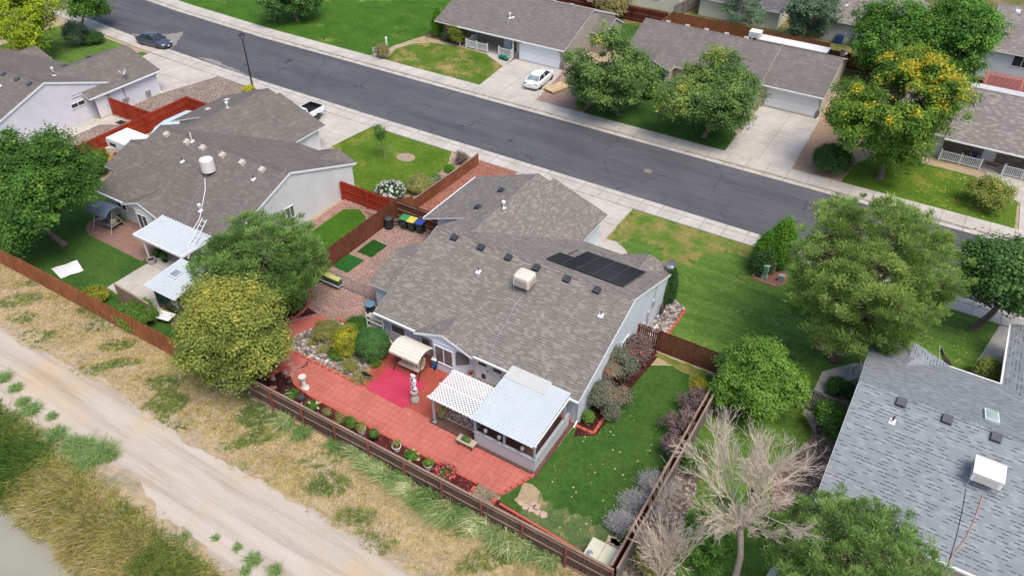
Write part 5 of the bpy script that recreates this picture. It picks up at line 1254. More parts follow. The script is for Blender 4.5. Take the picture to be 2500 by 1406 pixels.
# white ornaments on a pole in a stone urn
x, y, _ = at(1014, 980); t_ = thing('garden_ornament', 'pole with two white carved ornaments standing in a rough stone urn on the patio', 'ornament', (x, y, 0))
b = MB(); b.lathe((x, y, 0), [(.2, 0), (.27, .06), (.3, .22), (.26, .4), (.2, .55), (.2, .7), (.24, .84), (.24, .88), (.18, .86)], 14); b.build('urn', plain('rough_stone', sc(186, 176, 168), .9, .2, 7, bump=.6), t_)
b = MB(); b.tube([(x, y, .85), (x, y, 2.35)], .018, 6); b.build('pole', DARK, t_)
for z0 in (1.05, 1.7):
    b = MB(); b.lathe((x, y, z0), [(.05, 0), (.19, .06), (.2, .14), (.12, .34), (.1, .42), (.15, .5), (.16, .58), (.06, .64)], 8, sx=1.2, sy=.6); b.build('carving', WHITE, t_)
    b = MB(); b.lathe((x, y-.1, z0+.22), [(.05, 0), (.06, .08), (.03, .12)], 8); b.build('dark_motif', DARK, t_)
# bird bath pedestal
x, y, _ = at(744, 947); t_ = thing('pedestal', 'white column pedestal standing on the patio edge near the antlers', 'pedestal', (x, y, 0))
b = MB(); b.lathe((x, y, 0), [(.3, 0), (.3, .07), (.22, .14), (.15, .3), (.13, .75), (.17, .88), (.24, .95), (.24, 1.02), (.1, 1.0)], 18); b.build('column', plain('white_stone', sc(226, 222, 216), .8, .06), t_)
# red bench
x, y, _ = at(680, 918); t_ = thing('garden_bench', 'backless red bench on stone legs in the dark mulch', 'bench', (x, y, 0))
d = Vector((.35, 1.0, 0)).normalized(); n = Vector((-d.y, d.x, 0)); c0 = Vector((x, y, 0))
for s_ in (-1, 1):
    b = MB(); b.bar(c0+d*-.62+n*s_*.1+Vector((0, 0, .47)), c0+d*.62+n*s_*.1+Vector((0, 0, .47)), .18, .05); b.build('seat_plank', plain('faded_red_wood', sc(196, 88, 76), .8, .12, 3), t_)
    b = MB(); c1 = c0+d*.42*s_; b.lathe((c1.x, c1.y, 0), [(.2, 0), (.22, .1), (.16, .22), (.2, .36), (.2, .44)], 8, sx=1.2, sy=.7); b.build('leg', plain('rough_stone', sc(186, 176, 168), .9, .2, 7, bump=.6), t_)
# antlers
def antler(px, py, label, s=1.0, rz=0):
    x, y, _ = at(px, py); b = MB(); M_ = Matrix.Translation((x, y, 0)) @ Matrix.Rotation(rz, 4, 'Z') @ Matrix.Scale(s, 4)
    A_ = lambda *p: [M_ @ Vector(q) for q in p]
    b.tube(A_((0, 0, 0), (.1, 0, .3), (.35, 0, .6), (.75, .05, .72)), [.03, .028, .024, .008], 6); b.tube(A_((.1, 0, .3), (.4, .05, .32), (.6, .1, .42)), [.024, .02, .006], 6); b.tube(A_((.35, 0, .6), (.4, 0, .85), (.62, .0, 1.05)), [.022, .018, .006], 6)
    solo(b, 'antler', plain('bone_white', sc(232, 226, 228), .5, .04), label, 'antler', smooth=True)
antler(689, 974, 'large white antler standing in the mulch by the dark fence', 1.0, .3); antler(742, 1003, 'smaller white antler tip behind the dark fence near the yellow roses', .5, 2.6)
# dark ornaments on the patio corner
x, y, _ = at(736, 975); b = MB()
for q in range(8): a_ = q*.785; b.tube([(x, y, 0), (x+.3*math.cos(a_), y+.3*math.sin(a_), .15), (x+.36*math.cos(a_), y+.36*math.sin(a_), .4)], .016, 5)
b.lathe((x, y, 0), [(.2, 0), (.24, .2), (.2, .3)], 10); solo(b, 'fire_basket', plain('iron_grey', sc(74, 76, 82), .6, .15), 'grey iron basket at the patio corner beside the white pedestal', 'basket')
x, y, _ = at(706, 937); b = MB(); b.lathe((x, y, 0), [(.16, 0), (.22, .15), (.2, .3), (.08, .36), (.1, .5), (.04, .66)], 10); solo(b, 'garden_figure', plain('dark_figure', sc(60, 50, 50), .5, .5, 4), 'small dark garden figure with pale top at the end of the walk', 'figure')
x, y, _ = at(752, 896)
b = MB(); b.tube([(x-.5, y-.5, .05), (x-.2, y-.2, .1), (x, y, .35), (x+.02, y+.02, .42)], .03, 6); b.lathe((x, y, .35), [(.05, 0), (.06, .1)], 8); solo(b, 'path_light', DARK, 'small black path light at the bend of the red walk', 'light')
# black bird figure
x, y, _ = at(896, 923); b = MB()
b.loft([[(x-.45+k*.16, y+r*math.cos(a_)*.8, .3+k*.02+r*math.sin(a_)) for a_ in (0, 1.05, 2.1, 3.14, 4.2, 5.24)] for k, r in ((0, .03), (1, .1), (2, .14), (3, .14), (4, .09), (5, .05), (6, .02))])
for k in (-.1, .1): b.tube([(x, y+k, 0), (x, y+k*.5, .25)], .02, 5)
solo(b, 'bird_figure', BLACKP, 'black metal bird figure by the end of the rock bed', 'figure')

# lattice pergola
t_ = thing('lattice_pergola', 'white lattice pergola roof on posts over the small deck', 'pergola', (-18.4, 25.4, 0))
X0, X1, Y0, Y1, ZL = -19.98, -16.85, 24.0, 26.7, 2.2
b = MB(); sp = .145
def clip_seg(c, sg):
    pts = []
    for x in (X0, X1):
        y = c+sg*(x-X0)
        if Y0 <= y <= Y1: pts.append((x, y))
    for y in (Y0, Y1):
        x = X0+(y-c)/sg
        if X0 < x < X1: pts.append((x, y))
    return pts
for sg, dz in ((1, 0), (-1, .014)):
    c = Y0-(X1-X0) if sg > 0 else Y0
    while c < (Y1 if sg > 0 else Y1+(X1-X0)):
        p = clip_seg(c, sg)
        if len(p) >= 2: b.bar((p[0][0], p[0][1], ZL+.03+dz), (p[1][0], p[1][1], ZL+.03+dz), .075, .01)
        c += sp*1.55
b.build('lattice', WHITE, t_)
for y in (Y0+.15, (Y0+Y1)/2, Y1-.12):
    b = MB(); b.box(X0-.12, X1+.1, y-.035, y+.035, ZL-.12, ZL+.01); b.build('beam', WHITE, t_)
for x, y in ((-19.75, 24.2), (-19.75, 26.5)):
    b = MB(); b.box(x-.06, x+.06, y-.06, y+.06, .08, ZL-.12); b.box(x-.1, x+.1, y-.1, y+.1, .08, .14); b.build('post', GREYP, t_)
# deck with the little rock bed
t_ = thing('deck', 'low dark brown deck around and under the screened patio room', 'deck', (-16.4, 26, 0))
b = MB(); b.box(-20.05, -19.38, 24.05, 26.9, 0, .1); b.box(-19.38, -16.95, 24.05, 24.8, 0, .1); b.box(-19.38, -16.95, 25.65, 26.9, 0, .1); b.box(-17.3, -16.95, 24.8, 25.65, 0, .1); b.box(-16.95, -12.62, 23.95, 28.5, 0, .1)
b.build('boards', DECKM, t_)
b = MB(); b.box(-19.4, -17.28, 24.76, 24.8, .1, .14); b.box(-19.4, -17.28, 25.65, 25.69, .1, .14); b.box(-19.42, -19.38, 24.76, 25.69, .1, .14); b.box(-17.3, -17.26, 24.76, 25.69, .1, .14); b.build('frame', plain('grey_timber', sc(176, 160, 150), .8, .1), t_)
sheet('pebble_bed', [(-19.38, 24.8), (-17.3, 24.8), (-17.3, 25.65), (-19.38, 25.65)], .03, gravel('small_pebbles', [sc(110, 90, 84), sc(160, 140, 132), sc(206, 196, 188)], 9))
# screened patio room
t_ = thing('patio_room', 'open patio room with white corrugated roof and pale grey half walls', 'patio room', (-14.9, 26.1, 0))
WG = siding('pale_grey_panel', sc(206, 206, 210), .32, .6, .05)
b = MB(); b.box(-16.85, -12.85, 24.12, 24.2, .1, 1.05); b.build('half_wall', WG, t_)
b = MB(); b.box(-12.93, -12.85, 24.2, 28.2, .1, 1.05); b.build('half_wall', WG, t_)
b = MB(); b.box(-16.9, -12.8, 24.07, 24.25, 1.05, 1.1); b.box(-12.98, -12.8, 24.25, 28.2, 1.05, 1.1); b.build('ledge', GREYP, t_)
for x, y in ((-16.8, 24.17), (-14.85, 24.17), (-12.9, 24.17), (-12.9, 27.6), (-16.8, 28.2)):
    b = MB(); b.box(x-.055, x+.055, y-.055, y+.055, 1.1 if y > 24.1 and not (x < -16 and y > 26) else .1, 2.22 if y < 26 else 2.4); b.build('post', GREYP, t_)
b = MB(); b.bar((-16.9, 24.15, 2.2), (-12.8, 24.15, 2.2), .08, .1); b.bar((-12.88, 24.15, 2.2), (-12.88, 28.2, 2.42), .08, .1); b.build('beam', WHITE, t_)
ROOFW = plain('white_corrugated_metal', sc(204, 211, 216), .4, .04, 1.2)
def corr(x0, x1, y0, y1, z0, z1, sp=.1, amp=.018):
    b = MB(); n = int((x1-x0)/sp*4); pts = []
    for i in range(n+1): pts.append((x0+(x1-x0)*i/n, amp*math.sin(2*math.pi*i/4+.8)))
    for (xa, ha), (xb, hb) in zip(pts, pts[1:]): b.poly([(xa, y0, z0+ha), (xb, y0, z0+hb), (xb, y1, z1+hb), (xa, y1, z1+ha)]); 
    for (xa, ha), (xb, hb) in zip(pts, pts[1:]): b.poly([(xa, y0, z0+ha-.012), (xa, y1, z1+ha-.012), (xb, y1, z1+hb-.012), (xb, y0, z0+hb-.012)])
    return b
corr(-16.98, -12.92, 23.95, 28.4, 2.26, 2.57, .135).build('roof_panel', ROOFW, t_)
corr(-16.98, -14.25, 27.5, 28.55, 2.53, 2.605, .1, .01).build('upper_panel', plain('cream_translucent_panel', sc(206, 206, 203), .5, .04), t_)
b = MB(); b.box(-15.9, -14.3, 25.5, 26.6, .55, .6)
solo(b, 'table', plain('brown_tabletop', sc(120, 80, 66), .6, .15), 'brown table standing under the white corrugated roof', 'table', loc=(-15.1, 26, .1))
for x, wh in ((-16.0, 'leftmost'), (-15.1, 'middle'), (-13.6, 'rightmost')):
    tt = thing('hanging_lantern', wh+' silver lantern hanging under the front edge of the white corrugated roof', 'lantern', (x, 24.05, 1.75), 'lanterns under the white roof')
    b = MB(); b.lathe((x, 24.02, 1.62), [(.05, 0), (.11, .04), (.12, .2), (.08, .26)], 12); b.build('lamp_body', GALV, tt); b = MB(); b.tube([(x, 24.02, 1.88), (x, 24.02, 2.24)], .01, 5); b.build('chain', DARK, tt)
# planter bench
t_ = thing('planter_table', 'low stone coloured table with a green planter box on it', 'table', (-17.15, 23.75, 0))
b = MB(); b.box(-17.75, -16.55, 23.5, 24.0, .4, .47); b.build('top', plain('stone_top', sc(190, 180, 160), .85, .1, 5), t_)
for x in (-17.6, -16.7):
    for y in (23.56, 23.9):
        b = MB(); b.box(x-.03, x+.03, y-.03, y+.03, 0, .4); b.build('leg', plain('dull_brown_leg', sc(110, 90, 74), .8, .1), t_)
b = MB(); b.box(-17.45, -16.9, 23.62, 23.86, .47, .62); b.build('planter', plain('dark_green_planter', sc(92, 104, 84), .7, .1), t_)
# cream storage box in the corner
t_ = thing('storage_box', 'cream storage box with double lid in the corner where the fences meet', 'storage box', (-7.35, 20.85, 0))
q = [at(1457, 1314, .85), at(1502, 1338, .85), at(1480, 1384, .85), at(1431, 1358, .85)]
cx_, cy_ = sum(p[0] for p in q)/4, sum(p[1] for p in q)/4
CRM = plain('cream_resin', sc(226, 222, 196), .5, .04)
b = MB(); b.box(cx_-.68, cx_+.68, cy_-.55, cy_+.55, 0, .8); b.build('body', CRM, t_)
b = MB(); b.box(cx_-.74, cx_-.008, cy_-.6, cy_+.6, .8, .87); b.build('lid', CRM, t_, bevel=.02); b = MB(); b.box(cx_+.008, cx_+.74, cy_-.6, cy_+.6, .8, .87); b.build('lid', CRM, t_, bevel=.02)
b = MB(); b.lathe((cx_-.45, cy_-.35, .87), [(.14, 0), (.15, .1), (.12, .12)], 12); solo(b, 'paint_can', GALV, 'grey can standing on the cream storage box', 'can')
b = MB(); b.lathe((at(1531, 1318)[0], at(1531, 1318)[1], 0), [(.12, 0), (.14, .5), (.1, .9)], 8); solo(b, 'watering_can', plain('lime_plastic', sc(110, 190, 70), .5, .3, 3), 'lime green and teal garden toy by the corner fence', 'toy')
# white downspout lying by the gable wall, wheel, meters
b = MB(); b.bar((-11.9, 38.0, .1), (-11.9, 39.4, .1), .1, .08); solo(b, 'drain_pipe', WHITE, 'white downspout piece lying on rocks beside the gable wall', 'pipe')
t_ = thing('hose_reel', 'round black wheel of hose leaning against the gable wall by the evergreens', 'hose reel', (-12.2, 40.8, 0))
b = MB(); b.tube([(-12.15, 40.8+.42*math.cos(a_*.4), .45+.42*math.sin(a_*.4)) for a_ in range(17)], .07, 6); b.build('tyre', BLACKP, t_); b = MB(); b.lathe((-12.15, 40.0, 0), [(.13, 0), (.13, .35), (.08, .4)], 10); b.build('valve_box', GALV, t_)
# porch steps railing of the centre house, street side
t_ = thing('porch_railing', 'white railing by the curved walk on the street side of the centre house', 'railing', (-18.9, 42.7, 0), 'railings of the centre house porch')
def rail_run(t_, p0, p1, h=1.0):
    p0, p1 = Vector(p0), Vector(p1); n_ = max(2, int((p1-p0).length/.14))
    for q in (p0, p1):
        b = MB(); b.rbox(q, (.1, .1, h+.08)); b.build('post', WHITE, t_)
    b = MB()
    for z in (.12, h-.04): b.bar(p0+Vector((0, 0, z)), p1+Vector((0, 0, z)), .05)
    b.build('rail', WHITE, t_); b = MB()
    for i in range(1, n_): q = p0.lerp(p1, i/n_); b.rbox(q+Vector((0, 0, .12)), (.035, .035, h-.16))
    b.build('balusters', WHITE, t_)
rail_run(t_, (-19.2, 45.0, .05), (-18.7, 42.9, .05)); 
t_ = thing('porch_railing', 'short white railing at the right side of the centre house porch', 'railing', (-16.4, 43.0, 0), 'railings of the centre house porch'); rail_run(t_, (-16.5, 44.2, .05), (-16.2, 42.9, .05))
b = MB(); b.box(-19.4, -16.3, 42.3, 43.4, .0, .12); solo(b, 'porch_slab', CONC, 'pale concrete porch slab behind the solar panels', 'porch slab')

# ================================================================== LEFT NEIGHBOUR'S YARD
t_ = thing('patio_cover', 'white flat patio cover on posts behind the left neighbour house', 'patio cover', (-45.5, 27.2, 0))
b = corr(-48.15, -42.85, 25.8, 28.5, 2.3, 2.52, .3, .02); b.build('roof_panel', ROOFW, t_)
b = MB(); b.box(-48.2, -42.8, 25.72, 25.82, 2.16, 2.34); b.box(-42.86, -42.78, 25.8, 28.5, 2.2, 2.36); b.box(-48.2, -48.12, 25.8, 28.5, 2.2, 2.36); b.build('fascia', WHITE, t_)
for x in (-47.35, -43.3):
    b = MB(); b.box(x-.05, x+.05, 25.85, 25.95, 0, 2.2); b.build('post', WHITE, t_)
t_ = thing('garden_shed', 'small shed with white metal roof, skylight and dark glass front', 'shed', (-41.4, 24, 0))
corr(-42.75, -39.6, 22.3, 25.6, 2.1, 2.35, .3, .015).build('roof', ROOFW, t_)
b = MB(); b.box(-42.4, -39.9, 22.7, 25.3, 0, 2.08); b.build('wall', plain('shed_brown', sc(110, 84, 72), .8, .15), t_)
for i in range(3):
    b = MB(); b.box(-42.35+i*.82, -41.62+i*.82, 22.66, 22.69, .3, 1.95); b.build('window', glassy('green_glass', sc(50, 70, 62)), t_)
b = MB(); b.rbox((-41.6, 24.2, 2.27), (.75, .75, .1), 0, (.07, 0)); o = b.build('skylight', plain('skylight_frame', sc(226, 232, 238), .5, .03), t_); b = MB(); b.rbox((-41.6, 24.2, 2.36), (.6, .6, .03), 0, (.07, 0)); b.build('pane', glassy('blue_grey_pane', sc(140, 150, 160)), o)
swing(-54.0, 27.3, .1, plain('blue_grey_canvas', sc(116, 130, 146), .8, .05), plain('grey_cushion', sc(120, 124, 124), .85, .08), plain('beige_steel', sc(190, 180, 160), .5, .1), 'blue-grey canopied swing seat behind the left neighbour house')
t_ = thing('step_ladder', 'white aluminium ladder leaning on the patio cover and left roof', 'ladder', (-43.4, 27.6, 2.3))
for s_ in (0, .45):
    b = MB(); b.bar((-43.2+s_, 26.1, 2.0), (-43.9+s_, 28.9, 3.5), .05); b.build('rail', WHITE, t_)
for i in range(8):
    k = (i+.5)/8; b = MB(); b.bar((-43.2-.7*k, 26.1+2.8*k, 2.0+1.5*k), (-42.75-.7*k, 26.1+2.8*k, 2.0+1.5*k), .035); b.build('rung', WHITE, t_)
b = MB(); R_ = random.Random(4)
p = [at(125, 656, .15), at(188, 635, .2), at(204, 660, .12), at(148, 679, .1)]
n_ = 8
for i in range(n_):
    for j in range(5):
        f_ = lambda u, v: tuple(sum(c*w for c, w in zip(cc, ((1-u)*(1-v), u*(1-v), u*v, (1-u)*v))) + (.03*math.sin(u*9+v*4) if k == 2 else 0) for k, cc in enumerate(zip(*p)))
        b.poly([f_(i/n_, j/5), f_((i+1)/n_, j/5), f_((i+1)/n_, (j+1)/5), f_(i/n_, (j+1)/5)][::-1])
o = solo(b, 'white_tarp', WHITE, 'crumpled white tarp panel lying on the left neighbour lawn', 'tarp'); md = o.modifiers.new('thick', 'SOLIDIFY'); md.thickness = .03
x, y, _ = at(402, 783); b = MB(); b.rbox((x, y, .5), (1.6, .8, .04), .2); b.rbox((x, y, 0), (.1, .1, .5)); solo(b, 'white_table', WHITE, 'white table top half hidden by the olive green tree', 'table')
def pot(x, y, r, h, mat, label, soil=True, grp='flower pots', z=0):
    t_ = thing('flower_pot', label, 'flower pot', (x, y, z), grp)
    b = MB(); b.lathe((x, y, z), [(r*.7, 0), (r, h*.9), (r*1.08, h*.9), (r*1.08, h), (r*.92, h), (r*.9, h*.85)], 16); b.build('pot', mat, t_)
    b = MB(); b.lathe((x, y, z+h*.85), [(r*.9, 0), (r*.6, .015)], 14); b.build('soil', MUL, t_); return t_
x, y, _ = at(373, 645); pot(x, y, .3, .5, GREYP, 'grey pot at the foot of the left patio cover post')
# camper and the boat cover behind the red fence
t_ = thing('camper', 'white truck camper parked beside the long red fence', 'camper', (-61.2, 35, 0)); CW = plain('camper_white', (.78, .78, .78, 1), .4, .03)
b = MB(); b.loft([[(x, 33.9, z) for x, z in ((-62.2, 1.9), (-62.35, 2.35), (-62.2, 2.75), (-57.6, 2.75), (-57.6, .7), (-60.6, .7), (-60.6, 1.9))][::-1], [(x, 36.15, z) for x, z in ((-62.2, 1.9), (-62.35, 2.35), (-62.2, 2.75), (-57.6, 2.75), (-57.6, .7), (-60.6, .7), (-60.6, 1.9))][::-1]]); b.build('body', CW, t_, bevel=.05)
b = MB(); b.box(-60.5, -59.9, 33.85, 33.89, 1.4, 1.85); b.box(-59.8, -59.3, 33.85, 33.89, 1.4, 1.85); b.box(-61.8, -61.0, 33.85, 33.89, 2.15, 2.4); b.build('window', GLASS, t_)
b = MB(); b.rbox((-60.6, 35.2, 2.75), (.5, .5, .12)); b.rbox((-59.2, 34.8, 2.75), (.4, .4, .1)); b.build('roof_vent', CW, t_)
b = MB(); b.box(-62.0, -57.7, 34.1, 36.0, .35, .7); b.build('chassis', DARK, t_)
for x in (-61.6, -58.3):
    for y in (34.2, 35.9):
        b = MB(); b.tube([(x, y-.12, .35), (x, y+.12, .35)], .35, 14); b.build('wheel', BLACKP, t_)
t_ = thing('covered_boat', 'boat on trailer under a pale blue cover behind the red fence', 'boat', (-62.6, 42, 0))
b = MB(); rings = []
for y, w, z0, z1 in ((38.6, .1, .7, 1.0), (39.3, .7, .55, 1.2), (40.5, 1.0, .5, 1.35), (43.2, 1.05, .5, 1.3), (43.6, .9, .6, 1.15)):
    rings.append([(-62.7-w, y, (z0+z1)/2), (-62.7-w*.6, y, z0), (-62.7+w*.6, y, z0), (-62.7+w, y, (z0+z1)/2), (-62.7+w*.5, y, z1), (-62.7-w*.5, y, z1)])
b.loft(rings); b.build('cover', plain('pale_blue_tarp', sc(196, 216, 234), .6, .04), t_, smooth=False)
for s_ in (-1, 1):
    b = MB(); b.tube([(-62.7+s_*.95, 41.5, .3), (-62.7+s_*1.12, 41.5, .3)], .3, 12); b.build('wheel', BLACKP, t_)
x, y, _ = at(277, 395); b = MB(); b.lathe((x, y, 0), [(.5, 0), (.6, .3), (.35, .5)], 10); solo(b, 'tarp_heap', plain('ochre_tarp', sc(196, 150, 70), .7, .15), 'ochre yellow heap beside the camper', 'heap')
x, y, _ = at(292, 388); b = MB(); b.rbox((x, y, 0), (.8, .5, .5), .4); solo(b, 'red_crate', plain('maroon', sc(130, 44, 44), .6, .1), 'dark red crate between the ochre heap and the camper', 'crate', bevel=.03)
x, y, _ = at(282, 372); b = MB(); b.rbox((x-.3, y+.2, 0), (2.2, .9, .5), .5); solo(b, 'utility_trailer', plain('cream_panel', sc(220, 212, 196), .6, .05), 'cream topped low trailer beside the camper and red fence', 'trailer', bevel=.03)
b = MB(); b.bar((-61.3, 44.5, .3), (-60.9, 44.5, 1.9), .05); b.bar((-60.85, 44.5, .3), (-60.45, 44.5, 1.9), .05)
for i in range(6): b.bar((-61.2+i*.07, 44.5, .5+i*.25), (-60.8+i*.07, 44.5, .5+i*.25), .03)
solo(b, 'aluminium_ladder', GALV, 'grey aluminium ladder leaning on the short red fence', 'ladder')

# ================================================================== STREET
t_ = thing('street_lamp', 'tall black street lamp post beside the near sidewalk', 'street lamp', (-64.15, 52.45, 0))
b = MB(); b.lathe((-64.15, 52.45, 0), [(.16, 0), (.16, .12), (.1, .2), (.085, 1.2), (.06, 5.3)], 12); b.build('pole', BLACKP, t_)
b = MB(); b.lathe((-64.15, 52.45, 5.3), [(.08, 0), (.2, .06), (.22, .1)], 12); b.build('collar', BLACKP, t_)
b = MB(); b.lathe((-64.15, 52.45, 5.4), [(.17, 0), (.2, .2)], 12); b.build('glass', plain('lamp_glass', sc(200, 196, 190), .3, .03), t_)
b = MB(); b.lathe((-64.15, 52.45, 5.6), [(.34, 0), (.36, .05), (.24, .18), (.06, .26), (.03, .34)], 14); b.build('lamp_shade', BLACKP, t_)
TYRE = plain('tyre_rubber', (.02, .02, .02, 1), .8, .2); RIM = plain('alloy', sc(150, 152, 158), .3, .1, metal=.7)
LGT = plain('headlight_glass', sc(200, 206, 212), .15, .04); RLT = plain('tail_light', sc(160, 24, 40), .25, .1)
def wheel(t_, M_, x, y, r, w=.2, side=1):
    b = MB(); pr = [(r-.06, -w/2), (r, -w/2+.03), (r, w/2-.03), (r-.06, w/2)]
    rings = []
    for rr, o in pr: rings.append([M_ @ Vector((x+rr*math.cos(2*math.pi*q/18), y+side*o, r+rr*math.sin(2*math.pi*q/18))) for q in range(18)])
    b.loft(rings); o = b.build('wheel', TYRE, t_)
    b = MB(); rings = []
    for rr, oo in ((r*.66, w/2-.03), (r*.64, w/2+.005), (r*.2, w/2-.015)): rings.append([M_ @ Vector((x+rr*math.cos(2*math.pi*q/16), y+side*oo, r+rr*math.sin(2*math.pi*q/16))) for q in range(16)])
    b.loft(rings); b.build('rim', RIM, o)
    b = MB()
    for q in range(5):
        a_ = 2*math.pi*q/5; b.bar(M_ @ Vector((x+.1*math.cos(a_), y+side*(w/2+.004), r+.1*math.sin(a_))), M_ @ Vector((x+r*.6*math.cos(a_), y+side*(w/2+.004), r+r*.6*math.sin(a_))), .03, .015)
    b.build('hub_spokes', DARK, o)
def sedan(label, loc, rz, paint, L=4.75, Wd=1.8, wb=2.74):
    "x forward, origin at the centre on the ground"
    t_ = thing('parked_car', label, 'car', loc); M_ = Matrix.Translation(loc) @ Matrix.Rotation(rz, 4, 'Z'); k = L/4.75
    hw = Wd/2
    # stations: x, half width at belt, half width at sill, belt height, deck height, sill height
    st = [(-2.37, .68, .66, .62, .78, .38), (-2.30, .80, .78, .70, .92, .26), (-2.0, .86, .85, .80, 1.0, .22), (-1.55, .89, .88, .84, 1.02, .2), (-.9, .90, .9, .86, 1.0, .18), (0, .90, .9, .86, .98, .18), (.8, .90, .9, .84, .96, .18), (1.25, .88, .88, .82, .95, .2), (1.75, .86, .86, .76, .86, .22), (2.1, .80, .82, .66, .76, .24), (2.3, .68, .72, .56, .66, .28), (2.37, .5, .6, .48, .56, .34)]
    b = MB(); rings = []
    for x, wbt, ws, zb, zd, zs in st:
        x *= k; rings.append([M_ @ Vector(p) for p in ((x, -ws*.95*hw/.9, zs), (x, ws*.95*hw/.9, zs), (x, ws*hw/.9*1.0, zs+.12), (x, wbt*hw/.9, zb-.12), (x, wbt*.985*hw/.9, zb), (x, wbt*.86*hw/.9, zd-.02), (x, wbt*.45*hw/.9, zd+.012), (x, -wbt*.45*hw/.9, zd+.012), (x, -wbt*.86*hw/.9, zd-.02), (x, -wbt*.985*hw/.9, zb), (x, -wbt*hw/.9, zb-.12), (x, -ws*hw/.9, zs+.12))])
    b.loft(rings); b.build('body', paint, t_, smooth=True, sub=1)
    # roof and pillars
    b = MB(); rf = [(-1.28, .60, 1.30), (-.95, .62, 1.405), (-.3, .63, 1.44), (.2, .62, 1.425), (.5, .60, 1.37)]
    b.loft([[M_ @ Vector(p) for p in ((x*k, -w, z-.05), (x*k, -w*.9, z), (x*k, 0, z+.025), (x*k, w*.9, z), (x*k, w, z-.05), (x*k, 0, z-.06))] for x, w, z in rf]); b.build('roof', paint, t_, smooth=True)
    b = MB()
    for s_ in (-1, 1):
        for (xa, wa, za), (xb, wb_, zb) in (((-1.28, .60, 1.28), (-1.85, .74, .98)), ((.5, .60, 1.36), (1.28, .76, .93)), ((-.38, .635, 1.4), (-.42, .82, .95))):
            b.bar(M_ @ Vector((xa*k, s_*wa, za)), M_ @ Vector((xb*k, s_*wb_, zb)), .07, .05)
    b.build('pillars', paint, t_)
    # glass: a closed cabin volume just inside the pillars
    b = MB(); lo = [(-1.86, .70, .95), (-.4, .80, .93), (1.28, .72, .91)]; hi = [(-1.27, .585, 1.30), (-.35, .615, 1.405), (.51, .585, 1.365)]
    def gl(pts, nm):
        b = MB(); b.poly([M_ @ Vector((p[0]*k, p[1], p[2])) for p in pts]); o = b.build(nm, GLASS, t_); md = o.modifiers.new('thick', 'SOLIDIFY'); md.thickness = .012; return o
    gl([(-1.9, -.66, .985), (-1.9, .66, .985), (-1.27, .555, 1.33), (-1.27, -.555, 1.33)][::-1], 'rear_window').data.materials[0] = glassy('pale_rear_glass', sc(120, 138, 140))
    gl([(1.3, -.68, .945), (1.3, .68, .945), (.5, .57, 1.39), (.5, -.57, 1.39)], 'windscreen')
    for s_ in (-1, 1):
        gl([(-1.72, s_*.775, .99), (-.44, s_*.80, .97), (-.4, s_*.632, 1.375), (-1.22, s_*.61, 1.30)], 'side_window'); gl([(-.38, s_*.80, .97), (1.12, s_*.765, .95), (.46, s_*.61, 1.345), (-.34, s_*.632, 1.375)], 'side_window')
    for sx in (-1, 1):
        for sy in (-1, 1): wheel(t_, M_, sx*wb/2, sy*(hw-.12), .32, .2, sy)
    for s_ in (-1, 1):
        b = MB(); b.rbox(M_ @ Vector((2.17*k, s_*.58, .58)), (.28, .32, .12), rz); b.build('headlight', LGT, t_, bevel=.03)
        b = MB(); b.rbox(M_ @ Vector((-2.28*k, s_*.56, .72)), (.12, .46, .13), rz); b.build('tail_light', RLT, t_, bevel=.03)
        b = MB(); b.rbox(M_ @ Vector((1.0*k, s_*.92, .93)), (.12, .16, .12), rz); b.build('mirror', paint, t_, bevel=.02)
    b = MB(); b.rbox(M_ @ Vector((2.34*k, 0, .42)), (.08, .7, .14), rz); b.rbox(M_ @ Vector((2.35*k, 0, .26)), (.06, 1.0, .08), rz); b.build('grille', DARK, t_)
    b = MB(); b.rbox(M_ @ Vector((2.39*k, 0, .34)), (.02, .32, .14), rz); b.build('number_plate', WHITE, t_); b = MB(); b.rbox(M_ @ Vector((-2.375*k, 0, .62)), (.02, .32, .14), rz); b.build('number_plate', WHITE, t_)
    return t_
def carpaint(name, c, metal=0.3, rough=.28):
    t = NT(name); n = t.noise(t.coord('Object'), 3, 3); t.b.inputs['Coat Weight'].default_value = .5; t.b.inputs['Coat Roughness'].default_value = .08
    return t.done(t.ramp(n, [(.3, k_(c, .94)), (.7, k_(c, 1.05))]), rough, metal, .5)
x0, y0, _ = at(346.4, 111.8); x1, y1, _ = at(387.4, 122.3)
a_ = math.atan2(y1-y0, x1-x0); n = Vector((-math.sin(a_), math.cos(a_)))
cxx, cyy = (x0+x1)/2+n.x*.8, (y0+y1)/2+n.y*.8
sedan('dark blue-grey sedan parked along the kerb at the upper left', (cxx, cyy, .004), a_, carpaint('blue_grey_paint', sc(84, 92, 108)), 4.6, 1.79, 2.68)
x0, y0, _ = at(1316.2, 221.9); x1, y1, _ = at(1348.9, 192.9); a_ = math.atan2(y1-y0, x1-x0); n = Vector((-math.sin(a_), math.cos(a_))); cxx, cyy = (x0+x1)/2+n.x*.8, (y0+y1)/2+n.y*.8
sedan('white sedan parked in the driveway before the white garage door', (cxx, cyy, .036), a_, carpaint('white_paint_car', (.78, .79, .8, 1), 0, .3), 4.8, 1.82, 2.74)
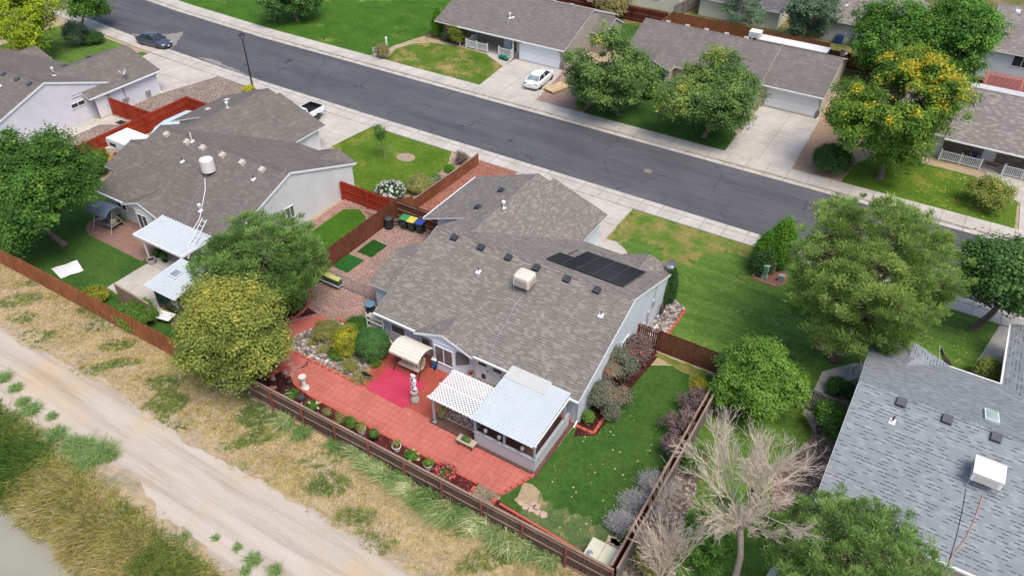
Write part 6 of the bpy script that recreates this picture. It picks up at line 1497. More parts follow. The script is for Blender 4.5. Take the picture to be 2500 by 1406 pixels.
# pickup
t_ = thing('pickup_truck', 'white pickup with black bed liner parked on the left neighbour driveway', 'pickup', (-53.6, 49.2, .03)); WP = carpaint('white_paint_truck', (.78, .79, .8, 1), 0, .3)
M_ = Matrix.Translation((-53.75, 48.75, .036)) @ Matrix.Rotation(-math.pi/2, 4, 'Z')   # x forward = toward the garage
def tb(b, x0, x1, y0, y1, z0, z1): b.hexa([M_ @ Vector(p) for p in ((x0, y0, z0), (x1, y0, z0), (x1, y1, z0), (x0, y1, z0))], [M_ @ Vector(p) for p in ((x0, y0, z1), (x1, y0, z1), (x1, y1, z1), (x0, y1, z1))])
for s_ in (-1, 1):
    b = MB(); tb(b, -2.6, -.55, s_*.88-.04, s_*.88+.04, .62, 1.18); b.build('bed_side', WP, t_, bevel=.03)
b = MB(); tb(b, -2.66, -2.58, -.92, .92, .62, 1.2); b.build('tailgate', WP, t_, bevel=.02)
b = MB(); tb(b, -2.57, -.57, -.83, .83, .66, .72); tb(b, -2.57, -.57, -.835, -.8, .72, 1.19); tb(b, -2.57, -.57, .8, .835, .72, 1.19); tb(b, -.62, -.57, -.8, .8, .72, 1.19); tb(b, -2.575, -2.54, -.8, .8, .72, 1.2); b.build('bed_liner', BLACKP, t_)
b = MB(); b.loft([[M_ @ Vector((x, s_*w, z)) for s_, z in ((-1, .5), (1, .5), (1.0, z1), (-1.0, z1))] for x, w, z1 in ((-.52, .9, 1.15), (1.1, .9, 1.12), (1.3, .9, 1.05), (2.5, .86, .98), (2.62, .8, .8))]); b.build('body', WP, t_, bevel=.04)
b = MB(); b.loft([[M_ @ Vector(p) for p in ((x, -w, 1.1), (x, w, 1.1), (x, w*.86, z), (x, -w*.86, z))] for x, w, z in ((-.5, .86, 1.6), (-.35, .86, 1.72), (.6, .86, 1.72), (1.25, .84, 1.14))]); b.build('cab', WP, t_, bevel=.04)
for s_ in (-1, 1):
    b = MB(); b.poly([M_ @ Vector(p) for p in ((-.3, s_*.865, 1.2), (.95, s_*.86, 1.2), (.5, s_*.785, 1.62), (-.28, s_*.785, 1.62))]); o = b.build('side_window', GLASS, t_); md = o.modifiers.new('t', 'SOLIDIFY'); md.thickness = .02; md.offset = 0
    b = MB(); tb(b, -2.675, -2.6, s_*.86-.05, s_*.86+.05, .75, 1.05); b.build('tail_light', RLT, t_)
    wheel(t_, M_, -1.65, s_*.82, .38, .24, s_); wheel(t_, M_, 1.7, s_*.82, .38, .24, s_)
b = MB(); tb(b, -2.78, -2.66, -.85, .85, .48, .6); b.build('bumper', RIM, t_)
# little street-side things
x, y, _ = at(918, 143); t_ = thing('sign', 'white yard sign with small red and black print beside the brown kerbside bush', 'sign', (x, y, 0))
b = MB(); b.box(x-.03, x+.03, y-.03, y+.03, 0, 1.25); b.build('post', WHITE, t_); b = MB(); b.rbox((x, y-.05, .75), (.62, .03, .5), .2); o = b.build('board', WHITE, t_)
b = MB(); b.rbox((x, y-.075, 1.08), (.5, .012, .1), .2); b.build('red_band', RLT, o); b = MB(); b.rbox((x, y-.075, .93), (.4, .012, .05), .2); b.rbox((x, y-.075, .83), (.5, .012, .05), .2); b.build('print', DARK, o); b = MB(); b.rbox((x, y-.05, .45), (.4, .03, .2), .2); b.build('rider_board', WHITE, t_)
x, y, _ = at(944, 112); b = MB(); b.lathe((x, y, 0), [(.12, 0), (.12, .9), (.16, .92), (.1, 1.05)], 10); solo(b, 'white_post', WHITE, 'stout white post behind the brown kerbside bush', 'post')
x, y, _ = at(1229, 147); t_ = thing('toy_tractor', 'green toy tractor with trailer on the path of the taupe house', 'toy tractor', (x, y, 0)); GT = plain('toy_green', sc(20, 130, 96), .5, .1)
b = MB(); b.rbox((x+.3, y-.05, .18), (.6, .35, .25), -.3); b.rbox((x+.2, y, .4), (.25, .3, .2), -.3); b.build('tractor', GT, t_, bevel=.03); b = MB(); b.rbox((x-.35, y+.1, .2), (.6, .45, .25), -.3); b.build('trailer', GT, t_, bevel=.02)
for dx, dy in ((.05, .2), (.05, -.2), (.55, .1), (.5, -.22), (-.4, .3), (-.4, -.12)):
    b = MB(); b.tube([(x+dx, y+dy-.04, .13), (x+dx, y+dy+.04, .13)], .13, 10); b.build('wheel', BLACKP, t_)
x, y, _ = at(1360, 218); t_ = thing('wooden_ramp', 'pale new plywood platform lying on gravel beside the white sedan driveway', 'platform', (x, y, 0)); PW = woodfence('new_pine', sc(206, 176, 134), sc(226, 200, 160))
b = MB()
for i in range(9): b.rbox((x-1.2+i*.3*.95, y+(-.9+i*.23)*0, .22), (.27, 1.6, .04), 0)
b.build('boards', PW, t_); b = MB(); b.box(x-1.3, x+1.3, y-.75, y-.68, .05, .22); b.box(x-1.3, x+1.3, y+.68, y+.75, .05, .22); b.build('bearers', PW, t_); t_.rotation_euler = (0, 0, 1.25)
for i, (px, py) in enumerate(((1393, 231), (1400, 233), (1408, 236))):
    x, y, _ = at(px, py); b = MB(); b.rbox((x, y, 0), (.3, .3, .85)); b.rbox((x, y, .85), (.34, .34, .06)); solo(b, 'utility_pedestal', plain('pedestal_'+('tan', 'grey', 'green')[i], (sc(200, 190, 160), sc(140, 148, 140), sc(84, 104, 90))[i], .6, .08), ('tan', 'grey', 'dark green')[i]+' utility pedestal under the edge of the broad dark green street tree', 'pedestal')
x, y, _ = at(1864, 682); t_ = thing('utility_pedestal', 'pale green ribbed utility pedestal at the foot of the tall arborvitae', 'pedestal', (x, y, 0)); PG = plain('pale_green_steel', sc(160, 192, 172), .5, .08)
b = MB(); b.rbox((x, y, 0), (.36, .36, .3)); b.build('base', PG, t_); b = MB(); b.rbox((x, y, .3), (.46, .4, .06)); b.rbox((x, y, .36), (.38, .36, .9)); b.build('cabinet', PG, t_, bevel=.03)
b = MB()
for i in range(6): b.rbox((x, y-.185, .5+i*.12), (.34, .02, .035))
b.build('louvre', plain('louvre_green', sc(110, 140, 124), .6, .1), t_); b = MB(); b.rbox((x, y, 1.26), (.42, .4, .07)); b.build('cap', PG, t_, bevel=.03)
x, y, _ = at(1906, 686); b = MB(); b.rbox((x, y, 0), (.4, .35, .5)); b.rbox((x, y, .5), (.44, .39, .05)); solo(b, 'utility_box', plain('box_grey_green', sc(160, 168, 160), .6, .1), 'small grey utility box under the left edge of the big pine', 'box', bevel=.02)
x, y, _ = at(1884, 672); b = MB(); b.rbox((x, y, 0), (.28, .2, 1.1), 0, (0, .0)); solo(b, 'concrete_post', plain('post_concrete', sc(150, 140, 130), .9, .1), 'grey concrete post behind the pale green pedestal', 'post')
for p0, p1, wh in (((1838, 677), (1850, 657), 'short side one at the left end'), ((1838, 678), (1862, 686), 'front one left of the green pedestal'), ((1858, 689), (1893, 699), 'longest, front right one')):
    a_, c_ = at(*p0), at(*p1); b = MB(); b.bar((a_[0], a_[1], .06), (c_[0], c_[1], .06), .12, .12); solo(b, 'edging_timber', plain('pink_timber', sc(186, 140, 124), .9, .1), 'pinkish timber edging the tall arborvitae bed, '+wh, 'edging', group='timbers around the arborvitae bed')
# garden hose on the path
b = MB(); pp = [at(2112, 838), at(2103, 850), at(2100, 862), at(2090, 866), at(2098, 880), at(2096, 895), at(2082, 900), at(2083, 915)]
b.tube([(p[0], p[1], .07) for p in pp], .03, 5); solo(b, 'garden_hose', plain('faded_green_hose', sc(120, 150, 84), .6, .1), 'green garden hose winding across the path below the big pine', 'hose')
# birdhouses, blue bins, chair, pergola across the street
for i, (px, x_) in enumerate(((1416, 0), (1443, 0))):
    x, y, _ = at(px, 14, 1.9); t_ = thing('birdhouse', ('left', 'right')[i]+' one of two pinkish birdhouses above the taupe house ridge', 'birdhouse', (x, 92.8, 0), 'birdhouses on posts at the top')
    b = MB(); b.box(x-.06, x+.06, 92.6, 92.7, 0, 1.6); b.build('post', F_DRED, t_); b = MB(); b.box(x-.35, x+.35, 92.3, 92.9, 1.6, 2.6); b.build('box', plain('birdhouse_pink', sc(196, 160, 144), .8, .06), t_)
    b = MB(); b.tube([(x, 92.29, 2.25), (x, 92.31, 2.25)], .09, 10); b.build('hole', DARK, t_)
for i, px in enumerate((2042, 2049)):
    x, y, _ = at(px, 106); b = MB(); b.rbox((x, y, 0), (.6, .6, 1.0)); solo(b, 'blue_bin', plain('bin_blue', sc(40, 70, 120), .5, .1), 'blue bin by the light grey house wall, '+('left', 'right')[i]+' of two', 'bin', bevel=.04)
t_ = thing('red_pergola', 'slatted red pergola roof behind the house at the top right', 'pergola', (4.6, 91.3, 0)); RP = plain('pergola_red', sc(206, 130, 122), .8, .1)
for i in range(13):
    b = MB(); y = 89.2+i*.34; b.box(2.6, 6.4, y, y+.09, 2.45, 2.5); b.build('slat', RP, t_)
for x in (2.8, 6.1):
    b = MB(); b.box(x, x+.12, 89.1, 93.6, 2.28, 2.45); b.build('beam', RP, t_)
    for y in (89.3, 93.3):
        b = MB(); b.box(x, x+.12, y, y+.12, 0, 2.28); b.build('post', RP, t_)
t_ = thing('folding_chair', 'navy blue folding chair on the porch behind the white railing', 'chair', (3.9, 76.1, 0)); NB = plain('navy_cloth', sc(44, 60, 106), .8, .1)
b = MB(); b.rbox((3.9, 76.1, .42), (.6, .5, .05)); b.build('seat', NB, t_); b = MB(); b.rbox((3.9, 76.38, .45), (.62, .06, .55), 0, (.15, 0)); b.build('backrest', NB, t_)
for sx in (-.28, .28):
    b = MB(); b.bar((3.9+sx, 75.9, 0), (3.9+sx, 76.4, .95), .03); b.bar((3.9+sx, 76.35, 0), (3.9+sx, 75.9, .45), .03); b.build('leg', GALV, t_)
b = MB(); b.box(5.0, 6.0, 76.3, 76.7, .035, .06); solo(b, 'doormat', plain('rust_mat', sc(176, 100, 66), .9, .15), 'rust orange doormat on the porch of the house at the right edge', 'doormat')
b = MB(); b.box(-69.3, -68.5, 39.2, 39.9, .035, .06)
solo(b, 'doormat', DARK, 'black doormat by the white side door of the far left house', 'doormat', loc=(-70.4, 39.6, .03))

rg_ = np.random.default_rng(77); n_ = 260
def scatter(n, x0, x1, y0, y1, name, mat, size, z=.03):
    x = rg_.uniform(x0, x1, n); y = rg_.uniform(y0, y1, n); P_ = np.stack([x, y, np.full(n, z)], 1); a_ = rg_.uniform(0, 6.28, n); s_ = size*rg_.uniform(.5, 1.3, n)
    u = np.stack([np.cos(a_)*s_, np.sin(a_)*s_, rg_.normal(size=n)*.006], 1); v = np.stack([-np.sin(a_)*s_*.7, np.cos(a_)*s_*.7, rg_.normal(size=n)*.006], 1)
    V = np.stack([P_-u, P_-v, P_+u, P_+v], 1).reshape(-1, 3); o = npmesh(name, V, np.arange(4*n).reshape(n, 4), mat); o['kind'] = 'stuff'
FL = plain('fallen_leaf', sc(206, 186, 120), .9, .2, 1)
scatter(70, -12.3, -7, 21.5, 31, 'fallen_leaves', FL, .07); scatter(60, -11, 2, 37, 51, 'fallen_leaves', plain('pale_petal', sc(214, 210, 190), .9, .1, 1), .05)
scatter(120, 0, 8, 66, 73, 'fallen_leaves', FL, .08); scatter(60, -30, -17, 66, 72, 'fallen_leaves', FL, .07); scatter(60, 2, 8, 43.5, 50, 'fallen_leaves', FL, .06)

# ================================================================== VEGETATION
def unit(v): return v/np.maximum(np.linalg.norm(v, axis=-1, keepdims=True), 1e-9)
def rhombi(Cn, Nn, ls, rg, asp=.62):
    n = len(Cn); r = unit(rg.normal(size=(n, 3))); u = unit(np.cross(Nn, r)); v = np.cross(Nn, u)
    s = (ls*rg.uniform(.65, 1.25, n))[:, None]
    V = np.stack([Cn-u*s, Cn-v*s*asp, Cn+u*s, Cn+v*s*asp], 1).reshape(-1, 3)
    return V, np.arange(4*n).reshape(n, 4)
def lumps(d, rg, amp, k=5):
    o = np.ones(len(d))
    for i in range(k):
        w = unit(rg.normal(size=3)); f = rg.uniform(2.0, 6.5); o += amp/math.sqrt(k)*np.sin(f*(d@w)+rg.uniform(0, 6.28))
    return o
def fit(bx, by, box, dz=0):
    "crown centre and radii from its outline in the photograph, standing over the ground point (bx, by)"
    L, T_, R, B = box; px, py = (L+R)/2, (T_+B)/2
    d = _f*FPX+_r*(px-CX)-_u*(py-CY); dh = d[:2]
    t = (np.array([bx, by])@dh)/(dh@dh); c = d*t+np.array([0, 0, CAMH]); dep = (c-np.array([0, 0, CAMH]))@_f; s = FPX/dep
    th = math.atan2(-d[2], np.linalg.norm(dh)); rx = (R-L)/2/s; hb = (B-T_)/2/s
    rz = math.sqrt(max((.45*rx)**2, hb*hb-(rx*math.sin(th))**2))/math.cos(th); return c, rx, min(rz, 1.7*rx if hb > rx*1.6 else rx*1.25)
BARK = None
t = NT('bark'); v = t.coord('Object'); n = t.noise(v, 6, 4, .6, stretch=(3, 3, .5)); col = t.ramp(n, [(.3, sc(96, 82, 74)), (.7, sc(146, 130, 118))]); t.bump(n, .7, .03); BARK = t.done(col, .95, 0, .1)
t = NT('pale_bark'); v = t.coord('Object'); n = t.noise(v, 5, 4, .6, stretch=(3, 3, .6)); col = t.ramp(n, [(.3, sc(150, 138, 128)), (.7, sc(198, 186, 176))]); t.bump(n, .5, .02); PBARK = t.done(col, .9, 0, .1)
def limb(b, a, c, r0, r1, rg, n=5, bend=.12, sides=5):
    a, c = np.array(a, float), np.array(c, float); L = np.linalg.norm(c-a); off = rg.normal(size=3)*L*bend; off[2] = abs(off[2])*-.5
    pts = [a+(c-a)*k/n+off*math.sin(math.pi*k/n) for k in range(n+1)]
    b.tube(pts, [r0+(r1-r0)*k/n for k in range(n+1)], sides, cap=False)
def hexc(c): return srgb(*c, 1.4)
def LM(name, dark, mid, light, accent=None, var=.16, trans=.4):
    st = [(0, hexc(dark)), (.4, hexc(mid)), (.75, hexc(light))]
    if accent: st.append((1.0, hexc(accent)))
    return leafmat(name, st, var, trans)
def crown_np(c, rx, ry, rz, rg, ncl, rc, nl, ls, amp=.16, inner=.5, low=-.75, asp=.62, up=.35, flat=.7, tfun=None, needle=False, pw=1.0, lobes=0):
    R3 = np.array([max(rx-rc*.8, rx*.4), max(ry-rc*.8, ry*.4), max(rz-rc*.6, rz*.4)])
    if lobes:
        ld = unit(rg.normal(size=(lobes*3, 3))*np.array([1, 1, .9])); ld = ld[ld[:, 2] > low][:lobes]; lobes = len(ld)
        lc = ld*rg.uniform(.30, .80, lobes)[:, None]*R3; lr = rg.uniform(.28, .5, lobes)*R3.mean()
        k = rg.choice(lobes, ncl*2, p=lr**2/np.sum(lr**2)); u_ = unit(rg.normal(size=(ncl*2, 3))+np.array([0, 0, .25]))
        pos = lc[k]+u_*(lr[k]*rg.uniform(.45, 1.05, ncl*2))[:, None]*np.array([1, 1, .8])
        R3 = R3*1.1+rc*.3; q = np.linalg.norm(pos/R3, axis=1); pos = np.where((q > 1)[:, None], pos/q[:, None]*rg.uniform(.88, 1.06, len(q))[:, None], pos)
        ok = (pos[:, 2]/R3[2] > low-.1) & (q > .42); cc = pos[ok][:ncl]; d = unit(unit(u_[ok][:ncl])*.6+unit(cc)*.5); n_ = len(cc)
    else:
        d = unit(rg.normal(size=(ncl*2, 3))); d = d[d[:, 2] > low][:ncl]; n_ = len(d)
        rr = lumps(d, rg, amp)*(inner+(1-inner)*rg.random(n_)**.45); cc = d*rr[:, None]*R3
    if pw != 1.0:   # conical: narrower toward the top
        k = np.clip((cc[:, 2]/rz+1)/2, 0, 1); cc[:, :2] *= ((1-k)**pw*1.15+.12)[:, None]
    cc += np.array(c)
    ct = rg.random(n_)
    idx = np.repeat(np.arange(n_), nl); m_ = len(idx)
    off = rg.normal(size=(m_, 3))*np.array([1, 1, flat])*.5*rc*(rg.uniform(.7, 1.3, n_)[idx])[:, None]
    P_ = cc[idx]+off
    if needle:
        dirn = unit(off+unit(d[idx])*rc*.25+np.array([0, 0, rc*.45])+rg.normal(size=(m_, 3))*rc*.12)
        base = cc[idx]+dirn*rc*.12; tip = base+dirn*(rc*rg.uniform(.55, 1.05, m_))[:, None]
        side = unit(np.cross(dirn, unit(d[idx])*.6+np.array([0, 0, 1.0])+rg.normal(size=(m_, 3))*.35))*ls
        V = np.stack([base-side*.6, base+side*.6, (base+tip)/2+side, tip], 1)
        V = np.stack([base, (base*.45+tip*.55)+side, tip, (base*.45+tip*.55)-side], 1).reshape(-1, 3); F_ = np.arange(4*m_).reshape(m_, 4)
    else:
        N_ = unit(unit(off)*.45+unit(d[idx])*.4+rg.normal(size=(m_, 3))*.32+np.array([0, 0, up+.35]))
        V, F_ = rhombi(P_, N_, ls, rg, asp)
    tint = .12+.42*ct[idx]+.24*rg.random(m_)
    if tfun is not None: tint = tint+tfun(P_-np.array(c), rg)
    return V, F_, np.clip(tint, 0, 1), cc
def tree(name, label, cat, base, box, mat, seed, ncl=260, rc=.62, nl=70, ls=.105, amp=.16, trunk=.2, group=None, tfun=None, needle=False, nlimb=14, bark=None, inner=.5, low=-.95, rxy=1.0, leader=None, flat=.7, dens=1.0, pw=1.0, z0=None, part='crown', asp=.62, lobes=26):
    bx, by = base[:2] if len(base) == 3 else at(*base)[:2]
    c, rx, rz = fit(bx, by, box)
    if c[2]-rz < .5 and z0 is None and trunk > .1: rz = max(.6*rz, c[2]-.5)
    rg = np.random.default_rng(seed)
    t_ = thing(name, label, cat, (bx, by, 0), group)
    V, F_, ti, cc = crown_np(c, rx, rx*rxy, rz, rg, int(ncl*dens), rc, nl, ls, amp, inner, low, asp, .35, flat, tfun, needle, pw, lobes)
    npmesh(part, V, F_, mat, t_, ti)
    b = MB(); top = np.array([c[0], c[1], c[2]+(rz*.55 if leader else -rz*.15)]); b0 = np.array([bx, by, -.05])
    n = 7; mid = rg.normal(size=3)*.06*(c[2]); mid[2] = 0
    pts = [b0+(top-b0)*k/n+mid*math.sin(math.pi*k/n) for k in range(n+1)]
    b.tube([b0+np.array([0, 0, 0]), b0+(pts[1]-b0)*.15]+pts[1:], [trunk*1.5, trunk*1.1]+[trunk*(1-.7*k/n) for k in range(1, n+1)], 9)
    b.build('trunk', bark or BARK, t_, smooth=True)
    if nlimb:
        b = MB(); pick = rg.choice(len(cc), min(nlimb*2, len(cc)), replace=False)
        for q, k in enumerate(pick):
            f_ = rg.uniform(.45, .98) if not leader else np.clip((cc[k][2]-.3*np.linalg.norm(cc[k][:2]-c[:2]))/max(.1, top[2]), .25, .97)
            a = b0+(top-b0)*f_; limb(b, a, cc[k], trunk*(.42 if q < nlimb else .25)*(1-.4*f_), .015, rg)
        b.build('branches', bark or BARK, t_, smooth=True)
    return t_
def pine(label, base, box, mat, seed, nb=46, pads=13, pr=.42, nn=60, ls=.02, trunk=.3, tfun=None, bark=None, zlow=.22, zc=None):
    "branches leave a straight trunk in a spiral and carry rounded pads of needles"
    bx, by = base[:2] if len(base) == 3 else at(*base)[:2]; c, rx, rz = fit(bx, by, box); rx -= pr*.7; rz -= pr*.5; rg = np.random.default_rng(seed)
    t_ = thing('pine_tree', label, 'pine tree', (bx, by, 0)); zt = c[2]+rz; z0 = max(c[2]-rz, zlow*zt)
    b = MB(); n = 8; ax = lambda z: np.array([bx+(c[0]-bx)*z/zt, by+(c[1]-by)*z/zt, z])
    b.tube([ax(-.05), ax(.3)]+[ax(zt*k/n) for k in range(1, n+1)], [trunk*1.5, trunk*1.1]+[trunk*(1.02-.93*k/n) for k in range(1, n+1)], 9); b.build('trunk', bark or BARK, t_, smooth=True)
    b = MB(); P_, D_ = [], []
    for k in range(nb):
        f_ = (k+.5)/nb; z = z0+(zt-z0)*f_; a_ = k*2.39996+rg.normal()*.25; zz = np.clip((z+.08*rz-c[2])/(rz*1.02), -.98, .98)
        L = rx*math.sqrt(1-zz*zz)*rg.uniform(.72, 1.06)
        if z < c[2]: L = max(L, rx*.55*rg.uniform(.7, 1.1))
        s_ = ax(max(.4, z-.22*L)); e_ = ax(z)+np.array([math.cos(a_)*L, math.sin(a_)*L, .12*L]); perp = np.array([-math.sin(a_), math.cos(a_), 0])
        limb(b, s_, e_, trunk*.34*(1-.7*f_)+.015, .014, rg, 5, .06, 4)
        m_ = max(3, int(pads*L/rx))
        for q in range(m_):
            g = 1-.68*rg.random()**1.4 if q else 1.0; w = rg.normal()*.2*L*g; p = s_+(e_-s_)*g+perp*w+np.array([0, 0, rg.normal()*.15+.1]); P_.append(p); D_.append(unit(np.array([math.cos(a_), math.sin(a_), .9])+perp*w*.3))
            if q % 2 == 0: limb(b, s_+(e_-s_)*max(.15, g-.18), p, .018, .008, rg, 2, .05, 3)
    P_, D_ = np.array(P_), np.array(D_); b.build('branches', bark or BARK, t_, smooth=True); ct = rg.random(len(P_)); sz = pr*rg.uniform(.65, 1.2, len(P_))
    idx = np.repeat(np.arange(len(P_)), nn); m_ = len(idx); off = rg.normal(size=(m_, 3))*.30*np.array([1, 1, .55])*sz[idx][:, None]
    dirn = unit(off/pr*1.3+D_[idx]*.35+np.array([0, 0, .45])+rg.normal(size=(m_, 3))*.3); base_ = P_[idx]+off; tip = base_+dirn*(sz[idx]*rg.uniform(.35, .62, m_))[:, None]
    side = unit(np.cross(dirn, D_[idx]*.4+np.array([0, 0, 1.0])+rg.normal(size=(m_, 3))*.4))*ls
    md = base_*.5+tip*.5; V = np.stack([base_, md+side, tip, md-side], 1).reshape(-1, 3); ti = .1+.5*ct[idx]+.25*rg.random(m_)
    if tfun is not None: ti = ti+tfun(base_-c, rg)
    npmesh('needles', V, np.arange(4*m_).reshape(m_, 4), mat, t_, np.clip(ti, 0, 1)); return t_
def shrub(name, label, base, box, mat, seed, ncl=120, rc=.3, nl=60, ls=.06, amp=.1, group=None, tfun=None, cat='shrub', flat=.8, needle=False, pw=1.0, rxy=1.0, low=-.5, inner=.6, stems=5, flowers=None, asp=.62, lobes=0):
    bx, by = base[:2] if len(base) == 3 else at(*base)[:2]
    c, rx, rz = fit(bx, by, box); top = c[2]+rz
    rg = np.random.default_rng(seed)
    if c[2]-rz < .08 or True:
        top = max(.35, top); rz = top/2*1.02; c = np.array([c[0], c[1], top/2])
    t_ = thing(name, label, cat, (bx, by, 0), group)
    V, F_, ti, cc = crown_np(c, rx, rx*rxy, rz, rg, ncl, rc, nl, ls, amp, inner, low, asp, .35, flat, tfun, needle, pw, lobes)
    V[:, 2] = np.maximum(V[:, 2], .015+.02*rg.random(len(V)))
    npmesh('foliage', V, F_, mat, t_, ti)
    b = MB()
    for q in range(stems):
        k = rg.integers(len(cc)); limb(b, (bx+rg.normal()*.05, by+rg.normal()*.05, 0), cc[k], .025, .008, rg, 4, .1, 4)
    b.build('stems', BARK, t_)
    if flowers:
        fm, nf, fs = flowers; d = unit(rg.normal(size=(nf*3, 3))); d = d[d[:, 2] > -.05][:nf]
        P_ = c+d*np.array([rx, rx*rxy, rz])*rg.uniform(.9, 1.05, len(d))[:, None]
        idx = np.repeat(np.arange(len(P_)), 5); N_ = unit(d[idx]+rg.normal(size=(len(idx), 3))*.6)
        V, F_ = rhombi(P_[idx]+rg.normal(size=(len(idx), 3))*fs*.5, N_, fs, rg, .9); npmesh('flowers', V, F_, fm, t_, rg.random(len(F_)))
    return t_
def patchy(sc_, thr, add, ph=0, topw=0.0):
    def f(P_, rg):
        v = np.sin(P_[:, 0]*sc_+ph)+np.sin(P_[:, 1]*sc_*1.3+ph*2+1)+np.sin(P_[:, 2]*sc_*1.1+ph*3)+topw*P_[:, 2]
        return np.where(v > thr, add, 0)*rg.uniform(.5, 1.1, len(P_))
    return f
M_GREEN = LM('leaf_green', (36, 62, 26), (70, 108, 42), (104, 140, 58), (150, 160, 60))
M_DEEP = LM('leaf_deep_green', (44, 70, 36), (66, 100, 50), (98, 130, 66), (150, 166, 90))
M_LOCUST = LM('leaf_locust', (56, 78, 46), (88, 116, 62), (126, 148, 76), (200, 176, 60))
M_YG = LM('leaf_yellow_green', (66, 88, 22), (118, 140, 32), (166, 178, 48), (206, 196, 56))
M_ASH = LM('leaf_ash', (50, 78, 34), (84, 118, 44), (128, 146, 52), (206, 172, 40))
M_MAPLE = LM('leaf_maple', (36, 66, 28), (72, 114, 42), (112, 148, 62), (150, 158, 70))
M_OLIVE = LM('leaf_olive', (72, 86, 42), (108, 122, 58), (146, 150, 72), (184, 168, 84))
M_GREYG = LM('leaf_grey_green', (48, 66, 50), (88, 112, 86), (126, 150, 116))
M_GREYO = LM('leaf_dull_olive', (90, 88, 56), (128, 122, 78), (160, 152, 104))
M_PINE = LM('pine_needles', (70, 94, 46), (104, 130, 64), (136, 156, 82), (160, 174, 98), .15, .4)
M_PINE2 = LM('pine_needles_cool', (62, 88, 46), (98, 128, 66), (134, 160, 90), (154, 172, 100), .15, .4)
M_PINE3 = LM('pine_needles_warm', (62, 68, 34), (98, 106, 50), (134, 138, 70), (150, 144, 80), .18, .15)
M_ARB = LM('arborvitae', (44, 82, 22), (74, 118, 30), (104, 146, 40), (126, 162, 48))
M_ARBD = LM('arborvitae_dark', (26, 48, 28), (48, 82, 40), (72, 106, 54))
M_SPR = LM('spruce_dome', (42, 74, 40), (64, 102, 54), (90, 128, 68))
M_VIB = LM('bright_shrub', (62, 92, 36), (92, 126, 48), (122, 154, 68), (146, 172, 88))
M_DSH = LM('dark_shrub', (30, 52, 28), (54, 84, 40), (90, 120, 60))
M_YSH = LM('yellow_shrub', (84, 96, 36), (150, 150, 48), (206, 196, 64), (220, 204, 80))
M_OSH = LM('olive_shrub', (86, 92, 48), (124, 128, 72), (156, 156, 96))
M_BARB = LM('barberry', (84, 70, 70), (112, 94, 94), (138, 118, 114), (158, 134, 122))
M_CRAPE = LM('bronze_shrub', (74, 84, 72), (100, 106, 90), (128, 126, 106), (182, 116, 92))
M_LAV = LM('russian_sage', (140, 146, 120), (172, 174, 154), (196, 188, 206), (206, 196, 224))
M_JUN = LM('juniper', (36, 54, 46), (60, 80, 66), (88, 104, 88))
M_FLW = leafmat('white_petals', [(0, (.62, .6, .6, 1)), (1, (.8, .78, .78, 1))], .05, .2)
M_RED = leafmat('red_petals', [(0, srgb(190, 30, 60, .8)), (.5, srgb(222, 60, 90, .8)), (1, srgb(240, 170, 180, .85))], .05, .2)
M_PEACH = leafmat('peach_petals', [(0, srgb(232, 210, 140, .85)), (1, srgb(246, 216, 200, .9))], .05, .2)

tree('large_tree', 'big yellow-green tree at the top left corner behind the far left house', 'tree', (58, 150), (-85, -70, 156, 146), M_YG, 1, 330, .7, 80, .13, group='street trees', tfun=patchy(.9, .8, .25, 1))
tree('large_tree', 'mid green tree overhanging the sidewalk next to the yellow-green tree at the top left', 'tree', (200, 80), (140, -90, 278, 74), M_GREEN, 2, 230, .7, 75, .13, trunk=.16)
shrub('juniper', 'blue-grey spreading juniper under the two trees at the top left', (188, 112), (148, 48, 216, 112), M_JUN, 3, 110, .35, 60, .07)
shrub('juniper', 'low dark green juniper beside the sidewalk at the top left', (228, 106), (195, 76, 256, 108), M_DSH, 4, 110, .3, 60, .07)
tree('shade_tree', 'dark green round tree on the wide grass strip across the street', 'tree', (728, 53), (616, -80, 796, 56), M_DEEP, 5, 300, .75, 75, .14, trunk=.22)
shrub('arborvitae', 'bright cone-shaped arborvitae at the left corner of the taupe house', (1067, 88), (1047, 17, 1089, 92), M_ARB, 6, 150, .3, 70, .07, pw=.7, low=-1, flat=1.5, cat='evergreen')
shrub('shrub', 'yellow-green shrub under the window of the taupe house', (1117, 108), (1090, 56, 1142, 112), M_YSH, 7, 90, .4, 60, .08, tfun=lambda P_, rg: -.35*np.ones(len(P_)))
shrub('shrub', 'small dull grey-green shrub between arborvitae and yellow-green shrub', (1090, 102), (1078, 74, 1102, 104), M_JUN, 8, 50, .3, 50, .07)
shrub('shrub', 'round brown-green kerbside shrub beside the yard sign', (934, 142), (914, 105, 953, 142), M_GREYO, 9, 90, .32, 60, .07)
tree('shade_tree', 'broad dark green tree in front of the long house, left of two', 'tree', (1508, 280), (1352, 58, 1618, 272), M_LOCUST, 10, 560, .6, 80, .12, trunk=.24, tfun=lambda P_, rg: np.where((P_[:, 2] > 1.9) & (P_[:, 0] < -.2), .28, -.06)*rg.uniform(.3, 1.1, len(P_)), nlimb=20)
tree('shade_tree', 'broad green tree with yellowing top left, right of two before the long house', 'tree', (1718, 335), (1600, 100, 1888, 358), M_LOCUST, 11, 600, .6, 80, .12, trunk=.24, tfun=lambda P_, rg: np.where(P_[:, 0]-.4*P_[:, 2] < -1.1, .2, -.04)*rg.uniform(.4, 1.1, len(P_)), nlimb=20)
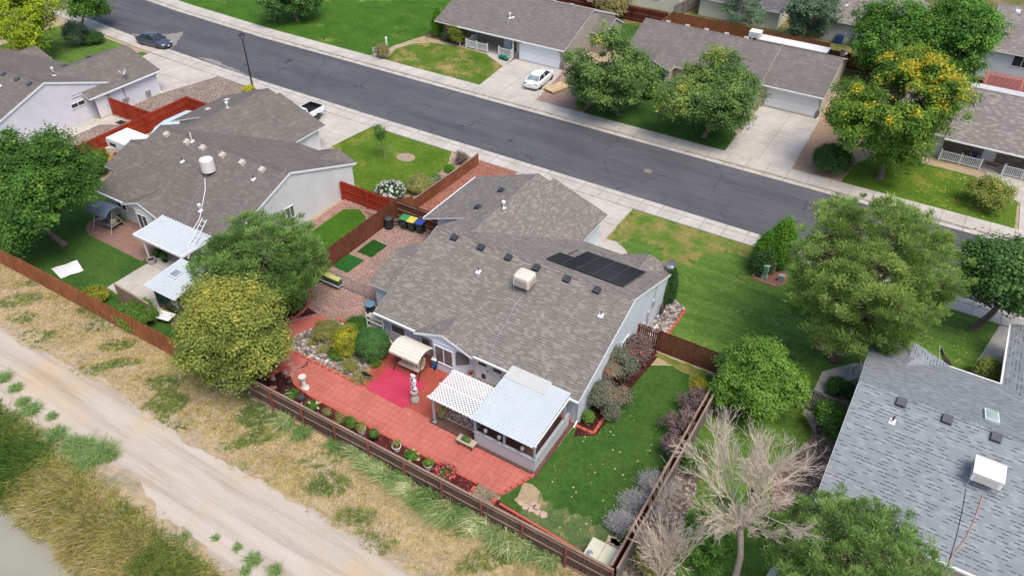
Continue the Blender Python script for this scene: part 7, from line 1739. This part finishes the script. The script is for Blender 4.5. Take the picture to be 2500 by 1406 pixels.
tree('ash_tree', 'green ash tree turning golden yellow toward its top, across the street', 'tree', (2148, 436), (2012, 100, 2372, 430), M_ASH, 12, 760, .6, 80, .12, trunk=.27, nlimb=22, amp=.22, tfun=lambda P_, rg: np.where(np.clip((P_[:, 2]-.4)*.16, -.1, .4)+.42*np.sin(P_[:, 0]*1.9+2)*np.sin(P_[:, 2]*2.1+P_[:, 1]*1.3) > .3, .4, -.04)*rg.uniform(.4, 1.1, len(P_)))
tree('maple_tree', 'large green maple behind the golden ash, left of the pair', 'tree', (-5.4, 88.5, 0), (2048, -14, 2296, 210), M_MAPLE, 13, 560, .75, 75, .14, trunk=.3)
tree('maple_tree', 'large green maple nearest the top right corner', 'tree', (.2, 88.8, 0), (2212, -24, 2468, 204), M_MAPLE, 14, 620, .75, 75, .14, trunk=.3, tfun=patchy(.8, 1.2, .2, 3))
tree('willow_tree', 'slender dark green tree before the light grey house at the top', 'tree', (1985, 112), (1900, -60, 2068, 112), M_GREYG, 15, 240, .65, 70, .12, trunk=.17, tfun=lambda P_, rg: -.12*np.ones(len(P_)), nlimb=24, bark=PBARK)
tree('small_tree', 'small grey-green tree against the cream house wall at the top', 'tree', (1782, 80), (1732, -25, 1884, 70), M_GREYG, 16, 130, .5, 55, .1, trunk=.09, inner=.2, bark=PBARK)
shrub('bush', 'dull olive bush by the dark red fence behind the taupe house', (1500, 40), (1452, -22, 1547, 40), M_GREYO, 17, 150, .45, 70, .1)
shrub('round_shrub', 'round dark green shrub on orange soil beside the driveway of the long house', (2032, 422), (1984, 348, 2084, 422), M_DSH, 18, 260, .32, 80, .07, amp=.05)
shrub('shrub', 'dark pine-like shrub beside the pedestals under the left broad tree', (1432, 243), (1405, 205, 1460, 246), M_JUN, 19, 60, .35, 60, .08)
shrub('shrub', 'small green shrub on brown soil near the sidewalk of the long house', (1417, 265), (1404, 242, 1430, 266), M_GREEN, 20, 30, .25, 50, .07)
shrub('shrub', 'low green shrubs by the green door of the long house', (1585, 236), (1560, 205, 1615, 240), M_GREEN, 21, 60, .4, 60, .09)
shrub('shrub', 'grey-green shrub below the right broad tree by the wall', (1640, 235), (1612, 200, 1662, 238), M_JUN, 22, 50, .4, 60, .09)
tree('small_tree', 'small yellow-olive tree on the lawn by the porch at the right edge', 'tree', (2394, 503), (2352, 424, 2490, 502), M_OLIVE, 23, 110, .5, 70, .085, trunk=.07, inner=.3, tfun=patchy(2, .8, .3, 1))
# saplings and front-yard shrubs of the left neighbour
tree('sapling', 'thin staked sapling in a round bed on the left neighbour front lawn', 'tree', (935, 388), (908, 290, 945, 352), M_GREEN, 24, 34, .34, 45, .07, trunk=.035, nlimb=6, inner=.1, amp=.3)
x, y, _ = at(935, 388); b = MB()
for dx, dy in ((-.9, .3), (.7, -.5), (.8, .6)): b.tube([(x+dx, y+dy, 0), (x+dx, y+dy, 1.3)], .025, 5); b.tube([(x+dx, y+dy, 1.2), (x, y, 1.4)], .008, 4)
solo(b, 'sapling_stakes', GALV, 'thin grey stakes and ties around the sapling', 'stakes')
shrub('flowering_bush', 'rounded bush covered in white flowers behind the red fence', (952, 488), (915, 440, 990, 492), M_DSH, 25, 110, .28, 60, .06, flowers=(M_FLW, 170, .075), cat='bush')
shrub('bush', 'wide olive-brown bush on the front lawn beside the low orange-brown fence', (1022, 466), (986, 428, 1062, 470), M_OSH, 26, 140, .28, 70, .055, flat=.7, cat='bush', tfun=patchy(1.5, .5, .2))
shrub('shrub', 'grey-green wispy shrub between olive bush and boulder', (1062, 440), (1048, 426, 1078, 446), M_GREYG, 27, 40, .25, 50, .05)
shrub('round_shrub', 'small round bright green shrub beside the low orange-brown fence', (1096, 424), (1082, 400, 1111, 426), M_ARB, 28, 80, .2, 70, .045, amp=.04)
shrub('shrub', 'spiky pinkish shrub near the sidewalk end of the low fence', (1124, 402), (1106, 366, 1146, 404), M_BARB, 29, 60, .25, 40, .05, amp=.35, inner=.3)
shrub('shrub', 'yellow-green spiky plant behind the left house garage by the lamp post', (602, 222), (590, 208, 622, 226), M_YSH, 30, 40, .25, 50, .06)
x, y, _ = at(1085, 428); b = MB(); b.lathe((x, y, 0), [(.3, 0), (.34, .12), (.22, .28), (.05, .32)], 7, sx=1.5, rz=.8); solo(b, 'boulder', plain('boulder_tan', sc(176, 150, 136), .9, .15, 2, bump=.5), 'tan boulder between shrubs at the low orange-brown fence', 'rock')
# big evergreens on the right
pine('huge light green pine with many needle tufts right of the centre house', (2035, 878), (1893, 472, 2346, 884), M_PINE, 31, 96, 22, .52, 84, .025, .33, tfun=patchy(.8, .9, .2, 2), bark=plain('pine_bark', sc(132, 112, 104), .95, .25, 6, bump=.8))
tree('linden_tree', 'dark green broadleaf tree cut by the right edge of the picture', 'tree', (2378, 800), (2318, 545, 2650, 800), M_DEEP, 32, 640, .55, 80, .11, trunk=.28, tfun=lambda P_, rg: np.where(rg.random(len(P_)) > .85, .25, 0)-.02)
shrub('arborvitae', 'tall bright green arborvitae, nearer the road, in the pair beside the street', (1912, 655), (1868, 512, 1950, 668), M_ARB, 33, 330, .32, 80, .065, pw=.55, low=-1, flat=1.6, cat='evergreen', amp=.1)
shrub('arborvitae', 'darker green arborvitae left of the brighter one beside the street', (1870, 660), (1838, 545, 1896, 672), M_ARB, 34, 260, .32, 80, .065, pw=.45, low=-1, flat=1.6, cat='evergreen', tfun=lambda P_, rg: -.15*np.ones(len(P_)))
shrub('shrub', 'dark blue-green shrub at the foot of the two tall arborvitae', (1862, 668), (1836, 595, 1892, 672), M_DSH, 35, 170, .35, 70, .065)
b = MB(); x, y, _ = at(1912, 668); rg = np.random.default_rng(3)
for i in range(9):
    a_ = rg.uniform(-.5, .5); b.tube([(x+rg.normal()*.1, y, .1), (x+a_*.4+.1, y-.1, 1.6), (x+a_+.2, y-.2, 2.6+rg.random()*.3)], [.01, .01, .03], 4)
solo(b, 'pampas_grass', plain('pampas_plume', sc(190, 176, 160), .9, .1), 'pale feathery grass plumes beside the tall arborvitae', 'ornamental grass')
shrub('arborvitae', 'narrow dark arborvitae at the front right corner of the centre house', (1642, 738), (1627, 617, 1660, 742), M_ARBD, 36, 210, .24, 80, .05, pw=.4, low=-1, flat=1.7, cat='evergreen')
shrub('arborvitae', 'shorter dark evergreen shrub against the gable wall next to the narrow arborvitae', (1625, 742), (1608, 668, 1640, 744), M_ARBD, 37, 140, .24, 70, .05, pw=.4, low=-1, flat=1.4, cat='evergreen')
shrub('bright_shrub', 'large round bright green shrub between the brown fence and the blue-grey roof', (1842, 1000), (1732, 806, 1966, 1008), M_VIB, 38, 900, .36, 84, .075, lobes=40)
shrub('shrub', 'mid green shrub at the fence, right of the large round bright one', (1935, 962), (1900, 888, 1970, 964), M_GREEN, 39, 150, .4, 70, .075)
shrub('shrub', 'dark green upright shrub beside the path at the blue-grey roof', (2055, 965), (2012, 918, 2098, 978), M_DSH, 40, 130, .28, 56, .06, lobes=10)
shrub('shrub', 'mottled green shrub against the left edge of the blue-grey roof', (2020, 1065), (1982, 955, 2072, 1072), M_GREEN, 41, 190, .3, 60, .065, lobes=12, tfun=lambda P_, rg: -.05+.2*(rg.random(len(P_)) > .8))
shrub('round_shrub', 'round yellow-green bush on the lawn before the right wing of the grey house', (2416, 932), (2382, 872, 2452, 934), M_OLIVE, 42, 150, .32, 80, .06, amp=.05)
# along the gable wall and the fences of the centre house
shrub('bronze_shrub', 'wide bronze-leaved shrub leaning from the gable wall, the lowest of three', (1478, 1000), (1425, 908, 1542, 1008), M_CRAPE, 43, 230, .3, 60, .055, lobes=14, tfun=patchy(2.2, 1.1, .35))
shrub('bronze_shrub', 'bronze-green shrub in the middle of the row along the gable wall', (1520, 940), (1462, 840, 1560, 948), M_CRAPE, 44, 230, .3, 60, .055, lobes=14, tfun=patchy(2.2, 1.3, .3, 2))
shrub('bronze_shrub', 'reddish flowering shrub at the slatted gate by the gable wall', (1562, 880), (1508, 812, 1592, 886), M_BARB, 45, 170, .32, 60, .06, amp=.22, flowers=(leafmat('coral', [(0, srgb(196, 96, 84, .8)), (1, srgb(226, 130, 110, .8))], .05, .2), 26, .07))
shrub('shrub', 'small bright yellow-green bush in the brick edged corner bed', (1436, 1032), (1422, 1000, 1452, 1034), M_VIB, 46, 60, .2, 60, .05)
for i, (bx, lbl) in enumerate((((1702, 1010, 1655, 938, 1738, 1012), 'purple barberry nearest the brown gate fence on the right fence line'), ((1672, 1068, 1625, 985, 1710, 1072), 'purple barberry, middle one along the right fence'), ((1640, 1118, 1612, 1040, 1672, 1120), 'purple-grey barberry, lowest one along the right fence'))):
    shrub('barberry', lbl, bx[:2], bx[2:], M_BARB, 50+i, 80, .24, 46, .05, amp=.3, inner=.3)
shrub('shrub', 'yellow-red leaved shrub at the top end of the right fence', (1712, 945), (1690, 925, 1732, 950), M_YSH, 54, 40, .22, 50, .05)
for i, (bx, lbl) in enumerate((((1600, 1195, 1560, 1130, 1660, 1200), 'lavender-flowered sage, uppermost at the right fence'), ((1560, 1245, 1505, 1165, 1620, 1252), 'large lavender-flowered sage in the middle of the right fence'), ((1520, 1290, 1478, 1225, 1570, 1298), 'silvery lavender-flowered sage nearest the cream storage box'))):
    bx_, by_, _ = at(*bx[:2]); c, rx, rz = fit(bx_, by_, bx[2:]); rg = np.random.default_rng(60+i)
    t_ = thing('sage_plant', lbl, 'plant', (bx_, by_, 0), 'sage plants at the right fence'); n = 1500
    a_ = rg.uniform(0, 6.283, n); sp = rg.random(n)**.6; h = rg.uniform(.6, 1.25, n)
    base = np.stack([bx_+rg.normal(size=n)*.16, by_+rg.normal(size=n)*.16, np.zeros(n)], 1)
    tip = base+np.stack([np.cos(a_)*sp*rx, np.sin(a_)*sp*rx*.8, h*(1-.4*sp)], 1)
    side = unit(np.cross(tip-base, rg.normal(size=(n, 3))))*.014
    V = np.stack([base, (base*.4+tip*.6)+side*.9, tip, (base*.4+tip*.6)-side*.9], 1).reshape(-1, 3); npmesh('stems', V, np.arange(4*n).reshape(n, 4), M_LAV, t_, rg.uniform(.0, .45, n))
    idx = np.repeat(np.arange(n), 4); k = rg.uniform(.6, 1.0, len(idx))[:, None]; P_ = base[idx]*(1-k)+tip[idx]*k+rg.normal(size=(len(idx), 3))*.02
    V, F_ = rhombi(P_, unit(rg.normal(size=(len(idx), 3))), .028, rg, .6); npmesh('flowers', V, F_, M_LAV, t_, rg.uniform(.5, 1, len(F_)))
# garden island
shrub('spruce_dome', 'smooth dome-shaped dark green spruce in the rock bed', (908, 872), (868, 796, 951, 880), M_SPR, 70, 520, .16, 110, .045, amp=.02, inner=.86, low=-.6, asp=.5, cat='evergreen')
shrub('yellow_shrub', 'yellow-green variegated shrub beside the dome-shaped spruce', (838, 862), (805, 792, 880, 866), M_YSH, 71, 170, .25, 60, .05, amp=.2, tfun=lambda P_, rg: -.12*np.ones(len(P_)))
shrub('shrub', 'olive green shrub at the back left of the rock bed', (795, 822), (762, 782, 832, 824), M_OSH, 72, 120, .25, 55, .045, amp=.2)
shrub('shrub', 'dark green shrub behind the yellow one beside the pink gravel', (868, 806), (838, 776, 906, 812), M_GREEN, 73, 110, .25, 55, .045, tfun=lambda P_, rg: -.1*np.ones(len(P_)))
shrub('shrub', 'small green shrub on the river rock, left of the grass tufts', (824, 872), (800, 850, 848, 874), M_GREEN, 74, 60, .2, 55, .04)
def grass_clump(name, label, base, r, h, n, mat, seed, lo=.2, hi=.8, group=None, lean=(0, 0)):
    x, y = base[:2] if len(base) == 3 else at(*base)[:2]; rg = np.random.default_rng(seed); a_ = rg.uniform(0, 6.283, n); sp = rg.random(n)**.7
    b0 = np.stack([x+rg.normal(size=n)*r*.22, y+rg.normal(size=n)*r*.22, np.zeros(n)], 1); hh = h*rg.uniform(.5, 1.1, n)
    mid = b0+np.stack([np.cos(a_)*sp*r*.4+lean[0]*.3, np.sin(a_)*sp*r*.4+lean[1]*.3, hh*.75], 1); tip = b0+np.stack([np.cos(a_)*sp*r+lean[0], np.sin(a_)*sp*r+lean[1], hh*(1-.35*sp)], 1)
    sd_ = unit(np.cross(mid-b0, rg.normal(size=(n, 3))))*(.012+.008*rg.random(n))[:, None]
    V = np.stack([b0-sd_, b0+sd_, mid+sd_, mid-sd_, mid+sd_, tip, tip, mid-sd_], 1).reshape(-1, 3); k = np.arange(n)*8
    F_ = np.concatenate([np.stack([k, k+1, k+2, k+3], 1), np.stack([k+7, k+4, k+5, k+6], 1)]); ti = rg.uniform(lo, hi, n)
    me = npmesh(name, V, F_, mat, None, np.concatenate([ti, ti]), o0=(x, y, 0)); return tag(me, label, 'ornamental grass' if group is None else 'grass tuft', group)
grass_clump('grass_tuft', 'spiky green daylily clump at the front of the rock bed', (856, 900), .75, .65, 420, M_OSH, 80, .3, 1)
grass_clump('grass_tuft', 'bright green grass clump near the patio swing end of the rock bed', (918, 892), .5, .6, 300, M_GREEN, 81, .4, .9)
grass_clump('grass_tuft', 'dry wispy grass at the corner of the rock bed beside the black bird', (882, 925), .8, .4, 420, M_GREYO, 82, .3, 1)
grass_clump('grass_tuft', 'thin yellowish grass in the middle of the rock bed', (792, 856), .6, .35, 220, M_OSH, 83, .5, 1)
grass_clump('grass_tuft', 'small grass clump at the left end of the rock bed', (762, 838), .45, .3, 160, M_OSH, 84, .3, .9)
# bed along the dark fence
for i, (px, py, lbl, fm) in enumerate(((884, 1056, 'white pot with a leggy variegated plant, leftmost pot along the dark fence', None), (914, 1072, 'dark pot with coral geranium between two white pots', M_RED), (969, 1098, 'white pot with a pale sparse plant, second white pot along the dark fence', None), (1046, 1142, 'white pot with a full green plant, rightmost pot along the dark fence', None))):
    x, y, _ = at(px, py); g_ = pot(x, y, .26, .38, WHITE if i != 1 else BLACKP, lbl, grp='pots along the dark fence')
    rg = np.random.default_rng(90+i); c = np.array([x, y, .58]); V, F_, ti, cc = crown_np(c, .34 if i != 2 else .26, .34 if i != 2 else .26, .26, rg, 26 if i != 2 else 16, .14, 34, .04, .3, .3, -.6)
    npmesh('plant', V, F_, (M_OSH, M_GREEN, M_OSH, M_VIB)[i], g_, ti)
    if fm: V, F_ = rhombi(c+np.array([-.15, .1, .2])+rg.normal(size=(60, 3))*.07, unit(rg.normal(size=(60, 3))), .04, rg, .9); npmesh('flowers', V, F_, leafmat('coral_flower', [(0, srgb(222, 110, 90, .8)), (1, srgb(236, 140, 120, .8))], .05, .2), g_, rg.random(60))
for i, (px, py, bx, mt, lbl, fl) in enumerate(((707, 972, (692, 952, 728, 976), M_GREEN, 'low green plant in the mulch beside the white antler', None), (763, 1000, (744, 975, 782, 1004), M_GREEN, 'rose bush with yellow and white blooms by the dark fence', (M_PEACH, 9, .07)),
        (800, 1018, (786, 990, 812, 1022), M_GREYO, 'spindly dried rose, nearest the yellow and white roses', None), (828, 1034, (812, 1006, 846, 1038), M_GREYO, 'spindly pale rose between the dried one and a green bush', None), (856, 1044, (838, 1012, 872, 1048), M_GREEN, 'green rose bush left of the leftmost white pot', None),
        (1000, 1122, (984, 1100, 1024, 1126), M_GREEN, 'rose bush with peach blooms between two white pots', (M_PEACH, 5, .08)), (1084, 1168, (1058, 1132, 1114, 1178), M_GREEN, 'bush of red and pink flowers near the right end of the mulch bed', (M_RED, 90, .055)), (1064, 1158, (1056, 1148, 1082, 1168), M_GREYO, 'small pink flowering plant left of the red and pink flowers', (M_RED, 14, .05)))):
    shrub('rose_bush', lbl, (px, py), bx, mt, 100+i, 26 if mt is M_GREYO else 44, .18, 34 if mt is M_GREYO else 50, .04, amp=.3, inner=.2, flowers=fl, cat='flower bush', stems=8)
rg = np.random.default_rng(7); V, F_, ti, cc = crown_np((-17.18, 23.74, .66), .26, .12, .08, rg, 30, .1, 30, .035); npmesh('plant', V, F_, M_VIB, bpy.data.objects['planter_table'], ti)
x, y = -20.05, 28.5; g_ = pot(x, y, .16, .3, WHITE, 'white pot with orange flowers left of the pet door', grp='pots at the house wall'); rg = np.random.default_rng(8); V, F_ = rhombi(np.array([x, y, .42])+rg.normal(size=(80, 3))*.09, unit(rg.normal(size=(80, 3))), .04, rg, .8); npmesh('flowers', V, F_, leafmat('orange_flower', [(0, srgb(80, 90, 40, .8)), (.4, srgb(226, 110, 60, .8)), (1, srgb(240, 150, 90, .8))], .05, .2), g_, rg.random(80))
x, y = -19.3, 24.7; b0 = shrub('hanging_plant', 'trailing plant under the front corner of the white lattice', (x, y, 0), (1068, 982, 1088, 1000), M_GREYO, 120, 30, .2, 40, .04)
# plants on the left neighbour patio
for i, (px, py, lbl) in enumerate(((388, 628, 'leafy green potted plant under the white patio cover'), (404, 640, 'second dark leafy potted plant under the white patio cover'), (296, 548, 'potted palm beside the blue-grey swing'), (362, 762, 'scrawny potted plant by the tan fence panel'))):
    x, y, _ = at(px, py); g_ = pot(x, y, .2, .3, BLACKP, lbl, grp='pots on the left neighbour patio'); rg = np.random.default_rng(130+i); V, F_, ti, cc = crown_np((x, y, .6), .42, .42, .3, rg, 20, .16, 26, .06, .4, .3, -.6); npmesh('plant', V, F_, M_DSH, g_, ti)
# left side trees
tree('large_tree', 'big dense green tree at the left edge over the neighbour back lawn', 'tree', (158, 598), (-85, 292, 254, 628), M_GREEN, 140, 840, .6, 85, .105, trunk=.26, amp=.24, nlimb=18, tfun=lambda P_, rg: -.08+.5*(rg.random(len(P_)) > .992))
pine('dark green pine between the left neighbour house and the olive tree', (650, 775), (492, 516, 828, 786), M_PINE2, 141, 80, 20, .5, 84, .024, .22, tfun=patchy(1.1, .9, -.25, 4))
tree('olive_green_tree', 'olive-yellow leafy tree with pale twigs at the dark fence corner', 'tree', (566, 955), (384, 640, 694, 975), M_OLIVE, 142, 980, .5, 85, .085, trunk=.22, nlimb=46, bark=PBARK, amp=.15, inner=.55, tfun=lambda P_, rg: np.clip(P_[:, 2]*.06, -.1, .2)+patchy(1.8, 1.2, .2, 1)(P_, rg))
shrub('bush', 'bright green bush spilling over the orange-brown fence', (332, 792), (285, 735, 386, 800), M_VIB, 143, 220, .32, 70, .06, amp=.15, cat='bush', tfun=patchy(2, .8, -.2))
shrub('bush', 'yellow-green low bush behind the orange-brown fence', (228, 738), (196, 695, 262, 742), M_YSH, 144, 110, .3, 55, .055, tfun=lambda P_, rg: -.2*np.ones(len(P_)), cat='bush')
shrub('shrub', 'small orange-brown leaved shrub at the foot of the tan fence panel', (392, 772), (380, 752, 408, 774), M_YSH, 145, 30, .2, 40, .05)
shrub('bush', 'green bush at the end of the long red fence by the left edge tree', (228, 430), (196, 372, 262, 436), M_GREEN, 146, 150, .4, 65, .075, cat='bush')
shrub('shrub', 'yellow-green upright shrub by the camper and the red fence', (244, 398), (220, 362, 262, 402), M_YSH, 147, 80, .35, 55, .07, tfun=lambda P_, rg: -.28*np.ones(len(P_)))
shrub('shrub', 'small blue-green plant at the left roof corner of the neighbour house', (246, 425), (234, 412, 262, 428), M_GREYG, 148, 40, .25, 50, .05)
# pine at the bottom right
pine('green pine rising from the bottom edge in front of the blue-grey roof', (3.6, 23.6, 0), (1862, 1222, 2292, 1560), M_PINE2, 150, 84, 22, .36, 84, .018, .24)
# leafless tree
def bare_tree(name, label, base, box, mat, seed, r0=.2, fork=.45, nmain=7, lev=4, spread=1.0, tw0=.006):
    rg = np.random.default_rng(seed); x, y = base; t_ = thing(name, label, 'tree', (x, y, 0)); tr, tw = MB(), MB()
    c, rx, rz = fit(x, y, box); zf = max(.2, c[2]*fork)
    def grow(p, d, L, r, lv, up):
        n = 4; pts = [p]; q = p.copy(); dd = d.copy()
        for k in range(n):
            dd = unit(dd+rg.normal(size=3)*.09+np.array([0, 0, up])); q = q+dd*L/n; pts.append(q)
        mb = tr if r > .03 else tw
        mb.tube(pts, [max(tw0, r*(1-.6*k/n)) for k in range(n+1)], 7 if r > .06 else (4 if r > .02 else 3), cap=False)
        if lv == 0: return
        for k in range({5: 4, 4: 5, 3: 6, 2: 6, 1: 5}[lv]):
            f_ = rg.uniform(.22, 1.0) if k else 1.0; i0 = min(n-1, int(f_*n)); s_ = pts[i0]+(pts[i0+1]-pts[i0])*(f_*n-i0)
            nd = unit(dd+np.cross(dd, unit(rg.normal(size=3)))*rg.uniform(.3, .62)+np.array([0, 0, .05]))
            grow(s_, nd, L*rg.uniform(.42, .68), r*.48, lv-1, up*.7)
    f0 = np.array([x+(c[0]-x)*.4, y+(c[1]-y)*.4, zf])
    for k in range(nmain):
        a_ = 6.283*k/nmain+rg.normal()*.25; el = rg.uniform(.15, 1.0) if k else 1.4
        tip = c+np.array([math.cos(a_)*math.cos(el)*rx*spread, math.sin(a_)*math.cos(el)*rx*spread, math.sin(el)*rz*.9]); st = f0+np.array([0, 0, rg.uniform(-.25, .5)*zf*.5])
        d = tip-st; L = np.linalg.norm(d); grow(st, unit(d), L*.5, r0*.36, lev, .02)
    tr.tube([(x, y, -.05), (x+.02, y, .3*zf), (x-.05, y+.05, .6*zf), tuple(f0), tuple(f0+(c-f0)*.5)], [r0*1.35, r0, r0*.9, r0*.75, r0*.4], 10); tr.build('trunk', PBARK, t_, smooth=True); tw.build('twigs', mat, t_)
    return t_
TWIG = plain('dry_twigs', srgb(206, 190, 174, .95), .9, .12, 3)
bt = bare_tree('bare_tree', 'mostly leafless tree with pale pinkish twigs below the large bright green shrub', (-1.15, 23.2), (1610, 1000, 2020, 1330), TWIG, 5, .17, .55, 8, 4, tw0=.0045)
bare_tree('bare_shrub', 'low leafless greyish shrub at the bottom edge beside the grey fence', (-4.3, 21.2), (1560, 1225, 1725, 1400), TWIG, 8, .07, .12, 8, 3)
bare_tree('bare_shrub', 'leafless branches sprawling over the grey and brown fences beside the sage', (-5.4, 24.2), (1580, 1090, 1680, 1240), TWIG, 18, .05, .12, 6, 2)
rg = np.random.default_rng(9); allV, allF, allT, off = [], [], [], 0
for (px, py, z, r) in ((1760, 1330, 2.2, .7), (1730, 1300, 2.0, .7), (1850, 1215, 4.6, .6), (1880, 1290, 3.8, .9), (1700, 1345, 1.4, .9), (1740, 1380, 1.2, .8), (1770, 1225, 4.4, .5), (1890, 1345, 3.0, .8), (1840, 1265, 4.6, .45), (1700, 1270, 2.6, .6)):
    p = at(px, py, z); V, F_, ti, cc = crown_np(p, r, r, r*.7, rg, 34, .24, 50, .065, .25, .2, -.9); allV.append(V); allF.append(F_+off); off += len(V); allT.append(ti)
npmesh('leaf_clumps', np.concatenate(allV), np.concatenate(allF), M_GREEN, bt, np.concatenate(allT))
shrub('rose_bush', 'green climbing rose with red blooms behind the grey fence', (1700, 1150), (1662, 1085, 1732, 1160), M_GREEN, 160, 130, .32, 60, .06, amp=.25, flowers=(M_RED, 6, .06), cat='flower bush')
shrub('shrub', 'yellowing rusty shrub behind the grey fence near the large bright green one', (1770, 1010), (1735, 975, 1800, 1018), M_CRAPE, 161, 90, .3, 50, .06, tfun=lambda P_, rg: .1*np.ones(len(P_)))
shrub('shrub', 'low pale weedy shrub at the bottom behind the grey fence', (1590, 1390), (1545, 1335, 1640, 1400), M_OSH, 162, 90, .28, 50, .05, amp=.3)
shrub('juniper', 'small bright green juniper sprawling at the brown-bedded fence foot', (270, 770), (255, 752, 290, 772), M_GREEN, 163, 40, .22, 50, .05)

# ------------------------------------------------------------------ wild grass
M_WILD = leafmat('wild_grass', [(0, srgb(96, 128, 62, 1.2)), (.3, srgb(132, 150, 76, 1.25)), (.5, srgb(172, 166, 92, 1.25)), (.75, srgb(200, 184, 140, 1.2)), (1, srgb(216, 202, 174, 1.2))], .12, .5)
def field(name, xs0, xs1, ys0, ys1, n, per, h, r, seed, tfun, keep=None, lean=(0, 0), wid=.012):
    rg = np.random.default_rng(seed); x = rg.uniform(xs0, xs1, n); y = rg.uniform(ys0, ys1, n)
    if keep is not None: k = keep(x, y, rg); x, y = x[k], y[k]
    n = len(x); tt, hs = tfun(x, y, rg); z = terr(x, y)
    idx = np.repeat(np.arange(n), per); m_ = len(idx); a_ = rg.uniform(0, 6.283, m_); sp = rg.random(m_)**.6*r
    b0 = np.stack([x[idx]+rg.normal(size=m_)*r*.3, y[idx]+rg.normal(size=m_)*r*.3, z[idx]-.02], 1)
    hh = h*hs[idx]*rg.uniform(.5, 1.15, m_)
    tip = b0+np.stack([np.cos(a_)*sp+lean[0]*hh, np.sin(a_)*sp+lean[1]*hh, hh], 1)
    sd_ = unit(np.cross(tip-b0, rg.normal(size=(m_, 3))+np.array([0, 0, 1.2])))*wid*(1+.6*rg.random(m_))[:, None]
    md = (b0+tip)/2+np.array([0, 0, .12])*hh[:, None]
    V = np.stack([b0, md+sd_, tip, md-sd_], 1).reshape(-1, 3)
    o = npmesh(name, V, np.arange(4*m_).reshape(m_, 4), M_WILD, None, np.clip(tt[idx]+rg.normal(size=m_)*.12, 0, 1)); o['kind'] = 'stuff'; return o
def nz(x, y, s, ph=0): return (np.sin(x*s+ph)+np.sin(y*s*1.4+ph*1.7+x*s*.4)+np.sin((x+y)*s*.8+ph*2.3)+np.sin((x-y)*s*1.9+ph))/4+.5
def vt(x, y, rg):
    g = nz(x, y, 1.1, 2); g2 = nz(x, y, .45, 5)
    t_ = .84-.6*np.clip((g-.62)*6, 0, 1)-.15*(g2 > .62)+rg.normal(size=len(x))*.1; return t_, .6+.5*rg.random(len(x))
field('dry_grass', -72, -4, 15.4, 19.9, 25000, 11, .13, .2, 1, vt, keep=lambda x, y, rg: (rg.random(len(x)) < np.clip((y-15.4)/1.6, .03, 1)*np.where(x < -42, .6, 1)*(.55+.8*nz(x, y, .9, 1))))
def bt_(x, y, rg):
    g = nz(x, y, .5, 3); left = np.clip((-31-x)/8, 0, 1)
    t_ = .58-.34*left*(g > .36)-.26*(g > .6)+.1*(y < 8.6)+rg.normal(size=len(x))*.1; return t_, .6+.9*rg.random(len(x))*np.clip((11.6-y)/2, .4, 1.1)
field('bank_grass', -50, -14, 7.2, 11.6, 9000, 14, .42, .55, 2, bt_, keep=lambda x, y, rg: (y > 7.35+.35*np.sin(x*.9)+.2*np.sin(x*2.3)) & (rg.random(len(x)) < np.clip((11.9-.05*(x+45)-y)/1.2, 0, 1)), wid=.016, lean=(.25, -.45))
NUMW = 'first second third fourth fifth sixth seventh eighth ninth'.split()
def ORD(i, n): return NUMW[i]+' from the left' if i < 9 else NUMW[n-1-i]+' from the right'
M_TUFT = LM('tuft_green', (92, 126, 74), (122, 150, 90), (160, 172, 118), (226, 216, 190), .1, .45)
for i, (px, py, r, h) in enumerate(((12, 925, 0.7, 0.4), (40, 950, 0.6, 0.35), (58, 985, 0.6, 0.35), (78, 1003, 0.9, 0.3), (128, 1018, 0.5, 0.25), (140, 1065, 0.9, 0.5), (178, 1090, 0.9, 0.5), (205, 1100, 1.1, 0.6), (215, 1130, 1.0, 0.5), (245, 1110, 1.2, 0.6), (270, 1115, 0.7, 0.5), (452, 1310, 0.4, 0.2), (528, 1315, 0.3, 0.2), (580, 1338, 0.35, 0.2), (600, 1395, 0.4, 0.2), (620, 1370, 0.6, 0.35), (672, 1396, 0.55, 0.35))):
    if r: grass_clump('grass_tuft', 'green weed tuft at the canal-side edge of the dirt track, '+ORD(i, 17), (px, py), r, h, int(420*r), M_TUFT, 200+i, .1, .7, 'weed tufts beside the dirt track')
for i, (px, py, r, h, lo, hi, lx, ly) in enumerate(((700, 1040, 1.0, .8, .2, .95, -.3, -.2), (740, 1062, .9, .7, .1, .6, 0, -.2), (820, 1090, .9, .5, .1, .5, 0, 0), (880, 1110, .9, .7, .2, 1, -.5, -.1), (905, 1140, .9, .8, .3, 1, -.7, -.1), (940, 1165, 1.0, .9, .2, 1, -.8, -.1), (985, 1180, 1.0, .8, .1, .7, -.5, -.3), (1000, 1205, .9, .8, .5, 1, -.7, -.3), (1050, 1225, 1.2, .9, .05, .6, -.2, -.5), (1090, 1255, 1.2, .9, .2, .9, -.2, -.6), (1130, 1260, 1.0, .8, .0, .5, -.1, -.4), (1172, 1290, 1.1, .9, .4, 1, -.5, -.3), (1215, 1315, 1.1, .9, .2, .9, 0, -.4), (1255, 1330, 1.2, .9, .3, 1, .1, -.3), (1290, 1350, 1.0, .8, .2, .9, -.2, -.3), (1340, 1372, .9, .7, .2, .9, -.1, -.3))):
    grass_clump('grass_tuft', 'wind-swept grass tussock at the foot of the dark fence, '+ORD(i, 16), (px, py), r, h, int(330*r), M_TUFT, 230+i, lo, hi, 'tussocks along the dark fence', (lx, ly))
